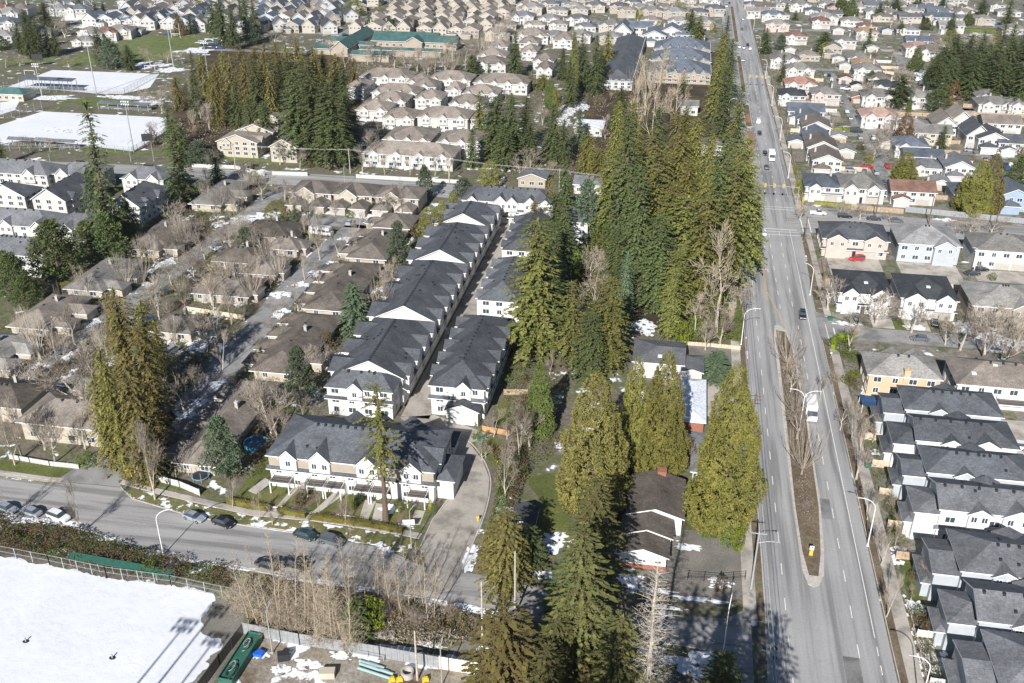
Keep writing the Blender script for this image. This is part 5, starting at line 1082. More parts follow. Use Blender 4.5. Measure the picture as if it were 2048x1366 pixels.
# ---------------------------------------------------------------- suburb houses: prototypes, then copies
HP = {}
def house_proto(v, roof, wall):
    """returns spec arguments for a kind of suburban house, local origin at the middle of the plan"""
    if v == 0: return dict(rect=(-6.5, -6.8, 6.5, 6.8), zt=4.9, rise=2.7, axis='x', gables=[('S', 3.4, 4.4, 1.7, 0, 1.2)], garage=('S', 9.5), skirt=[('S', 2.7, .6)], chim=[(3, 1, 6, 8.6)])
    if v == 1: return dict(rect=(-5.5, -7, 5.5, 7), zt=5.2, rise=2.8, axis='y', e0='gable', e1='gable', garage=('S', 3.4), wings=[((-5, -10.5, 1, -7.01), 2.8, 1.3, 'y', 'hip', 'x')], chim=[(-4, 2, 5, 8)])
    if v == 2: return dict(rect=(-8, -6.8, 8, 6.8), zt=4.9, rise=3.0, axis='x', gables=[('S', 4, 5, 2, 0, 1.4), ('S', 12, 4.4, 1.8, 2.7, .8)], garage=('S', 12), door=('S', 8), chim=[(-2, 1, 6, 9)])
    if v == 3: return dict(rect=(-7.5, -6, 7.5, 6), zt=4.7, rise=2.5, axis='x', e0='gable', e1='gable', garage=('S', 11), wings=[((-7, -9.5, -1.5, -6.01), 2.7, 1.2, 'y', 'gable', 'x')], chim=[(5.5, 1, 5, 8.2)])
    if v == 4: return dict(rect=(-7, -5.5, 7, 5.5), zt=3.2, rise=2.4, axis='x', gables=[('S', 4, 4.4, 1.5, 0, .8)], chim=[(2, 1, 4, 6.4)], floors=1)
    if v == 5: return dict(rect=(-4.6, -7.5, 4.6, 7.5), zt=4.8, rise=4.4, axis='y', e0='gable', e1='gable', gables=[('E', 7.5, 4, 2.6)], garage=('S', 2.8))
    if v == 6: return dict(rect=(-3.2, -3.2, 3.2, 3.2), zt=2.6, rise=1.3, axis='y', e0='gable', e1='gable', floors=1, win='', garage=('S', 3.2))
    if v == 7: return dict(rect=(-5, -9, 5, 9), zt=4.8, rise=2.9, axis='y', gables=[('S', 5, 5, 2, 0, 1), ('E', 6, 5, 2)], chim=[(2, 3, 6, 9)])
def sub_house(v, roof, wall, x, y, place, rz=0, s=1.0, group=RG):
    k = (v, roof, wall)
    nm, cat = ('garage', 'garage') if v == 6 else ('bungalow', 'bungalow') if v == 4 else ('house', 'house')
    if k not in HP:
        a = house_proto(v, roof, wall); r_ = a.pop('rect'); zt = a.pop('zt'); ri = a.pop('rise'); a.setdefault('win', 'S' if v != 5 else 'SE'); a.setdefault('floors', 2)
        t = building(nm, None, cat, r_, zt, ri, roof, wall, vent=0, winstep=2.7, **a); HP[k] = t; t.location = (x, y, 0)
        t.rotation_euler = (0, 0, rz); t.scale = (s, s, s)
    else: t = copy_tree(HP[k], None, (x, y, 0), rz, (s * rnd.uniform(.94, 1.1), s * rnd.uniform(.94, 1.12), s * rnd.uniform(.88, 1.08)))
    if 'label' in t: del t['label']
    t['group'] = group; later(place, t, f"{WNAME[wall]} {nm} with {RNAME[roof]} roof"); return t
v3 = lambda u, v: (1348 + u / 2.926, v / 2.926)
SUB = """690,545,0,k,w;740,480,2,p,w;885,540,0,w,p;735,395,2,w,w;650,340,2,w,w;785,300,4,b,b;715,205,0,r,w;860,118,0,r,w;605,135,2,w,p;580,80,2,s,w;880,95,2,w,w;770,640,3,s,w;790,685,1,s,w;830,735,1,b,w;830,785,1,s,w;860,850,1,d,w;890,915,1,b,w;715,815,6,s,w;1130,148,0,r,w;1125,182,0,o,w;1000,230,0,w,w;1085,335,0,w,w;1115,365,0,o,w;1130,405,0,w,w;1205,450,0,b,w;1235,495,0,k,w;1195,550,2,w,w;1420,560,0,w,w;1200,670,2,f,w;1435,230,3,s,w;1430,275,2,f,w;1505,295,2,b,w;1040,105,4,w,w;925,275,1,w,b;1245,170,6,s,g;1000,450,6,r,p;1070,490,6,k,w;1075,560,6,b,r;1430,45,3,s,w;1540,65,3,s,w;1570,95,3,s,w;1620,145,3,w,w;1700,55,1,b,w;1960,50,4,w,w;1545,240,4,b,w;1840,550,0,w,u;1880,590,2,w,w;2030,605,0,w,w;1670,690,5,t,w;1580,705,5,t,w;1910,710,3,t,w;1505,765,3,w,y;1765,775,5,g,w;1850,800,1,g,w;2000,820,3,g,w;1385,835,0,s,w;1460,890,3,s,w;1480,940,4,m,w;1660,960,1,m,w;600,20,0,w,w;660,18,0,l,w;740,22,2,w,w;520,28,6,w,w;1160,20,0,w,w;1230,12,0,w,w;1290,60,4,w,w;1370,155,4,l,w;1170,62,0,w,w;1340,70,4,g,w;1310,20,0,w,w;980,20,0,w,w;900,20,0,w,w;1080,25,4,w,w;1990,150,4,w,w;1900,20,0,b,w;680,280,6,w,w;960,170,6,w,w;960,330,6,w,w;1000,370,6,l,w;1160,270,6,w,w;920,830,6,w,w;1000,870,6,w,w;960,780,6,w,w;1260,820,6,w,w;1390,700,4,w,w"""
for q in SUB.replace('\n', '').split(';'):
    u, v, k, rf, wa = q.split(','); px, py = v3(float(u), float(v)); x, y = G(px, py, 5.0 if k != '6' else 3)
    sub_house(int(k), rf, wa, x, y + (0 if k == '6' else 1.5), 'right of the avenue', 0, rnd.uniform(.92, 1.04))
# two rows facing the cross street, right part
for (x, k, rf, wa) in ((50.5, 0, 's', 'w'), (63.5, 2, 'w', 'w'), (81, 3, 'r', 'w'), (101, 0, 's', 'w'), (114, 1, 's', 'u'), (126, 0, 'w', 'w')):
    sub_house(k, rf, wa, x, 350.5, 'facing the cross street', 0, .98)
for (x, y, k, rf, wa) in ((58, 361, 6, 's', 'w'), (94, 366, 6, 'l', 'w'), (112, 252, 0, 'w', 'w'), (118, 296, 0, 'w', 'w'), (115, 208, 0, 'b', 'w')):
    sub_house(k, rf, wa, x, y, 'near the right edge', 0, 1)
# far neighbourhoods
def grid(x0, x1, y0, y1, dx, dy, kinds, roofs, walls, place, group, skip=None, rz=(0,), js=1.0, lim=400):
    y = y0; j = 0; r = random.Random(int(x0 + y0))
    while y < y1:
        x = x0 + (j % 2) * dx * .4
        while x < x1:
            px = x + r.uniform(-1.2, 1.2) * js; py = y + r.uniform(-1.5, 1.5) * js
            if not (skip and skip(px, py)): sub_house(r.choice(kinds), r.choice(roofs), r.choice(walls), px, py, place, r.choice(rz), r.uniform(.88, 1.02), group)
            x += dx * r.uniform(.95, 1.1)
        y += dy if j % 2 else dy * 1.35
        j += 1
# top centre, grey hip roofs
grid(-120, 15, 626, 800, 16.5, 17, [0, 2, 4, 2], ['w', 'l', 'm', 't'], ['b', 'c', 'w'], 'in the top centre', 'grey-roofed houses in the far centre', lambda x, y: (-66 < x < -56) or (y > 635 and y < 652) or (695 < y < 711) or (x > -48 and y < 655 and x < 14))
for x, y, k in ((-42, 640, 5), (-34, 652, 3), (-22, 632, 1), (-12, 640, 1), (0, 636, 3)): sub_house(k, 's', 'w', x, y, 'beyond the slate townhouses', 0, 1.2, 'slate-roofed houses')
# top left, steep gables
grid(-400, -232, 632, 800, 10.8, 19, [5, 5, 1, 5], ['s', 'm', 's', 't', 'g'], ['c', 'b', 'w', 'g'], 'in the far estate', 'steep-roofed houses in the far estate', lambda x, y: (686 < y < 701) or (755 < y < 772) or (x < -300 and y < 612), rz=(0, 0, .5))
grid(-214, -128, 634, 800, 10.8, 20, [5, 5, 1], ['t', 't', 'b'], ['c', 'b', 'c'], 'behind the school', 'steep-roofed houses behind the school', lambda x, y: (686 < y < 701) or (755 < y < 772))
for px, py, rf, k in ((212, 66, 'r', 2), (240, 62, 'w', 2), (262, 56, 'w', 4), (190, 68, 'w', 0), (170, 76, 'w', 4), (182, 62, 't', 0), (252, 40, 's', 2), (284, 34, 's', 5), (325, 38, 's', 5), (345, 42, 's', 5), (400, 48, 'w', 5), (300, 44, 's', 5)):
    x, y = G(px, py, 4); sub_house(k, rf, 'w', x, y, 'behind the green field', .25, 1.0, 'houses behind the green field')
for px, py, rf, k in ((20, 30, 'w', 2), (45, 20, 'b', 0), (12, 45, 's', 2), (40, 62, 'w', 0), (140, 8, 'm', 2), (160, 20, 'm', 0), (120, 18, 'w', 0), (10, 75, 'w', 0), (5, 20, 'r', 0), (85, 60, 'w', 4), (290, 5, 'w', 0), (260, 3, 'w', 0), (320, 3, 'r', 0)):
    x, y = G(px, py, 4); sub_house(k, rf, 'w', x, y, 'at the far left', .2, 1.1, 'houses at the far left')
grid(245, 330, 560, 840, 18, 20, [0, 2, 4, 3], ['w', 's', 'm', 't'], ['w', 'b', 'c'], 'at the far right', 'houses at the far right', None)
grid(45, 200, 740, 860, 16.5, 18, [0, 2, 4, 3], ['w', 's', 'b', 'm'], ['w', 'c', 'b'], 'at the far right', 'houses at the far right', lambda x, y: 796 < y < 812 or abs(x - 76.5) < 8 or abs(x - 121) < 8)
# ---------------------------------------------------------------- tree planting (foot x, foot y, tip y, crown width in survey image)
def plant(place, group, rows):
    for q in rows.replace('\n', '').split(';'):
        q = q.strip()
        if not q: continue
        k, px, by, ty, w_ = q.split(','); tpx(k, float(px), float(by), float(ty), place, float(w_), group)
plant('beside the low white bungalow', 'tall cedars by the bungalow', "C2,1182,1015,742,152;C0,1318,955,700,112;C1,1262,940,712,80;C0,1440,1052,728,150;C4,1078,868,722,66")
plant('at the bottom centre', 'firs at the bottom', "N1,1185,1200,955,130;N1,1165,1375,1062,165;N3,1010,1180,1020,104;R2,985,1140,1040,60;N3,1005,1450,1218,180;N1,1090,1460,1290,130;N0,1225,1440,1230,120;N0,1432,1440,1305,96;RT,1165,1420,1310,60;F2,1060,1130,1040,70;F2,1120,1250,1090,80;SD,712,1278,1195,70;SL,745,1262,1190,60;N0,1115,1400,1235,130")
tpx('DEAD', 1290, 1440, 1115, '', 130, None, 'tall needleless fir with curved bare branches between the bottom firs and the avenue')
tpx('TOP', 772, 1042, 762, '', 88, None, 'lone tall fir with a bare trunk in front of the front townhouse row')
plant('around the left cedar row', 'cedars at the estate entrance', "R2,232,935,735,60;R3,262,950,640,74;R0,300,965,700,76;R2,322,905,620,70;R0,284,850,528,72;R3,312,800,560,62;R2,330,765,640,50;R0,262,800,575,46;R2,240,900,690,56;B1,305,965,860,60")
plant('left of the townhouses', 'conifers along the townhouse complex', "PI,452,955,830,84;PI,604,812,690,72;SP,712,662,562,72;PI,798,528,440,56;RC,864,492,398,64;C1,908,448,382,44;C1,885,470,400,40;PI,852,398,330,42;PI,928,398,355,52;RC,556,452,402,54;SD,593,452,408,22;PI,494,510,452,50;RC,510,372,334,28;SD,437,370,312,36")
plant('left of the estate', 'dark pines and firs at the left', "NF,222,500,198,80;NF,365,410,235,74;NF,355,330,195,34;PD,122,560,438,104;PD,38,600,505,80;PD,222,520,425,84;PD,250,490,420,60;PD,95,520,470,60;NF,345,300,210,40;PI,205,470,330,60;F3,370,330,250,40;PI,400,330,280,60;PI,420,320,290,40;PD,180,505,440,60;PD,262,470,400,40;SD,7,330,270,24;PD,60,620,550,60;PD,20,560,500,40")
plant('in the great fir clump', 'the great fir clump', "F3,600,318,130,70;F2,640,322,105,76;F3,670,335,165,76;F3,700,305,160,64;F2,620,290,120,60;F1,655,300,150,56;F3,690,335,190,50;F2,585,290,170,44")
plant('left of the fir clump', 'the wood behind the sports pitches', "R0,445,230,110,40;R2,470,240,100,44;F2,395,235,75,36;R0,500,250,90,44;F3,520,262,105,46;R3,430,215,130,40;R0,545,230,80,44;F2,540,255,120,40;R2,575,215,85,44;R0,600,200,78,42;F2,560,250,110,44;R2,630,190,80,42;F3,480,270,160,40;R0,650,180,85,38;R2,675,190,95,40;F2,690,215,110,38;R0,520,200,75,44;F2,505,285,170,36;R2,410,190,100,40;R3,455,200,90,40;F3,585,250,110,40;R0,560,190,72,40;R2,710,190,115,32;R0,437,255,165,34;SD,517,235,205,18;F3,535,290,190,40;R2,495,215,90,40;R0,640,215,95,40;R2,360,220,150,30;R0,525,240,88,40;R3,585,205,80,40;R0,615,225,95,40;R2,550,265,130,36")
plant('above the townhouses', 'firs beyond the cross street', "F2,995,315,165,64;F3,1025,320,170,66;F2,1050,305,180,50;F1,960,280,175,44;F3,1010,340,230,50;SD,945,335,255,34;F3,1060,330,230,40;F2,1105,328,205,50;F3,1125,330,240,40;R3,1175,350,252,52;RC,980,378,315,48;F2,1030,158,58,38;SD,945,152,108,38;R3,1085,180,148,30;C4,1100,215,150,26;R3,1112,235,155,28;SP,1158,290,215,34;R3,1060,180,145,20;SD,978,155,125,14;F1,1145,190,60,34;F3,1165,185,62,34;F2,1190,190,65,38;R3,1215,140,58,40;F2,1125,160,80,30;F1,1200,170,85,30;C4,1175,175,130,30;F3,1140,215,110,30;R3,1220,175,130,20")
plant('in the wooded belt', 'firs of the belt beside the avenue', "F1,1062,715,430,112;F2,1085,700,480,90;F3,1110,640,500,70;F4,1140,745,560,100;F1,1212,740,555,104;F2,1175,760,600,80;PI,1172,480,355,66;F2,1130,470,300,60;R2,1070,470,385,34;R2,1098,440,340,34;F2,1110,520,380,66;F3,1125,560,410,60;F2,1100,600,440,60;F3,1240,600,500,50;SP,1248,640,500,40;F2,1270,560,330,70;F1,1215,480,275,80;B3,1300,320,110,70;B3,1190,640,500,60;BM,1150,640,560,50;BM,1330,600,470,60;B3,1275,300,140,60;B3,1350,250,140,60;F2,1248,500,230,90;F1,1290,470,250,90;F4,1300,520,300,90;F0,1250,420,180,70;R3,1320,440,250,70;R1,1350,420,240,70;R1,1330,520,330,70;F1,1360,590,350,110;F4,1400,620,330,110;R3,1400,480,250,60;F2,1430,560,270,90;F4,1440,600,300,90;F1,1470,570,260,90;F4,1480,500,240,80;F2,1460,420,170,60;F2,1440,300,120,56;F1,1425,250,100,50;F2,1450,220,50,44;R3,1440,180,60,40;F2,1445,130,30,30;R3,1465,330,180,44;F0,1490,480,330,50;F1,1500,540,370,50;F0,1350,640,470,90;F2,1310,620,420,80;F1,1335,680,520,60;R3,1230,330,190,44;R3,1200,380,300,50;R1,1270,360,200,54;F2,1240,270,170,50;F1,1370,300,190,44;R0,1350,330,200,40;F2,1225,560,440,56;R2,1210,450,300,50;F2,1300,430,220,60;R3,1380,400,230,50;F1,1330,570,370,80;F2,1410,400,200,50;R1,1370,450,290,60;F4,1455,500,280,90;F1,1400,560,400,80;SD,1365,190,140,26;F2,1380,85,22,40;F1,1395,90,30,34")
plant('right of the avenue', 'conifers right of the avenue', "C1,1922,418,345,44;C0,1945,430,318,62;C2,1968,425,305,56;C1,1806,362,302,50;PD,2035,390,308,70;RC,1722,300,280,20;F3,1530,108,48,30;PI,1560,100,68,30;SD,1562,165,106,20;F3,1645,108,52,36;RC,1650,112,80,32;F3,1795,215,152,46;PD,1872,222,178,60;SD,1882,300,250,22;C4,1830,142,95,30;C4,1740,172,140,26;SD,1590,40,20,14;C4,1572,30,5,12;C4,1680,30,-8,34;C4,1700,32,-5,30;F3,1660,28,0,20;C1,1770,25,0,18;SD,1735,100,55,22;F2,1900,70,20,24;C4,1935,50,22,20;PD,1850,60,35,24;RC,1738,325,300,20;C1,1720,160,142,18;RC,1895,90,60,24;SD,1800,70,40,18;F3,1757,40,0,20;F2,1790,30,-5,24;F3,1830,28,-4,26;F2,1880,30,-10,30;F3,1960,40,-5,28;F2,2010,60,0,26;C1,1990,95,60,20")
plant('in the right-hand wood', 'the dark wood at the right', "F3,1880,160,75,50;F3,1900,150,60,50;F2,1925,160,50,56;F3,1945,175,70,54;F3,1960,185,80,50;F2,1985,170,45,54;F3,2005,190,55,56;F2,2030,185,40,56;F3,2050,200,60,56;F3,1895,195,110,44;F2,1915,185,90,50;F3,1970,200,100,50;F2,1940,200,110,44;F3,1990,210,110,50;F2,2020,215,100,50;F3,2045,225,110,50;R3,1935,200,155,30;C4,1865,165,110,34;F3,2070,190,50,60;F2,1865,180,95,40;RT,1905,200,160,28;C4,2045,230,165,30;F3,1955,150,55,40;F2,2010,160,35,50;F3,2035,150,50,40")
plant('at the top left', 'dark trees at the top left', "F3,45,112,40,26;F3,62,118,35,30;F2,82,116,30,30;F3,100,112,45,28;F2,115,112,55,24;F3,70,100,20,30;F2,95,60,-5,34;F3,60,80,10,26;F3,205,132,48,30;PI,225,138,75,50;F3,262,140,88,26;F3,430,75,0,30;F2,450,90,-15,36;F3,470,100,-5,30;F3,495,75,-30,30;F2,515,85,-20,30;F3,440,60,5,26;PI,505,90,40,40;RC,708,32,0,40;PD,0,100,70,40;F3,195,40,-5,20;F2,210,35,0,14;F3,262,30,5,10;R2,360,70,22,22;SD,382,68,30,22;RT,362,70,28,24;F2,485,60,-10,24;PI,740,62,28,20;PI,780,70,30,22;PI,832,65,38,20;C4,160,25,-5,16")
# leafless trees
plant('in the avenue median', 'leafless median trees', "BM,1574,735,655,70;BM,1590,835,755,70;BM,1603,950,850,76;B0,1580,785,715,56;B1,1594,880,800,50;SB,1610,1020,995,30")
plant('along the avenue\'s right verge', 'leafless verge trees', "B2,1720,905,830,56;B2,1712,960,860,60;B0,1702,880,800,50;B2,1735,1040,960,56;B2,1762,1130,1040,50;B2,1772,1235,1150,44;SB,1665,770,735,40;B0,1655,620,545,60;B1,1640,600,560,40;B2,1700,700,635,60;B1,1715,660,600,60;B0,1750,650,580,76;B1,1822,665,585,76;B0,1600,440,405,40;B2,1745,885,830,40;SY,1860,1180,1130,60;SB,1800,1110,1080,40;B2,1790,1090,1030,30;SB,1785,1015,985,30;B2,1640,800,740,34;B1,1680,860,790,40")
plant('at the right edge', 'leafless trees at the right edge', "B1,1920,700,610,90;B0,1965,720,620,90;B1,2005,740,640,80;B0,2030,700,620,70;B1,1950,680,600,70;B0,1985,690,600,80;B1,1890,690,620,60;B0,1935,480,420,60;B1,1980,470,430,50;B0,1680,435,400,50;B0,1720,440,405,50;B1,1780,445,420,40;B1,1910,480,430,50;B0,2010,630,590,60;B1,1790,270,215,50;B0,1745,320,265,60;RT,1805,290,215,46;B0,1760,300,240,50;B1,1740,205,150,60;B0,1800,170,130,40;B1,1755,180,160,30;B0,1880,130,80,50;B1,1860,105,70,40;B0,1950,110,60,50;B1,2000,110,70,50;B0,1630,25,5,20;B1,1780,60,25,30")
plant('around the estate roads', 'leafless estate trees', "V0,82,722,600,44;V0,55,700,610,34;V0,255,580,508,50;V0,238,560,500,40;V0,310,530,465,30;V0,130,625,560,30;V0,160,630,570,34;V1,345,510,438,46;V1,372,500,430,40;V1,365,490,420,40;V0,285,520,460,30;V1,440,425,362,44;V0,415,410,360,30;V1,482,420,350,44;V0,500,560,500,46;V1,540,545,468,60;V1,508,600,520,56;V0,560,560,500,34;B3,425,610,520,90;B1,430,640,550,60;B0,190,765,665,80;B1,170,830,700,120;B0,60,770,715,60;B1,118,740,645,60;B0,150,690,600,50;B1,30,930,810,60;B0,45,915,790,50;B1,110,925,825,60;B0,90,900,820,50;B1,170,900,820,70;B0,205,880,750,80;B1,370,825,740,80;B0,395,790,730,60;B2,445,740,660,40;B2,460,700,640,40;B0,310,1000,830,60;B1,300,960,850,70;B2,160,1070,960,64;B1,5,1060,960,50;B0,215,720,640,50;B2,350,690,600,50;B1,390,560,480,50;B0,320,640,540,60;B2,470,520,450,40;B2,590,620,560,30;B2,560,650,590,30;B2,680,520,455,40;B2,715,470,425,40;B1,600,420,370,50;B0,690,400,360,50;B1,785,425,360,60;B0,770,430,380,50;B1,570,400,350,60;B0,525,400,340,60;B1,620,480,420,40;B2,640,580,520,30;B1,180,600,520,40;B0,350,460,400,60;B1,60,410,370,50;B1,270,440,380,40;B3,460,500,440,50;B1,530,520,450,60;B2,610,560,500,30;B0,640,520,460,40;B0,235,650,590,50;B1,410,520,450,60;B0,480,470,410,50")
plant('by the bungalow row', 'leafless trees by the bungalow row', "B1,545,880,745,90;B0,520,840,750,80;B1,560,900,800,60;B0,620,740,690,50;B1,650,735,680,50;V1,765,650,540,56;B1,790,610,530,60;B0,775,590,520,40;B0,640,870,800,40;SB,600,1000,965,50;SB,560,850,820,40;SY,770,640,590,50;B1,1010,1000,880,60;B2,1040,920,790,60;B1,1060,900,800,60;B2,690,1050,970,26;B2,520,1040,970,26;B2,640,1035,960,24;B2,545,1050,1010,26;B2,465,1015,960,24")
plant('above the building site', 'leafless alders above the building site', "A0,545,1262,1120,50;A1,520,1262,1080,60;A0,560,1258,1060,60;A2,630,1275,1110,70;A1,610,1270,1095,60;A0,615,1278,1130,50;A2,665,1290,1095,70;A0,650,1285,1080,60;A1,690,1300,1140,60;A0,720,1255,1190,30;A0,730,1200,1090,50;A1,700,1230,1070,60;A0,712,1215,1050,50;A0,757,1225,1095,40;A0,782,1235,1100,46;A1,765,1215,1130,40;A0,800,1235,1115,46;A0,806,1240,1110,40;A0,855,1240,1085,50;A1,848,1225,1100,40;A2,868,1235,1110,50;A0,580,1265,1120,50;A2,500,1250,1130,60;A0,830,1215,1120,30;SY,640,1290,1230,120;SY,560,1262,1215,110;SY,510,1240,1190,90;SY,690,1305,1250,90;SY,470,1215,1180,70;SB,770,1240,1210,60;SB,830,1255,1215,60;SY,600,1270,1200,100;SB,740,1230,1190,60;SB,900,1240,1200,50")
tpx('B3', 1432, 665, 445, '', 118, None, 'large pale leafless tree at the edge of the wooded belt, tallest beside the avenue')
plant('at the belt edge', 'small leafless trees at the belt edge', "B3,1390,660,580,50;B1,1440,690,600,60;B3,1480,620,560,50;B0,1410,700,640,50;SL,1365,690,640,34;SL,1350,670,620,26;SL,1430,610,570,30;C4,1470,680,600,26;CO,1150,560,486,24;RCG,1205,500,440,50;SG,1230,560,520,40;B1,1230,540,480,60;B3,1290,230,100,50;V1,1300,190,110,40;B3,1320,170,95,44;V1,1270,200,120,40;RCG,1165,540,480,40;B0,1180,560,490,50;B1,1260,620,560,40;B0,1100,830,790,40;B3,1400,640,590,50;SY,1460,650,610,50")
plant('around the school', 'leafless wood in front of the school', "B1,690,135,95,40;B0,735,130,90,40;B1,760,125,85,44;B0,790,140,90,40;B1,815,150,95,44;B0,835,145,88,44;V1,850,150,85,36;B1,870,145,90,40;B0,890,150,90,40;V1,905,148,88,36;B1,930,140,75,40;V0,975,120,55,30;V1,960,110,45,30;B0,1000,90,30,40;B1,1015,75,25,36;V1,945,125,60,24;B0,1020,60,18,30;B1,855,155,100,40;B0,905,120,70,40;V0,990,100,40,24;B1,1040,30,5,26;B0,740,110,80,30;B1,790,110,85,30")
plant('by the pitches', 'leafless trees by the sports pitches', "B1,232,138,85,60;B0,215,135,80,50;B1,302,132,90,40;B0,365,128,98,36;B1,335,125,98,30;B0,138,135,108,30;V0,390,215,150,20;B1,350,215,165,40;B1,300,220,170,40;B0,325,225,175,36;B1,58,310,265,44;B0,100,302,275,20;B1,400,205,130,40;B0,420,260,200,40;B1,110,70,30,50;B0,130,75,40,40;B1,12,135,98,40;B0,40,132,110,36;B1,610,240,170,40;B0,590,120,60,40;B1,550,90,55,36;B0,660,110,70,30;B1,430,340,290,30;B0,560,330,280,40;B1,600,335,290,40;B2,725,345,290,30;B2,770,350,300,26;B2,820,350,300,26;B2,870,352,305,26;B2,900,352,300,26;B0,745,330,255,50;B1,725,300,230,40;B2,650,335,300,20;B0,1060,335,290,50;B1,1040,350,310,50;B1,1100,300,250,40;B0,1085,250,205,30")
# shrubs
plant('by the townhouse lane', 'evergreen shrubs by the townhouses', "SG,705,1010,985,14;SG,716,1008,985,14;SL,706,1020,990,12;SL,800,1025,1000,12;SG,818,1030,1000,16;SG,795,1020,995,12;SG,868,1030,1000,10;SL,862,1020,998,10;SG,618,985,955,14;SG,605,1000,985,10;SG,955,850,835,18;SG,965,880,868,14;SL,948,878,866,12;SL,958,870,858,12;SG,975,870,860,10;SR,600,1010,985,30;SR,720,1000,985,20")
plant('in the yards', 'garden shrubs', "SG,1695,765,750,30;SG,1680,695,678,50;SG,1710,720,700,24;SR,1700,770,750,24;SL,1475,1100,1055,32;SG,1455,1090,1050,36;SG,1410,1075,1040,24;SR,1440,1180,1150,30;SG,1400,990,965,30;SG,1420,950,900,30;SP,1430,760,700,70;SR,1380,930,880,30;SG,1460,1060,1010,24;SR,1790,740,720,20;SG,1760,780,760,16;SG,1800,730,705,14;SR,1840,1060,1030,14;SL,1835,1060,1045,12;SG,1860,1240,1220,16;SR,1880,1280,1250,20;SR,1850,1270,1240,20;SG,1780,980,960,14;SG,175,930,900,40;SG,400,650,630,30;SG,620,1040,1030,10;SR,655,700,660,40;SR,780,700,660,40;SG,790,480,460,30;SG,700,435,420,20;SG,640,435,425,20;RCG,1300,710,690,20;SG,1600,380,360,16;SL,1590,350,330,10;C1,1595,388,350,16;SG,1490,345,330,10;CO,1888,475,455,8;SG,1950,640,620,12;CO,2015,370,330,10")
hedge(W([(455, 1005), (540, 1022)]), 1.0, 1.3, 'left piece of the clipped olive hedge in front of the townhouse gardens', mat=HEDG, group='clipped hedge pieces')
hedge(W([(556, 1025), (612, 1036)]), 1.0, 1.3, 'clipped hedge piece second from the left, before the townhouse gardens', seed=2, mat=HEDG, group='clipped hedge pieces')
hedge(W([(622, 1038), (736, 1053), (806, 1066)]), 1.0, 1.3, 'longest clipped olive hedge piece, right of the hedge gap before the townhouses', seed=3, mat=HEDG, group='clipped hedge pieces')
hedge(W([(1665, 700), (1672, 680), (1712, 676)]), 1.3, 1.6, 'curved lime green hedge at the corner of avenue and side street', LAUR, seed=4)
hedge(W([(1628, 408), (1700, 416)]), 1.0, 1.3, 'olive hedge along the cross street before the white houses', seed=5)
hedge([(116, 470), (150, 466)], 1.5, 2, 'straight dark hedge at the foot of the right-hand wood', CEDG, 30, seed=6)
hedge(W([(1865, 62), (1990, 66)]), 2.5, 2.5, 'long straight green hedge behind the right-hand wood', CEDG, 14, seed=8)
hedge(W([(118, 588), (140, 582)]), 1.5, 3, 'row of clipped yellow-green cedars between two bungalows at the left', CED, 40, seed=7)
hedge([(60, 442), (73, 441)], 1.2, 1.2, 'small yellow-green hedge before the beige house with arched door', LAUR, 30, seed=9)

for k, (x, y, h) in enumerate(((1, 73, 38), (7, 76, 36), (12.5, 71, 39), (-6, 70, 38), (-14, 68, 36), (17, 75, 34), (9.5, 66, 40))): tree('N%d' % (k % 3), x, y, h, 'beyond the bottom edge', 'firs beyond the bottom edge')


rt = random.Random(77)
def scatter(n, x0, x1, y0, y1, keys, hs, place, group, avoid=lambda x, y: False):
    k = 0
    while k < n:
        x, y = rt.uniform(x0, x1), rt.uniform(y0, y1)
        if avoid(x, y): continue
        q = rt.choice(keys); tree(q, x, y, rt.uniform(*hs) * (.55 if q[0] == 'S' and q not in ('SP', 'SD') else 1), place, group); k += 1
scatter(34, -156, -111, 172, 288, ['B0', 'B1', 'V0', 'V1', 'B2', 'BM', 'SR'], (5, 9), 'amid the estate bungalows', 'leafless trees amid the bungalows', lambda x, y: -152 < x < -141 and y > 185 or -111 < x)
scatter(14, -174, -153, 170, 325, ['B0', 'V0', 'V1', 'BM', 'SG'], (5, 9), 'on the estate west side', 'leafless trees on the west side')
scatter(12, -84, -75, 165, 296, ['B0', 'B1', 'SR', 'SG', 'B2'], (4, 7.5), 'behind the lane blocks', 'trees behind the lane blocks')
scatter(10, -38, -20, 165, 220, ['SG', 'SR', 'B1', 'SB', 'SG'], (3, 6), 'in the yards right of the lane', 'shrubs in the yards')
scatter(42, 45, 205, 352, 640, ['B0', 'BM', 'SG', 'RC', 'SD', 'SR', 'BM', 'C4'], (4, 8), 'amid the suburb houses', 'garden trees of the suburb', lambda x, y: abs(x - 76.5) < 5 or abs(x - 121) < 5 or abs(x - 166) < 5)
scatter(18, -165, -85, 345, 480, ['V0', 'B1', 'SR', 'V0', 'SG'], (4, 7), 'amid the taupe townhouses', 'trees amid the taupe townhouses')
scatter(26, -60, 15, 620, 800, ['RC', 'SD', 'SG', 'RC', 'B1'], (4, 9), 'amid the far centre houses', 'trees amid the far houses', lambda x, y: abs(y - 643) < 6 or abs(y - 703) < 6)
scatter(24, -400, -130, 632, 780, ['B1', 'SD', 'RC', 'B0', 'PI'], (5, 11), 'amid the far estate houses', 'trees amid the far estate houses')
scatter(16, -75, -22, 345, 500, ['B0', 'B1', 'SY', 'SR', 'BM'], (3, 8), 'in the brown clearing', 'small trees in the clearing')
scatter(20, -225, -168, 362, 440, ['B0', 'V1', 'SR', 'SR', 'SB', 'R2'], (5, 11), 'left of the taupe estate', 'small trees left of the taupe estate', lambda x, y: x > -187 and y < 420)

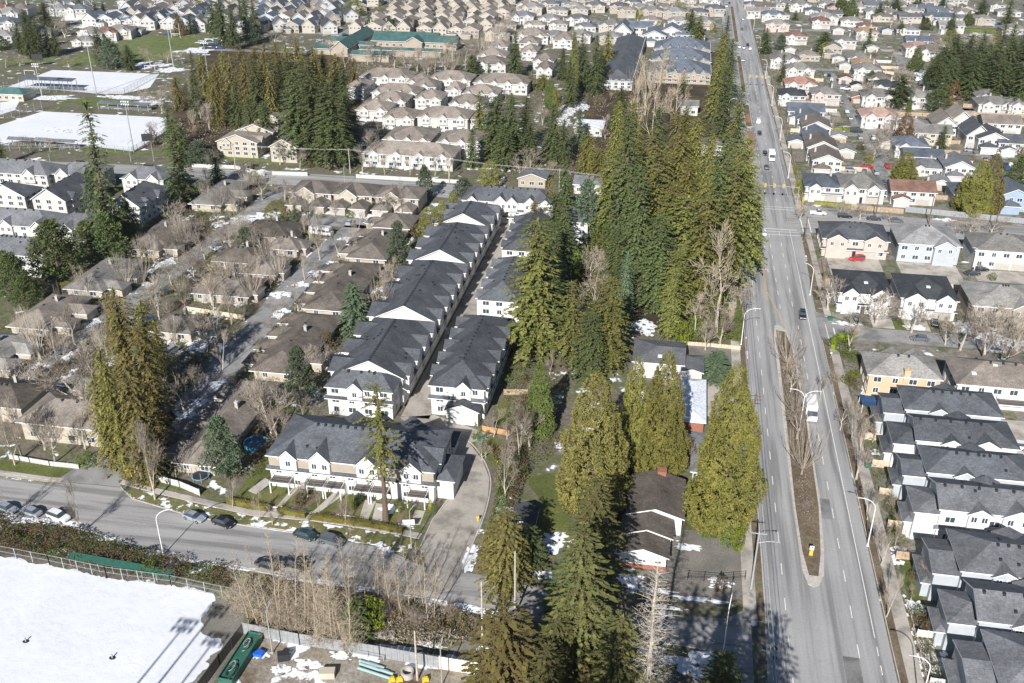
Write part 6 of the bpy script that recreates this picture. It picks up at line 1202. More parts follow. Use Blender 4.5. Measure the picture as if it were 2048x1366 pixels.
scatter(40, 44, 205, 352, 660, ['B0', 'SB', 'SG', 'SD', 'SR', 'B2', 'V0'], (3, 7), 'in the suburb back yards', 'back yard trees of the suburb', lambda x, y: abs(x - 76.5) < 5 or abs(x - 121) < 5 or abs(x - 166) < 5)
scatter(22, 43.8, 47, 130, 232, ['SG', 'SR', 'SB', 'SG', 'B2', 'SL'], (1.8, 4), 'in the avenue front gardens', 'front garden shrubs beside the avenue')
scatter(12, 86, 130, 205, 300, ['BM', 'B1', 'SG', 'SR'], (3, 7), 'beyond the right houses', 'garden trees beyond the right houses')
plant('behind the site fence', 'leafless alders behind the site fence', "A1,530,1258,1100,60;A0,590,1268,1085,60;A2,645,1282,1100,60;A0,675,1292,1110,60;A1,560,1262,1110,60;A0,700,1300,1100,60;A2,775,1225,1120,50;A0,820,1228,1100,50;A1,745,1215,1100,50")

scatter(34, -154, -111, 172, 300, ['B0', 'V1', 'V0', 'V1', 'B2', 'BM', 'BM'], (6, 10), 'along the estate lanes', 'street trees of the bungalow estate', lambda x, y: -148 < x < -142 and y > 185 or -111 < x)
scatter(10, -101, -97, 175, 290, ['B0', 'B2', 'V1'], (5, 8), 'beside the right estate road', 'street trees beside the right estate road')
scatter(8, -36, -24, 160, 215, ['B0', 'B1', 'SR', 'B2'], (4, 8), 'between townhouses and cedars', 'small trees between townhouses and cedars')
HAZE = 0.00006
# ---------------------------------------------------------------- vehicles in place
def cpx(shape, col, px, py, deg, place, label=None, group='parked cars', detail=True):
    x, y = G(px, py, .6); return car(shape, col, x, y, R(deg), place, label, group, detail)
FS = 'cars along the front street'
for s_, c_, px, py, d_, lab in (('sedan', 'silver', 14, 1016, -15, 'silver car cut by the left frame edge on the front street'), ('sedan', 'silver', 62, 1023, 165, 'silver car parked second from the left beside the bramble thicket'), ('suv', 'white', 117, 1033, -15, 'white car with a dark sunroof parked beside the bramble thicket'),
    ('sedan', 'silver', 388, 1033, -17, 'silver sedan parked at the snowy kerb before the left end of the townhouses'), ('sedan', 'black', 446, 1044, -17, 'black sedan parked behind the silver sedan at the snowy kerb'), ('sedan', 'dark green', 611, 1069, -12, 'dark green car parked before the clipped hedge'), ('suv', 'grey', 664, 1081, -12, 'grey car behind the leafless alders, right of the dark green car'), ('pickup', 'black', 590, 1128, 170, 'black pickup truck on the near side of the front street'),
    ('suv', 'black', 535, 1128, 168, 'black SUV behind the alders left of the black pickup truck')):
    cpx(s_, c_, px, py, d_, '', lab, FS)
AV = 'vehicles on the avenue'
for s_, c_, px, py, d_, lab in (('suv', 'black', 1605, 630, -92, 'black SUV driving on the right half of the avenue beyond the median'), ('sedan', 'black', 1530, 306, -90, 'dark car beyond the crossing, left of the white box truck'), ('sedan', 'charcoal', 1533, 334, 90, 'dark car nearest the traffic lights on the far avenue'), ('van', 'white', 1516, 243, 90, 'white van on the avenue beside the red-paved median'), ('sedan', 'black', 1519, 266, -90, 'dark car between the white van and the box truck'),
    ('sedan', 'white', 1479, 93, 90, 'white car in the far group of vehicles, leftmost'), ('sedan', 'silver', 1488, 95, 90, 'silver car in the far group of vehicles'), ('suv', 'black', 1495, 90, 90, 'black car in the far group of vehicles'), ('suv', 'white', 1500, 97, 90, 'white SUV in the far group of vehicles, rightmost'), ('sedan', 'black', 1484, 58, 90, 'dark car beyond the far group of vehicles'), ('sedan', 'silver', 1486, 38, 90, 'silver car near the top of the avenue'), ('sedan', 'charcoal', 1459, 6, -90, 'grey car at the very top of the avenue'), ('van', 'white', 1453, 12, -90, 'white van at the very top of the avenue'),
    ('suv', 'white', 1527, 466, 90, 'white car waiting just before the crossing at the left kerb'), ('sedan', 'blue', 1519, 433, 90, 'blue car in the crossing beside the firs'), ('sedan', 'white', 1462, 172, -90, 'white car at the left kerb beside the firs'), ('sedan', 'silver', 1486, 120, 90, 'silver car beyond the thin red median')):
    cpx(s_, c_, px, py, d_, '', lab, AV)
x, y = G(1543, 314, 1); box_truck(x, y, R(-90), 'white box truck on the right half of the far avenue')
x, y = G(1621, 822, 1); box_truck(x, y, R(-90), 'white box truck behind the leafless trees of the median')
for s_, c_, px, py, d_, lab in (('suv', 'red', 1714, 517, 200, 'red SUV on the driveway of the peach and white house'), ('sedan', 'grey', 1840, 676, 180, 'grey sedan parked along the side street kerb'), ('sedan', 'grey', 1713, 633, 90, 'grey car on the driveway of the black-roofed house'), ('sedan', 'black', 1870, 645, 80, 'black car on the driveway of the second black-roofed house'), ('suv', 'white', 2032, 892, 180, 'white SUV at the right frame edge behind the new houses'), ('sedan', 'charcoal', 1945, 546, 15, 'dark car before the two brown garage doors'), ('sedan', 'black', 1962, 538, 15, 'black car before the two brown garage doors, farther one'),
    ('pickup', 'white', 1636, 426, 0, 'white pickup truck waiting at the crossing on the cross street'), ('suv', 'black', 1690, 432, 0, 'black SUV on the cross street behind the white pickup'), ('sedan', 'charcoal', 1748, 437, 0, 'dark car third in the cross street queue'), ('sedan', 'grey', 1793, 441, 0, 'grey car fourth in the cross street queue'),
    ('sedan', 'white', 765, 429, 90, 'white car in the carport of the middle duplex'), ('sedan', 'red', 808, 433, 90, 'red car in the carport of the rightmost duplex'), ('sedan', 'red', 545, 560, 80, 'red car by a carport, farther one of the two red ones'), ('sedan', 'red', 517, 586, 80, 'red car by a carport, nearer one of the two red ones'), ('suv', 'blue', 1084, 1112, 80, 'dark blue car half hidden under the firs beside the snow patch'),
    ('sedan', 'red', 1416, 219, 0, 'red car in the clearing among the firs left of the avenue'), ('suv', 'grey', 1156, 355, 90, 'grey car beside the small white cottage'), ('sedan', 'blue', 200, 618, 60, 'dark car by the carports left of the cedar row'), ('sedan', 'silver', 1990, 700, 175, 'silver car on the side street beneath the leafless trees'), ('sedan', 'white', 1410, 735, 90, 'white car on the gravel drive beside the spruce')):
    cpx(s_, c_, px, py, d_, '', lab, 'parked cars')
rr = random.Random(21); cols = ['white', 'silver', 'black', 'grey', 'blue', 'white', 'charcoal', 'red', 'silver']
for px, py, a in ((330, 585, 60), (300, 640, 65), (452, 500, 60), (470, 560, 75), (430, 640, 70), (250, 640, 60), (560, 520, 75), (345, 700, 75), (130, 700, 60), (215, 590, 60), (395, 560, 65), (160, 790, 20), (700, 445, 90)):
    x, y = G(px, py, .6); car(rr.choice(['sedan', 'suv']), rr.choice(cols), x, y, R(a), 'in the bungalow estate', None, 'cars of the bungalow estate', False)
for k in range(9): x, y = G(405 + (k % 3) * 13 + k * 1.2, 84 + (k // 3) * 7); car('sedan' if k % 2 else 'suv', ['black', 'charcoal', 'blue'][k % 3], x, y, R(20), 'beside the green field', None, 'cars parked by the green field', False)
for (xx, y0, y1, st, pl) in ((74.7, 352, 556, 9, 'by the back lane'), (79.9, 356, 550, 10, 'by the back lane'), (119, 345, 600, 12, 'in the middle right street'), (124.4, 340, 600, 13, 'in the middle right street')):
    y = y0
    while y < y1:
        if rr.random() < .62: car(rr.choice(['sedan', 'suv', 'sedan', 'van', 'pickup']), rr.choice(cols), xx + rr.uniform(-.3, .3), y, R(90) if rr.random() < .6 or 'lane' not in pl else R(0), pl, None, 'cars in the suburb', False)
        y += st * rr.uniform(.8, 1.6)
for px, py in ((1702, 340), (1728, 343), (1752, 345), (1735, 333), (1940, 300), (1950, 302), (1972, 318), (1995, 305), (2010, 330), (1930, 330), (1800, 275), (1790, 262), (1985, 296), (1900, 280), (1855, 240), (1870, 236), (1580, 165), (1650, 150), (1600, 100), (1700, 60), (1560, 62), (1540, 20)):
    x, y = G(px, py, .6); car(rr.choice(['sedan', 'suv', 'sedan']), rr.choice(cols), x, y, R(rr.choice([0, 90, 90, 75])), 'in the right suburb yards', None, 'cars in the suburb', False)
for px, py in ((640, 80), (670, 72), (690, 70), (335, 68), (350, 70), (580, 78), (705, 104), (725, 107), (1310, 30), (1280, 42), (1190, 62), (1160, 66), (1170, 70)):
    x, y = G(px, py, .6); car(rr.choice(['sedan', 'suv']), rr.choice(cols), x, y, R(rr.choice([0, 20])), 'in the far distance', None, 'cars in the far distance', False)
# motorhome
x, y = G(643, 470); t = thing('motorhome', 'white motorhome parked at the bend of the estate road', 'motorhome', (x, y, .04), R(-8)); m = MB()
m.box(-3.6, -1.15, .5, 2.2, 1.15, 3.0); m.box(2.2, -1.1, 2.0, 3.4, 1.1, 2.95); part('body', m, [PAINT['white']], t); m = MB(); m.prism([(2.21, -1.05), (3.9, -1.0), (3.9, 1.0), (2.21, 1.05)], .5, 1.5); part('cab', m, [PAINT['white']], t)
m = MB(); m.box(2.3, -1.06, 1.51, 3.2, 1.06, 1.99); part('windshield', m, [GL], t)
for u in (-2.5, -.6, 1.0): m = MB(); m.box(u, -1.18, 1.5, u + 1.1, -1.151, 2.2); part('window', m, [GL], t)
m = MB(); m.box(-1.5, -.4, 3.0, -.5, .4, 3.25); part('roof_vent', m, [STEEL], t)
for wx in (-2.2, 2.9):
    for wy in (-1, 1): m = MB(); m.tube((0, -.12, 0), (0, .12, 0), .4, .4, 12); part('wheel', m, [TYRE], t, loc=(wx, wy, .4))
# ---------------------------------------------------------------- lamps, poles, signals, wires
x, y = G(327, 1110); lamp_post(x, y, 9.8, R(20), 'white curved street lamp standing in the bramble beside the front street', 2.4)
x, y = G(1735, 1092); lamp_post(x, y, 10.4, R(180), 'white curved street lamp on the right verge beside the new houses, second nearest', 2.6)
x, y = G(1838, 1420); lamp_post(x, y, 10.4, R(180), 'white curved street lamp at the bottom right corner of the avenue verge', 2.6)
lamp_post(30.2, 187.5, 10.2, 0, 'double-armed white street lamp in the planted median', 2.6, True)
x, y = G(1620, 590); lamp_post(x, y, 9, R(150), 'white curved street lamp before the peach and white house', 2.4)
x, y = G(1446, 1306); lamp_post(x, y, 10, R(80), 'white street lamp at the dark corner by the bottom firs', 2.2)
x, y = G(1482, 690); lamp_post(x, y, 10.5, R(0), 'grey street lamp at the left kerb beside the wooded belt', 3.0)
x, y = G(545, 1307); lamp_post(x, y, 11, R(90), 'straight white lamp in the building site behind the alders', 1.4, straight=True)
x, y = G(884, 1372); lamp_post(x, y, 10, R(90), 'straight steel lamp beside the beige site hoarding', 1.2, straight=True)
x, y = G(823, 1096); lamp_post(x, y, 10.5, R(60), 'straight white lamp at the mouth of the curved lane', 1.0, straight=True)
x, y = G(1947, 545); lamp_post(x, y, 8, R(200), 'grey street lamp beside the house with brown garage doors', 1.8)
x, y = G(1790, 195); lamp_post(x, y, 8, R(0), '', 2, place='in the right suburb') if False else None
for (px, py) in ((105, 345), (262, 322), (308, 322), (690, 372), (720, 395)): x, y = G(px, py); lamp_post(x, y, 9, R(90), None, 2, place='along the cross street, left half', straight=True)
for (x, y) in ((19.4, 382), (40.6, 368), (40.9, 420), (40.9, 480), (19.6, 450), (41, 540), (41, 610), (19.6, 530), (41, 690), (41, 760)): lamp_post(x, y, 10, 0 if x < 30 else math.pi, None, 2.4, place='on the far avenue')
x, y = G(1502, 1178); utility_pole(x, y, 12.5, 0, 'pale utility pole with lamp arm at the avenue\'s left kerb near the bottom', 1, STEEL, 3.0)
x, y = G(1030, 1233); utility_pole(x, y, 13.7, R(15), 'thick pale utility pole rising before the bottom firs beside the street end', 0, CONC)
x, y = G(965, 1283); utility_pole(x, y, 12.5, R(15), 'slender wooden utility pole by the gravel mound', 0, BARKL)
x, y = G(835, 1360); utility_pole(x, y, 10, R(15), 'wooden utility pole in the building site beside the concrete pipe', 0, BARKL)
WP = [(19.5, 95, 12), (19.4, 127, 12), (19.3, 180, 12), (19.3, 232, 12), (19.3, 282, 12), (19.2, 334, 12), (19.3, 390, 12), (19.3, 470, 12), (19.3, 560, 12), (19.3, 680, 12)]
for x, y, z in WP[2:8]: utility_pole(x, y, 12.5, 0, None, 2, place='along the avenue\'s left kerb')
wires('overhead power lines along the left kerb of the avenue', WP, r=.045)
for x, y in ((40.6, 300), (42.5, 262)): utility_pole(x, y, 9.5, 0, None, 1, place='at the crossing\'s near right corner')
E1 = [(44, 329, 9.5), (66, 326.5, 9.5), (83, 325.5, 9.5), (103, 323, 9.5), (140, 319, 9.5)]
for x, y, z in E1[1:]: utility_pole(x, y, 10, R(90), None, 1, place='on the cross street\'s right half')
for e in ([(-20, 330, 9.3), (-42, 333.5, 9.3), (-84, 339.5, 9.3), (-124, 344.5, 9.3), (-170, 343, 9.3)],):
    for x, y, z in e: utility_pole(x, y, 9.8, R(90), None, 1, BARKL, place='along the cross street beyond the lane')
    m = MB()
    for o in (-.5, 0, .5):
        for a, b in zip(e, e[1:]): m.path([(a[0] + (b[0] - a[0]) * s / 6, a[1] + (b[1] - a[1]) * s / 6 + o, a[2] + .1 - .5 * 4 * s / 6 * (1 - s / 6)) for s in range(7)], [.02] * 7, 3)
    tag(part('power_lines', m, [STEEL], None), 'overhead lines strung along the left half of the cross street', 'power line')
YEL = plain('signal_yellow', (.65, .45, .05), .5, var=.05); GRN = plain('green_sheet_metal', (.035, .125, .09), .5, var=.15)
SIGL = plain('signal_lens', (.05, .05, .05), .3)
def signal(x, y, rz, arm, label, n=3, group='traffic signals'):
    t = thing('traffic_signal', label, 'traffic light', (x, y, 0), rz, group); m = MB(); m.cyl(0, 0, 0, 6.4, .14, 8, 0, .1); part('pole', m, [YEL if n == 1 else STEEL], t)
    if arm: m = MB(); m.path([(0, 0, 5.9), (-arm * .5, 0, 6.2), (-arm, 0, 6.3)], [.1, .08, .06], 6); part('mast_arm', m, [STEEL], t)
    for k in range(n):
        u = -arm + k * 3.1 if arm else 0; m = MB(); m.box(u - .3, -.25, 5.6 if arm else 4, u + .3, 0, 7.0 if arm else 5.4); h_ = part('signal_head', m, [YEL], t)
        for z in (5.85, 6.3, 6.75): m = MB(); m.tube((u, -.252, z if arm else z - 1.6), (u, -.3, z if arm else z - 1.6), .13, .13, 10); part('lens', m, [SIGL], h_)
    return t
signal(41.5, 338.5, 0, 11.5, 'traffic signal with three yellow heads on an arm beyond the crossing')
signal(42.4, 330, 0, 0, 'single yellow traffic signal at the right corner of the crossing', 1); signal(19.4, 310, 0, 0, 'single yellow traffic signal half hidden by firs at the crossing\'s left', 1)
signal(41.5, 515, 0, 10, 'distant traffic signal arm over the avenue beyond the far group of vehicles'); signal(41.5, 800, 0, 10, 'farthest traffic signal arm at the top of the avenue')
for px, py, h, pl in ((268, 304, 21, ''), (193, 188, 31, ''), (347, 134, 22, ''), (417, 158, 20, ''), (84, 192, 16, ''), (363, 60, 17, '')): x, y = G(px, py); mast(x, y, h, 'by the sports pitches')
for x, y in ((-76, 59), (-73.2, 53), (-79.5, 55)): mast(x, y, 35, 'beyond the bottom left edge')
# power pylons at the top left
for px, py in ((118, 52), (186, 30)):
    x, y = G(px, py); t = thing('power_pylon', ('left' if px < 150 else 'right') + ' steel lattice pylon at the far left top', 'pylon', (x, y, 0), 0, 'power pylons'); m = MB(); hh = 30
    for i in range(8):
        a = 3.2 * (1 - i / 9); b = 3.2 * (1 - (i + 1) / 9); z0, z1 = i * hh / 8, (i + 1) * hh / 8
        for sx, sy in ((1, 1), (-1, 1), (1, -1), (-1, -1)): m.tube((a * sx, a * sy, z0), (b * sx, b * sy, z1), .14, None, 4)
        for s in (1, -1): m.tube((a * s, -a, z0), (-b * s, -b, z1), .1, None, 3); m.tube((a * s, a, z0), (-b * s, b, z1), .1, None, 3); m.tube((-a, a * s, z0), (-b, -b * s, z1), .1, None, 3)
    part('tower', m, [STEEL], t); m = MB()
    for z in (20, 24, 28): m.tube((-5, 0, z), (5, 0, z), .13, None, 4); m.tube((-5, 0, z), (0, 0, z + 1.5), .1, None, 3); m.tube((5, 0, z), (0, 0, z + 1.5), .1, None, 3)
    part('crossarms', m, [STEEL], t)
# goal posts, pitch shelters, scoreboard
for px, py in ((352, 76), (300, 140), (60, 150)):
    x, y = G(px, py); t = thing('goal', ('tall white goal posts at the end of the green field' if px == 352 else 'small white goal on the snowy pitch, right-hand one' if px == 300 else 'small white goal on the snowy pitch, left-hand one'), 'goal', (x, y, 0)); m = MB(); hh = 9 if px == 352 else 2.4; w_ = 3
    m.tube((-w_, 0, 0), (-w_, 0, hh), .1, None, 6); m.tube((w_, 0, 0), (w_, 0, hh), .1, None, 6); m.tube((-w_, 0, 2.6 if px == 352 else hh), (w_, 0, 2.6 if px == 352 else hh), .1, None, 6); part('frame', m, [WHITE], t)
def shelter(px, py, w_, d, h, lab, roof, pitched=False):
    x, y = G(px, py); t = thing('shelter', lab, 'shelter', (x, y, 0), 0); m = MB()
    if pitched: roof_faces(m, -w_ / 2, -d / 2, w_ / 2, d / 2, h, .9, 'x', 'gable', 'gable', .1, .15); part('roof', m, [RF[roof], STEEL], t)
    else: m.add([(-w_ / 2, -d / 2, h - .5), (w_ / 2, -d / 2, h - .5), (w_ / 2, d / 2, h), (-w_ / 2, d / 2, h), (-w_ / 2, -d / 2, h - .7), (w_ / 2, -d / 2, h - .7), (w_ / 2, d / 2, h - .2), (-w_ / 2, d / 2, h - .2)], [(0, 1, 2, 3), (7, 6, 5, 4), (0, 4, 5, 1), (1, 5, 6, 2), (2, 6, 7, 3), (3, 7, 4, 0)]); part('roof', m, [RF[roof]], t)
    m = MB(); n = max(2, int(w_ / 5))
    for i in range(n + 1):
        for s in (-1, 1): u = -w_ / 2 + .3 + (w_ - .6) * i / n; m = MB(); m.box(u - .1, s * (d / 2 - .3) - .1, 0, u + .1, s * (d / 2 - .3) + .1, h - .75); part('post', m, [STEEL], t)
    m = MB()
    for k in range(3): m.box(-w_ / 2 + .6, -d / 2 + 1 + k * .8, .3 + k * .35, w_ / 2 - .6, -d / 2 + 1.4 + k * .8, .4 + k * .35)
    part('benches', m, [STEEL], t)
shelter(98, 178, 30, 5, 5.5, 'long blue-grey roofed stand beside the far snowy pitch', 's'); shelter(132, 180, 20, 1.6, 1.4, 'low blue covered bench row in front of the far snowy pitch', 's'); shelter(250, 220, 26, 3, 3.6, 'long thin roofed stand between the two snowy pitches', 's')
shelter(45, 292, 11, 3, 2.8, 'leftmost grey-roofed dugout of the nearer snowy pitch', 'm', True); shelter(86, 292, 5, 3, 2.6, 'smallest grey-roofed dugout of the nearer snowy pitch', 'm', True); shelter(126, 296, 13, 3, 2.8, 'rightmost grey-roofed dugout of the nearer snowy pitch', 'm', True)
x, y = G(20, 200); building('pavilion', 'cream pavilion with green hip roof at the left edge beside the pitches', 'pavilion', (x - 9, y - 2, x + 9, y + 8), 3.2, 2.2, 'v', 'c', 'x', 'hip', 'hip', floors=1, win='S')
x, y = G(298, 296); t = thing('scoreboard', 'dark scoreboard on two posts beside the nearer snowy pitch', 'scoreboard', (x, y, 0), R(25)); m = MB(); m.box(-2.2, -.2, 3, 2.2, .2, 6); part('board', m, [PAINT['charcoal']], t); m = MB(); m.box(-1.6, -.1, 0, -1.4, .1, 3); m.box(1.4, -.1, 0, 1.6, .1, 3); part('posts', m, [DARK], t)
x, y = G(78, 132); t = thing('scoreboard', 'small dark scoreboard at the corner of the far snowy pitch', 'scoreboard', (x, y, 0), R(10)); m = MB(); m.box(-3, -.2, 3, 3, .2, 6.5); part('board', m, [PAINT['charcoal']], t); m = MB(); m.box(-1.6, -.1, 0, -1.4, .1, 3); m.box(1.4, -.1, 0, 1.6, .1, 3); part('posts', m, [DARK], t)
# ---------------------------------------------------------------- fences and walls
WF = plain('white_fence', (.5, .5, .485), .6, var=.08); GF = plain('grey_fence', (.28, .29, .3), .8, var=.15); BF = plain('beige_fence', (.55, .45, .34), .8, var=.15)
fence(W([(-40, 1104), (0, 1112), (100, 1131), (214, 1155), (343, 1172), (480, 1201)]), 2.4, 'chain-link fence between the snowy field and the bramble thicket', STEEL, 3, False)
fence(W([(388, 922), (500, 330)][:0] or [(385, 335), (470, 338), (530, 352), (605, 350)][:3]), 1.5, 'white fence before the taupe townhouses, left of the estate junction', WF)
fence(W([(545, 350), (615, 352)]), 1.5, 'short white fence under the great fir clump', WF)
fence(W([(712, 356), (800, 361), (930, 368)]), 1.5, 'long white fence before the taupe townhouse front row', WF)
fence(W([(266, 952), (310, 962), (360, 975), (400, 992)]), 1.6, 'low white wall fence around the garden with the trampoline', WF)
fence(W([(20, 918), (60, 925), (100, 932), (158, 938)]), 1.2, 'white picket fence before the cream duplex', WF, 2.0)
fence(W([(1810, 424), (2048, 448), (2100, 452)]), 2.0, 'long grey fence along the cross street before the big cedars', GF)
fence(W([(1702, 419), (1806, 428)]), 1.8, 'brown fence along the cross street before the white houses', WOODF)
fence([(43.8, 346), (44.2, 400), (44.2, 470), (44, 560)], 1.9, 'brown fence down the right side of the far avenue', WOODF, 5)
fence([(43.9, 270), (44.4, 285)], 1.8, 'short fence at the avenue side of the peach house', WOODF)
fence([(44, 269), (56, 270)], 1.8, 'brown and orange fence before the driveway of the peach house', WOODF)
fence([(63, 270.5), (84, 271), (100, 269)], 1.9, 'beige fence behind the black-roofed houses', BF)
for k, (y, h, mt, lab) in enumerate(((186.3, 1.8, BF, 'beige fence between avenue gardens, farthest one'), (176, 1.8, BF, 'beige fence between avenue gardens, second farthest'), (166.5, 1.6, BF, 'beige fence between avenue gardens beside the small green box'), (156.2, 1.6, BF, 'beige fence between avenue gardens before the white-walled new house'), (147.0, 1.7, WOODF, 'brown fence between avenue gardens, in shade'), (127.2, 1.8, plain('cream_fence', (.78, .7, .55), .8), 'cream fence between avenue gardens, above the snowy lawn'), (117.0, 1.8, WF, 'white fence between avenue gardens at the bottom right'))):
    fence([(43.7, y), (46.9, y - .1)], h, lab, mt, 1.8, group=None)
fence([(43.5, 100), (43.5, 135)], 1.0, 'low fence behind the avenue pavement at the bottom right', BF, 2, False)
fence([(14.5, 225), (16, 225)][:0] or W([(1365, 690), (1420, 694), (1480, 700)]), 1.1, 'low pale wall with pillars before the wooded belt', BF, 4)
fence([(-43.6, 297), (-43.4, 300)][:0] or W([(965, 862), (1018, 872)]), 1.4, 'orange wooden fence beside the round shrubs by the lane', plain('orange_wood', (.5, .3, .14), .8), 2)
fence(W([(1005, 700), (1005, 870)][:0] or [(1008, 790), (1055, 790)]), 1.5, 'brown wooden fence in the yards right of the lane block', WOODF)
fence(W([(460, 960), (545, 890)]), 1.7, 'dark wooden fence between the pool garden and the townhouse lawn', plain('dark_fence', (.09, .07, .055), .85), 2)
fence(W([(374, 622), (440, 632), (490, 640)]), 1.4, 'cream wall at the island of the estate road', plain('cream_wall', (.62, .54, .42), .85), 3)
fence(W([(300, 160), (315, 152)][:0] or [(-20, 182), (250, 188), (318, 150)]), 3.0, 'chain-link fence around the far snowy pitch', STEEL, 4, False)
fence(W([(-40, 250), (85, 220)]), 4.0, 'tall chain-link backstop at the left end of the nearer snowy pitch', STEEL, 4, False)
fence(W([(0, 302), (180, 300), (265, 306), (333, 268)]), 2.5, 'chain-link fence along the near side of the nearer snowy pitch', STEEL, 4, False)
fence(W([(488, 1268), (600, 1290), (760, 1315), (880, 1337)]), 2.4, 'grey site fence with netting in front of the alders', GF, 3)
fence(W([(880, 1338), (968, 1352), (1010, 1362)]), 2.6, 'cream hoarding at the right end of the grey site fence', plain('hoarding', (.78, .7, .55), .7), 4)
fence(W([(487, 1268), (440, 1330), (400, 1385)]), 2.2, 'dark netted fence along the green skip by the snowy field', PAINT['charcoal'], 3)
fence(W([(672, 1300), (768, 1322)]), 1.1, 'low galvanised railing in the building site', STEEL, 2.4, False)
fence(W([(1375, 1160), (1440, 1165), (1490, 1160)]), 1.6, 'dark iron fence in the shaded forecourt beside the bungalow', DARK, 2.5, False)
rf_ = random.Random(31)
for x0, x1, ys in ((44.6, 72, range(356, 560, 13)), (81.5, 117, range(352, 600, 15)), (126, 163, range(350, 560, 16)), (169, 207, range(350, 600, 19))):
    for y in ys:
        if rf_.random() < .2: continue
        xa = x0 + rf_.uniform(0, 8); xb = x1 - rf_.uniform(0, 8); yy = y + rf_.uniform(-1, 1)
        t = fence([(xa, yy), (xb, yy + rf_.uniform(-.5, .5))], 1.7, None, rf_.choice([WOODF, BF, GF, WF, WOODF]), 3.5, group='garden fences of the suburb'); later('in the suburb gardens', t, 'garden fence')
        if rf_.random() < .5: t = fence([(xb, yy), (xb, yy + 8)], 1.7, None, rf_.choice([WOODF, BF, GF]), 3.5, group='garden fences of the suburb'); later('in the suburb gardens', t, 'short garden fence')
# ---------------------------------------------------------------- small things
def simple(name, label, cat, px, py, rz, mb, mat, pname='body', z=0):
    x, y = G(px, py); t = thing(name, label, cat, (x, y, z), rz); part(pname, mb, mat if isinstance(mat, list) else [mat], t); return t
a, b = W([(140, 1134)])[0], W([(345, 1171)])[0]; L = math.hypot(b[0] - a[0], b[1] - a[1]); ang = math.atan2(b[1] - a[1], b[0] - a[0])
m = MB(); m.add([(0, 0, 2.0), (L, 0, 2.0), (L, 1.5, 2.2), (0, 1.5, 2.2), (0, 0, 1.85), (L, 0, 1.85), (L, 1.5, 2.05), (0, 1.5, 2.05)], [(0, 1, 2, 3), (7, 6, 5, 4), (0, 4, 5, 1), (1, 5, 6, 2), (2, 6, 7, 3), (3, 7, 4, 0)])
for i in range(1, 7): m.box(L * i / 7 - .05, -.02, 1.9, L * i / 7 + .05, 0, 2.06)
t = thing('dugout', 'long green-roofed player shelter between snowy field fence and brambles', 'shelter', (a[0], a[1], 0), ang); part('roof', m, [GRN], t)

for i in range(8):
    for v0, hh in ((.1, 1.9), (1.2, 2.0)): m = MB(); m.box(.1 + (L - .3) * i / 7, v0, 0, .22 + (L - .3) * i / 7, v0 + .12, hh); part('post', m, [STEEL], t)
m = MB(); m.box(.1, 1.4, 0, L - .1, 1.45, 2.04); part('back_wall', m, [GRN], t)
# green skip with hoses
a, b = W([(512, 1278)])[0], W([(452, 1372)])[0]; L = math.hypot(b[0] - a[0], b[1] - a[1]); ang = math.atan2(b[1] - a[1], b[0] - a[0]); t = thing('skip', 'long green open skip filled with hoses beside the snowy field', 'skip', (a[0], a[1], 0), ang)
m = MB(); m.box(0, -1.2, 0, L, 1.2, .15)
for q in ((0, -1.2, L, -1.1), (0, 1.1, L, 1.2), (0, -1.09, .1, 1.09), (L - .1, -1.09, L, 1.09)): m.box(q[0], q[1], .151, q[2], q[3], 1.5)
m.box(.12, -1.05, .8, L - .12, 1.05, 1.1); part('body', m, [GRN], t); rq = random.Random(4)
for k in range(7):
    m = MB(); cx, cy, ra = rq.uniform(1, L - 1), rq.uniform(-.3, .3), rq.uniform(.5, 1.0); pts = [(cx + ra * 1.6 * math.cos(i * .5), cy + min(.6, ra * .7) * math.sin(i * .5), 1.25 + .05 * k) for i in range(10 + k % 3)]
    m.path(pts, [.07] * len(pts), 6); o = part('hose', m, [DARK if k % 2 else STEEL], None); o.location = t.location; o.rotation_euler = t.rotation_euler; tag(o, ('black' if k % 2 else 'grey') + f' hose lying in the green skip, {nth(k)} from its top end', 'hose', 'hoses in the green skip')
PIPE = plain('aqua_pipe', (.3, .42, .41), .4, var=.05)
for k, (px, py, L) in enumerate(((738, 1330, 3.4), (740, 1336, 3.6), (752, 1333, 3), (758, 1340, 3.6), (750, 1349, 6.0), (770, 1345, 3))):
    m = MB(); m.tube((-L / 2, 0, .25), (L / 2, 0, .25), .24, None, 12); simple('plastic_pipe', ('shortest', 'second', 'third', 'fourth', 'longest', 'rightmost')[k] + ' pale aqua pipe bundle lying beyond the low galvanised railing', 'pipe', px, py, R(-12), m, PIPE, 'pipe')
m = MB(); n = 20
for i in range(n):
    a0, a1 = 6.2832 * i / n, 6.2832 * (i + 1) / n
    for (ra, rb, z0, z1) in ((1, 1, 0, 1.1), (.75, .75, 1.1, 0)): m.quad((ra * math.cos(a0), ra * math.sin(a0), z0), (ra * math.cos(a1), ra * math.sin(a1), z0), (ra * math.cos(a1), ra * math.sin(a1), z1), (ra * math.cos(a0), ra * math.sin(a0), z1))
    m.quad((math.cos(a0), math.sin(a0), 1.1), (math.cos(a1), math.sin(a1), 1.1), (.75 * math.cos(a1), .75 * math.sin(a1), 1.1), (.75 * math.cos(a0), .75 * math.sin(a0), 1.1))
simple('concrete_ring', 'open concrete pipe ring in the building site beside a pole', 'concrete pipe', 815, 1352, 0, m, CONC, 'ring')
m = MB(); m.box(-1.2, -.7, 0, 1.2, .7, 1.2); simple('generator', 'cream machine box in the building site', 'generator', 655, 1352, .2, m, [PAINT['beige']]); m = MB(); m.box(-.9, -.6, 0, .9, .6, 1.3); simple('machine_box', 'dark machine cabinet with long shadow below the alders', 'cabinet', 568, 1318, .4, m, [DARK])
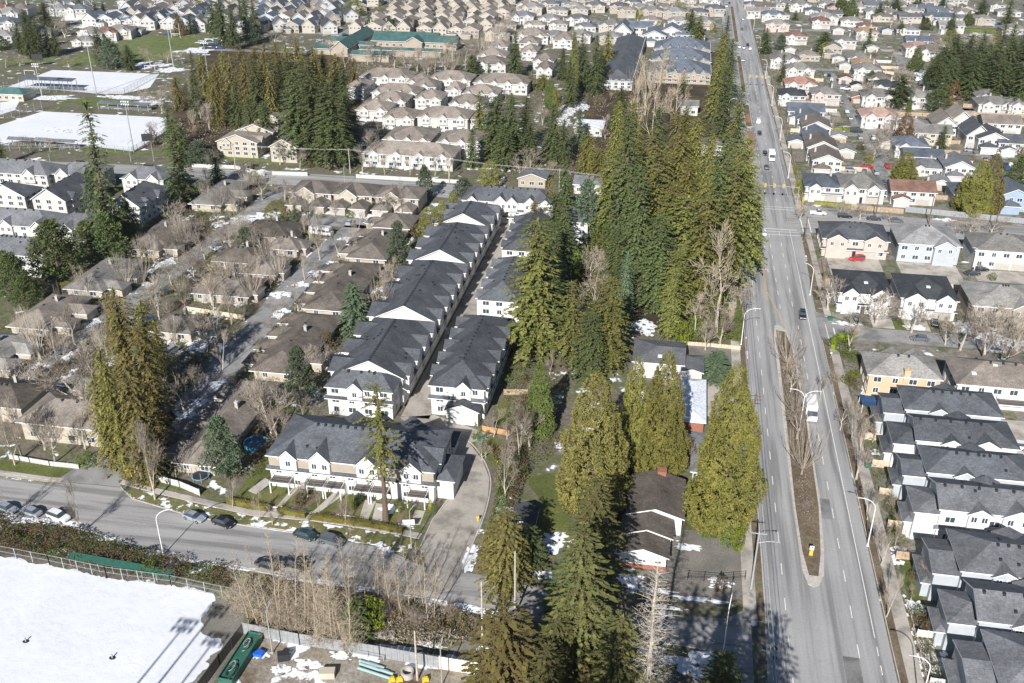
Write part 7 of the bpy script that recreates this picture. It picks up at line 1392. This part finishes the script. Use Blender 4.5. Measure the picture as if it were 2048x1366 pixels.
m = MB(); m.prism([(-.8, -.5), (.7, -.6), (.9, .4), (-.3, .7)], 0, .7); simple('tarpaulin', 'crumpled blue tarpaulin in the building site', 'tarpaulin', 518, 1310, 0, m, [plain('blue_tarp', (.02, .12, .55), .5, var=.3)], 'cover')
m = MB(); m.box(-1.6, -.6, 0, 1.6, .6, .6); simple('concrete_block', 'pale concrete block below the bramble mound', 'concrete block', 770, 1272, R(10), m, CONC, 'block')
for px in (785, 800, 852): m = MB(); m.box(-.45, -.3, .1, .45, .3, .6); m.box(-.25, -.2, .6, .3, .2, .85); m.tube((-.4, -.4, .2), (-.4, .4, .2), .2, None, 8); simple('yellow_machine', ('leftmost' if px == 785 else 'middle' if px == 800 else 'rightmost') + ' small yellow machine at the bottom edge of the building site', 'machine', px, 1362, .3, m, [YEL])
for k, (px, py) in enumerate(((52, 1283), (225, 1316), (154, 1236))):   # stub posts standing in melted holes
    x, y = G(px, py)
    if k == 2: continue
    t = thing('stub_post', ('left' if k == 0 else 'right') + ' short dark post in a melted hole of the snowy field', 'post', (x, y, 0)); m = MB(); m.cyl(0, 0, 0, .75, .12, 10); part('post', m, [STEEL], t); m = MB(); m.prism([(.55 * math.cos(i * .6283), .42 * math.sin(i * .6283)) for i in range(10)], .02, .07); part('ground_plate', m, [DARK], t)
x, y = G(512, 893); t = thing('swimming_pool', 'round above-ground pool with blue rim behind the bungalow row', 'pool', (x, y, 0)); m = MB(); WAT = plain('pool_cover', (.02, .09, .16), .2, var=.3)
for i in range(24):
    a0, a1 = 6.2832 * i / 24, 6.2832 * (i + 1) / 24; c = math.cos; s = math.sin; r0, r1 = 2.5, 2.3
    m.quad((r0 * c(a0), r0 * s(a0), 0), (r0 * c(a1), r0 * s(a1), 0), (r0 * c(a1), r0 * s(a1), 1.2), (r0 * c(a0), r0 * s(a0), 1.2)); m.quad((r0 * c(a0), r0 * s(a0), 1.2), (r0 * c(a1), r0 * s(a1), 1.2), (r1 * c(a1), r1 * s(a1), 1.2), (r1 * c(a0), r1 * s(a0), 1.2)); m.quad((r1 * c(a1), r1 * s(a1), .8), (r1 * c(a0), r1 * s(a0), .8), (r1 * c(a0), r1 * s(a0), 1.2), (r1 * c(a1), r1 * s(a1), 1.2))
part('rim', m, [plain('pool_blue', (.1, .35, .55), .4)], t); m = MB(); m.prism([(2.29 * math.cos(i * .2618), 2.29 * math.sin(i * .2618)) for i in range(24)], .1, .9); part('cover', m, [WAT], t)
x, y = G(402, 957); t = thing('trampoline', 'round trampoline with blue poles and black mat in the fenced garden', 'trampoline', (x, y, 0)); m = MB(); m.prism([(1.7 * math.cos(i * .2618), 1.7 * math.sin(i * .2618)) for i in range(24)], .75, .8); part('mat', m, [DARK], t)
for i in range(6): m = MB(); a = i * 1.047; m.cyl(1.75 * math.cos(a), 1.75 * math.sin(a), 0, 2.4, .06, 6); part('pole', m, [plain('pole_blue', (.2, .32, .42), .5)], t)
m = MB()
for i in range(24): a0, a1 = i * .2618, (i + 1) * .2618; m.tube((1.75 * math.cos(a0), 1.75 * math.sin(a0), .8), (1.75 * math.cos(a1), 1.75 * math.sin(a1), .8), .08, None, 5)
part('ring', m, [plain('pole_blue', (.2, .32, .42), .5)], t)
def sign(px, py, lab, h, w_, hh, mat, rz=0):
    x, y = G(px, py); t = thing('sign', lab, 'sign', (x, y, 0), rz); m = MB(); m.box(-.04, -.04, 0, .04, .04, h); part('post', m, [STEEL], t); m = MB(); m.box(-w_ / 2, -.07, h - hh, w_ / 2, -.045, h); part('board', m, mat if isinstance(mat, list) else [mat], t); return t
t = sign(1621, 1112, 'white keep-right sign above a yellow marker at the tip of the median', 2.3, .75, .9, WHITE)
m = MB(); m.box(-.32, -.1, .2, .32, -.071, 1.3); part('marker_board', m, [YEL], t); m = MB(); m.tube((-.18, -.072, 1.6), (.12, -.072, 1.95), .05, None, 4); m.box(-.05, -.075, 1.9, .17, -.071, 2.1); part('arrow', m, [DARK], t)
sign(259, 956, 'yellow two-sided board at the estate entrance kerb', 2.0, 1.2, 1.6, YEL, R(10)); sign(1661, 716, 'tiny white sign on the pavement near the hedge', 1.6, .4, .4, WHITE)
t = sign(818, 1058, 'white entrance sign beside the end of the clipped hedge', 2.2, 2.2, 1.2, WHITE, R(15))
for px, py, l in ((984, 905, 'yellow marker on the lawn beside the curved lane'), (994, 930, 'yellow marker at the outer edge of the curved lane'), (956, 1042, 'yellow marker low on the curved lane\'s outer kerb'), (860, 1018, 'yellow marker at the end of the townhouse row')):
    m = MB(); m.box(-.12, -.1, 0, .12, .1, 1.0); m.box(-.25, -.11, .6, .25, .11, 1.1); simple('marker_post', l, 'marker', px, py, 0, m, YEL, 'marker')
for px, py, l in ((961, 882, 'green utility box among round shrubs by the lane'), (1735, 935, 'green utility box beside the beige garden fence'), (1660, 640, 'green bin at the side street corner'), (441, 660, 'green utility box beside the shrub on the road island'), (719, 1003, 'green tub between the townhouse shrubs')):
    m = MB(); m.box(-.6, -.5, 0, .6, .5, .9); m.box(-.63, -.53, .901, .63, .53, .97); simple('utility_box', l, 'utility box', px, py, 0, m, GRN)
x, y = G(1497, 1042); m = MB(); m.prism([(-2.4, -1.1), (2.4, -1.1), (2.4, 1.1), (-2.4, 1.1)], .3, .42); t = simple('garden_table', 'grey bench platform on the townhouse side lawn', 'bench', 522, 975, R(70), m, CONC, 'slab')
m = MB(); m.box(-3.2, -2.2, 2.3, 3.2, 2.2, 2.4)
for i in range(9): m.box(-3.2 + i * .79, -2.2, 2.401, -3.12 + i * .79, 2.2, 2.46)
t = simple('patio_cover', 'blue glass patio cover with white bars before the peach-walled house', 'patio cover', 1748, 820, 0, m, [plain('blue_glass', (.03, .08, .18), .15)], 'panels'); m = MB()
for sx in (-3.1, 3.1):
    for sy in (-2.1, 2.1): m.box(sx - .06, sy - .06, 0, sx + .06, sy + .06, 2.29)
part('posts', m, [WHITE], t)
m = MB(); m.tube((-1.2, 0, 2), (1.2, 0, 2), .05, None, 6)
for s in (-1.2, 1.2): m.tube((s, -.8, 0), (s, 0, 2), .05, None, 6); m.tube((s, .8, 0), (s, 0, 2), .05, None, 6)
simple('swing_frame', 'pale swing frame on the brown garden of the estate corner', 'swing', 365, 948, .4, m, [STEEL], 'frame')
for k, (px, py) in enumerate(((1550, 1297), (1550, 1316))):
    x, y = G(px, py); m = MB(); m.prism([(.42 * math.cos(i * .5236), .42 * math.sin(i * .5236)) for i in range(12)], .02, .043); o = part('manhole_cover', m, [DARK], None); o.location = (x, y, 0); tag(o, ('farther' if k == 0 else 'nearer') + ' round manhole cover in the avenue\'s left lane', 'manhole', 'manhole covers')
hz = MB(); hz.box(-600, -30, -1, 520, 1120, 125); hz_o = bpy.data.materials.new('haze'); hz_o.use_nodes = True; hn = hz_o.node_tree; hn.nodes.remove(hn.nodes['Principled BSDF'])
pv = hn.nodes.new('ShaderNodeVolumePrincipled'); pv.inputs['Color'].default_value = (.82, .88, 1, 1); pv.inputs['Density'].default_value = HAZE; pv.inputs['Anisotropy'].default_value = .3; hn.links.new(pv.outputs[0], hn.nodes['Material Output'].inputs['Volume'])
o = part('haze', hz, [hz_o], None); o['kind'] = 'stuff'; tag(o, 'thin pale blue haze over the whole scene', 'haze')
# of the suburban houses the 300 that show largest stay separate; the rest, far off, are one mass
bpy.context.view_layer.update()
hs = [o for o in COL.objects if o.parent is None and o.name.split('.')[0] == 'house']
hs.sort(key=lambda o: o.location.length if o.get('group') else 0)
far = set(o.name for o in hs[296:]); fm = MB(); fmats = []; dead = []
for o in hs[296:]:
    stack = list(o.children)
    while stack:
        c = stack.pop(); stack.extend(c.children); dead.append(c)
        if c.data is None: continue
        M = c.matrix_world; idx = []
        for q in c.data.materials:
            if q not in fmats: fmats.append(q)
            idx.append(fmats.index(q))
        k = len(fm.v); fm.v.extend([tuple(M @ v.co) for v in c.data.vertices])
        for p in c.data.polygons: fm.f.append(tuple(k + i for i in p.vertices)); fm.m.append(idx[p.material_index])
    dead.append(o)
for pl in REG: REG[pl] = [q for q in REG[pl] if q[0].name not in far]
for o in dead: bpy.data.objects.remove(o)
o = part('distant_houses', fm, fmats, None); o['kind'] = 'stuff'; tag(o, 'mass of small distant houses along the top edge of the view', 'houses')
# roof of snow along shaded northern eaves stays with the roofs; labels last
finish_labels()
seen = {}
for o in COL.objects:
    if o.parent is None and o.get('label'):
        seen.setdefault(o['label'], []).append(o)
        n_ = len(o['label'].split())
        if n_ > 16 or n_ < 4: print('LABEL LENGTH', n_, o['label'])
for k, v in seen.items():
    if len(v) > 1: print('DUPLICATE', len(v), k)
print('OBJECTS', len(COL.objects), 'THINGS', sum(1 for o in COL.objects if o.parent is None))
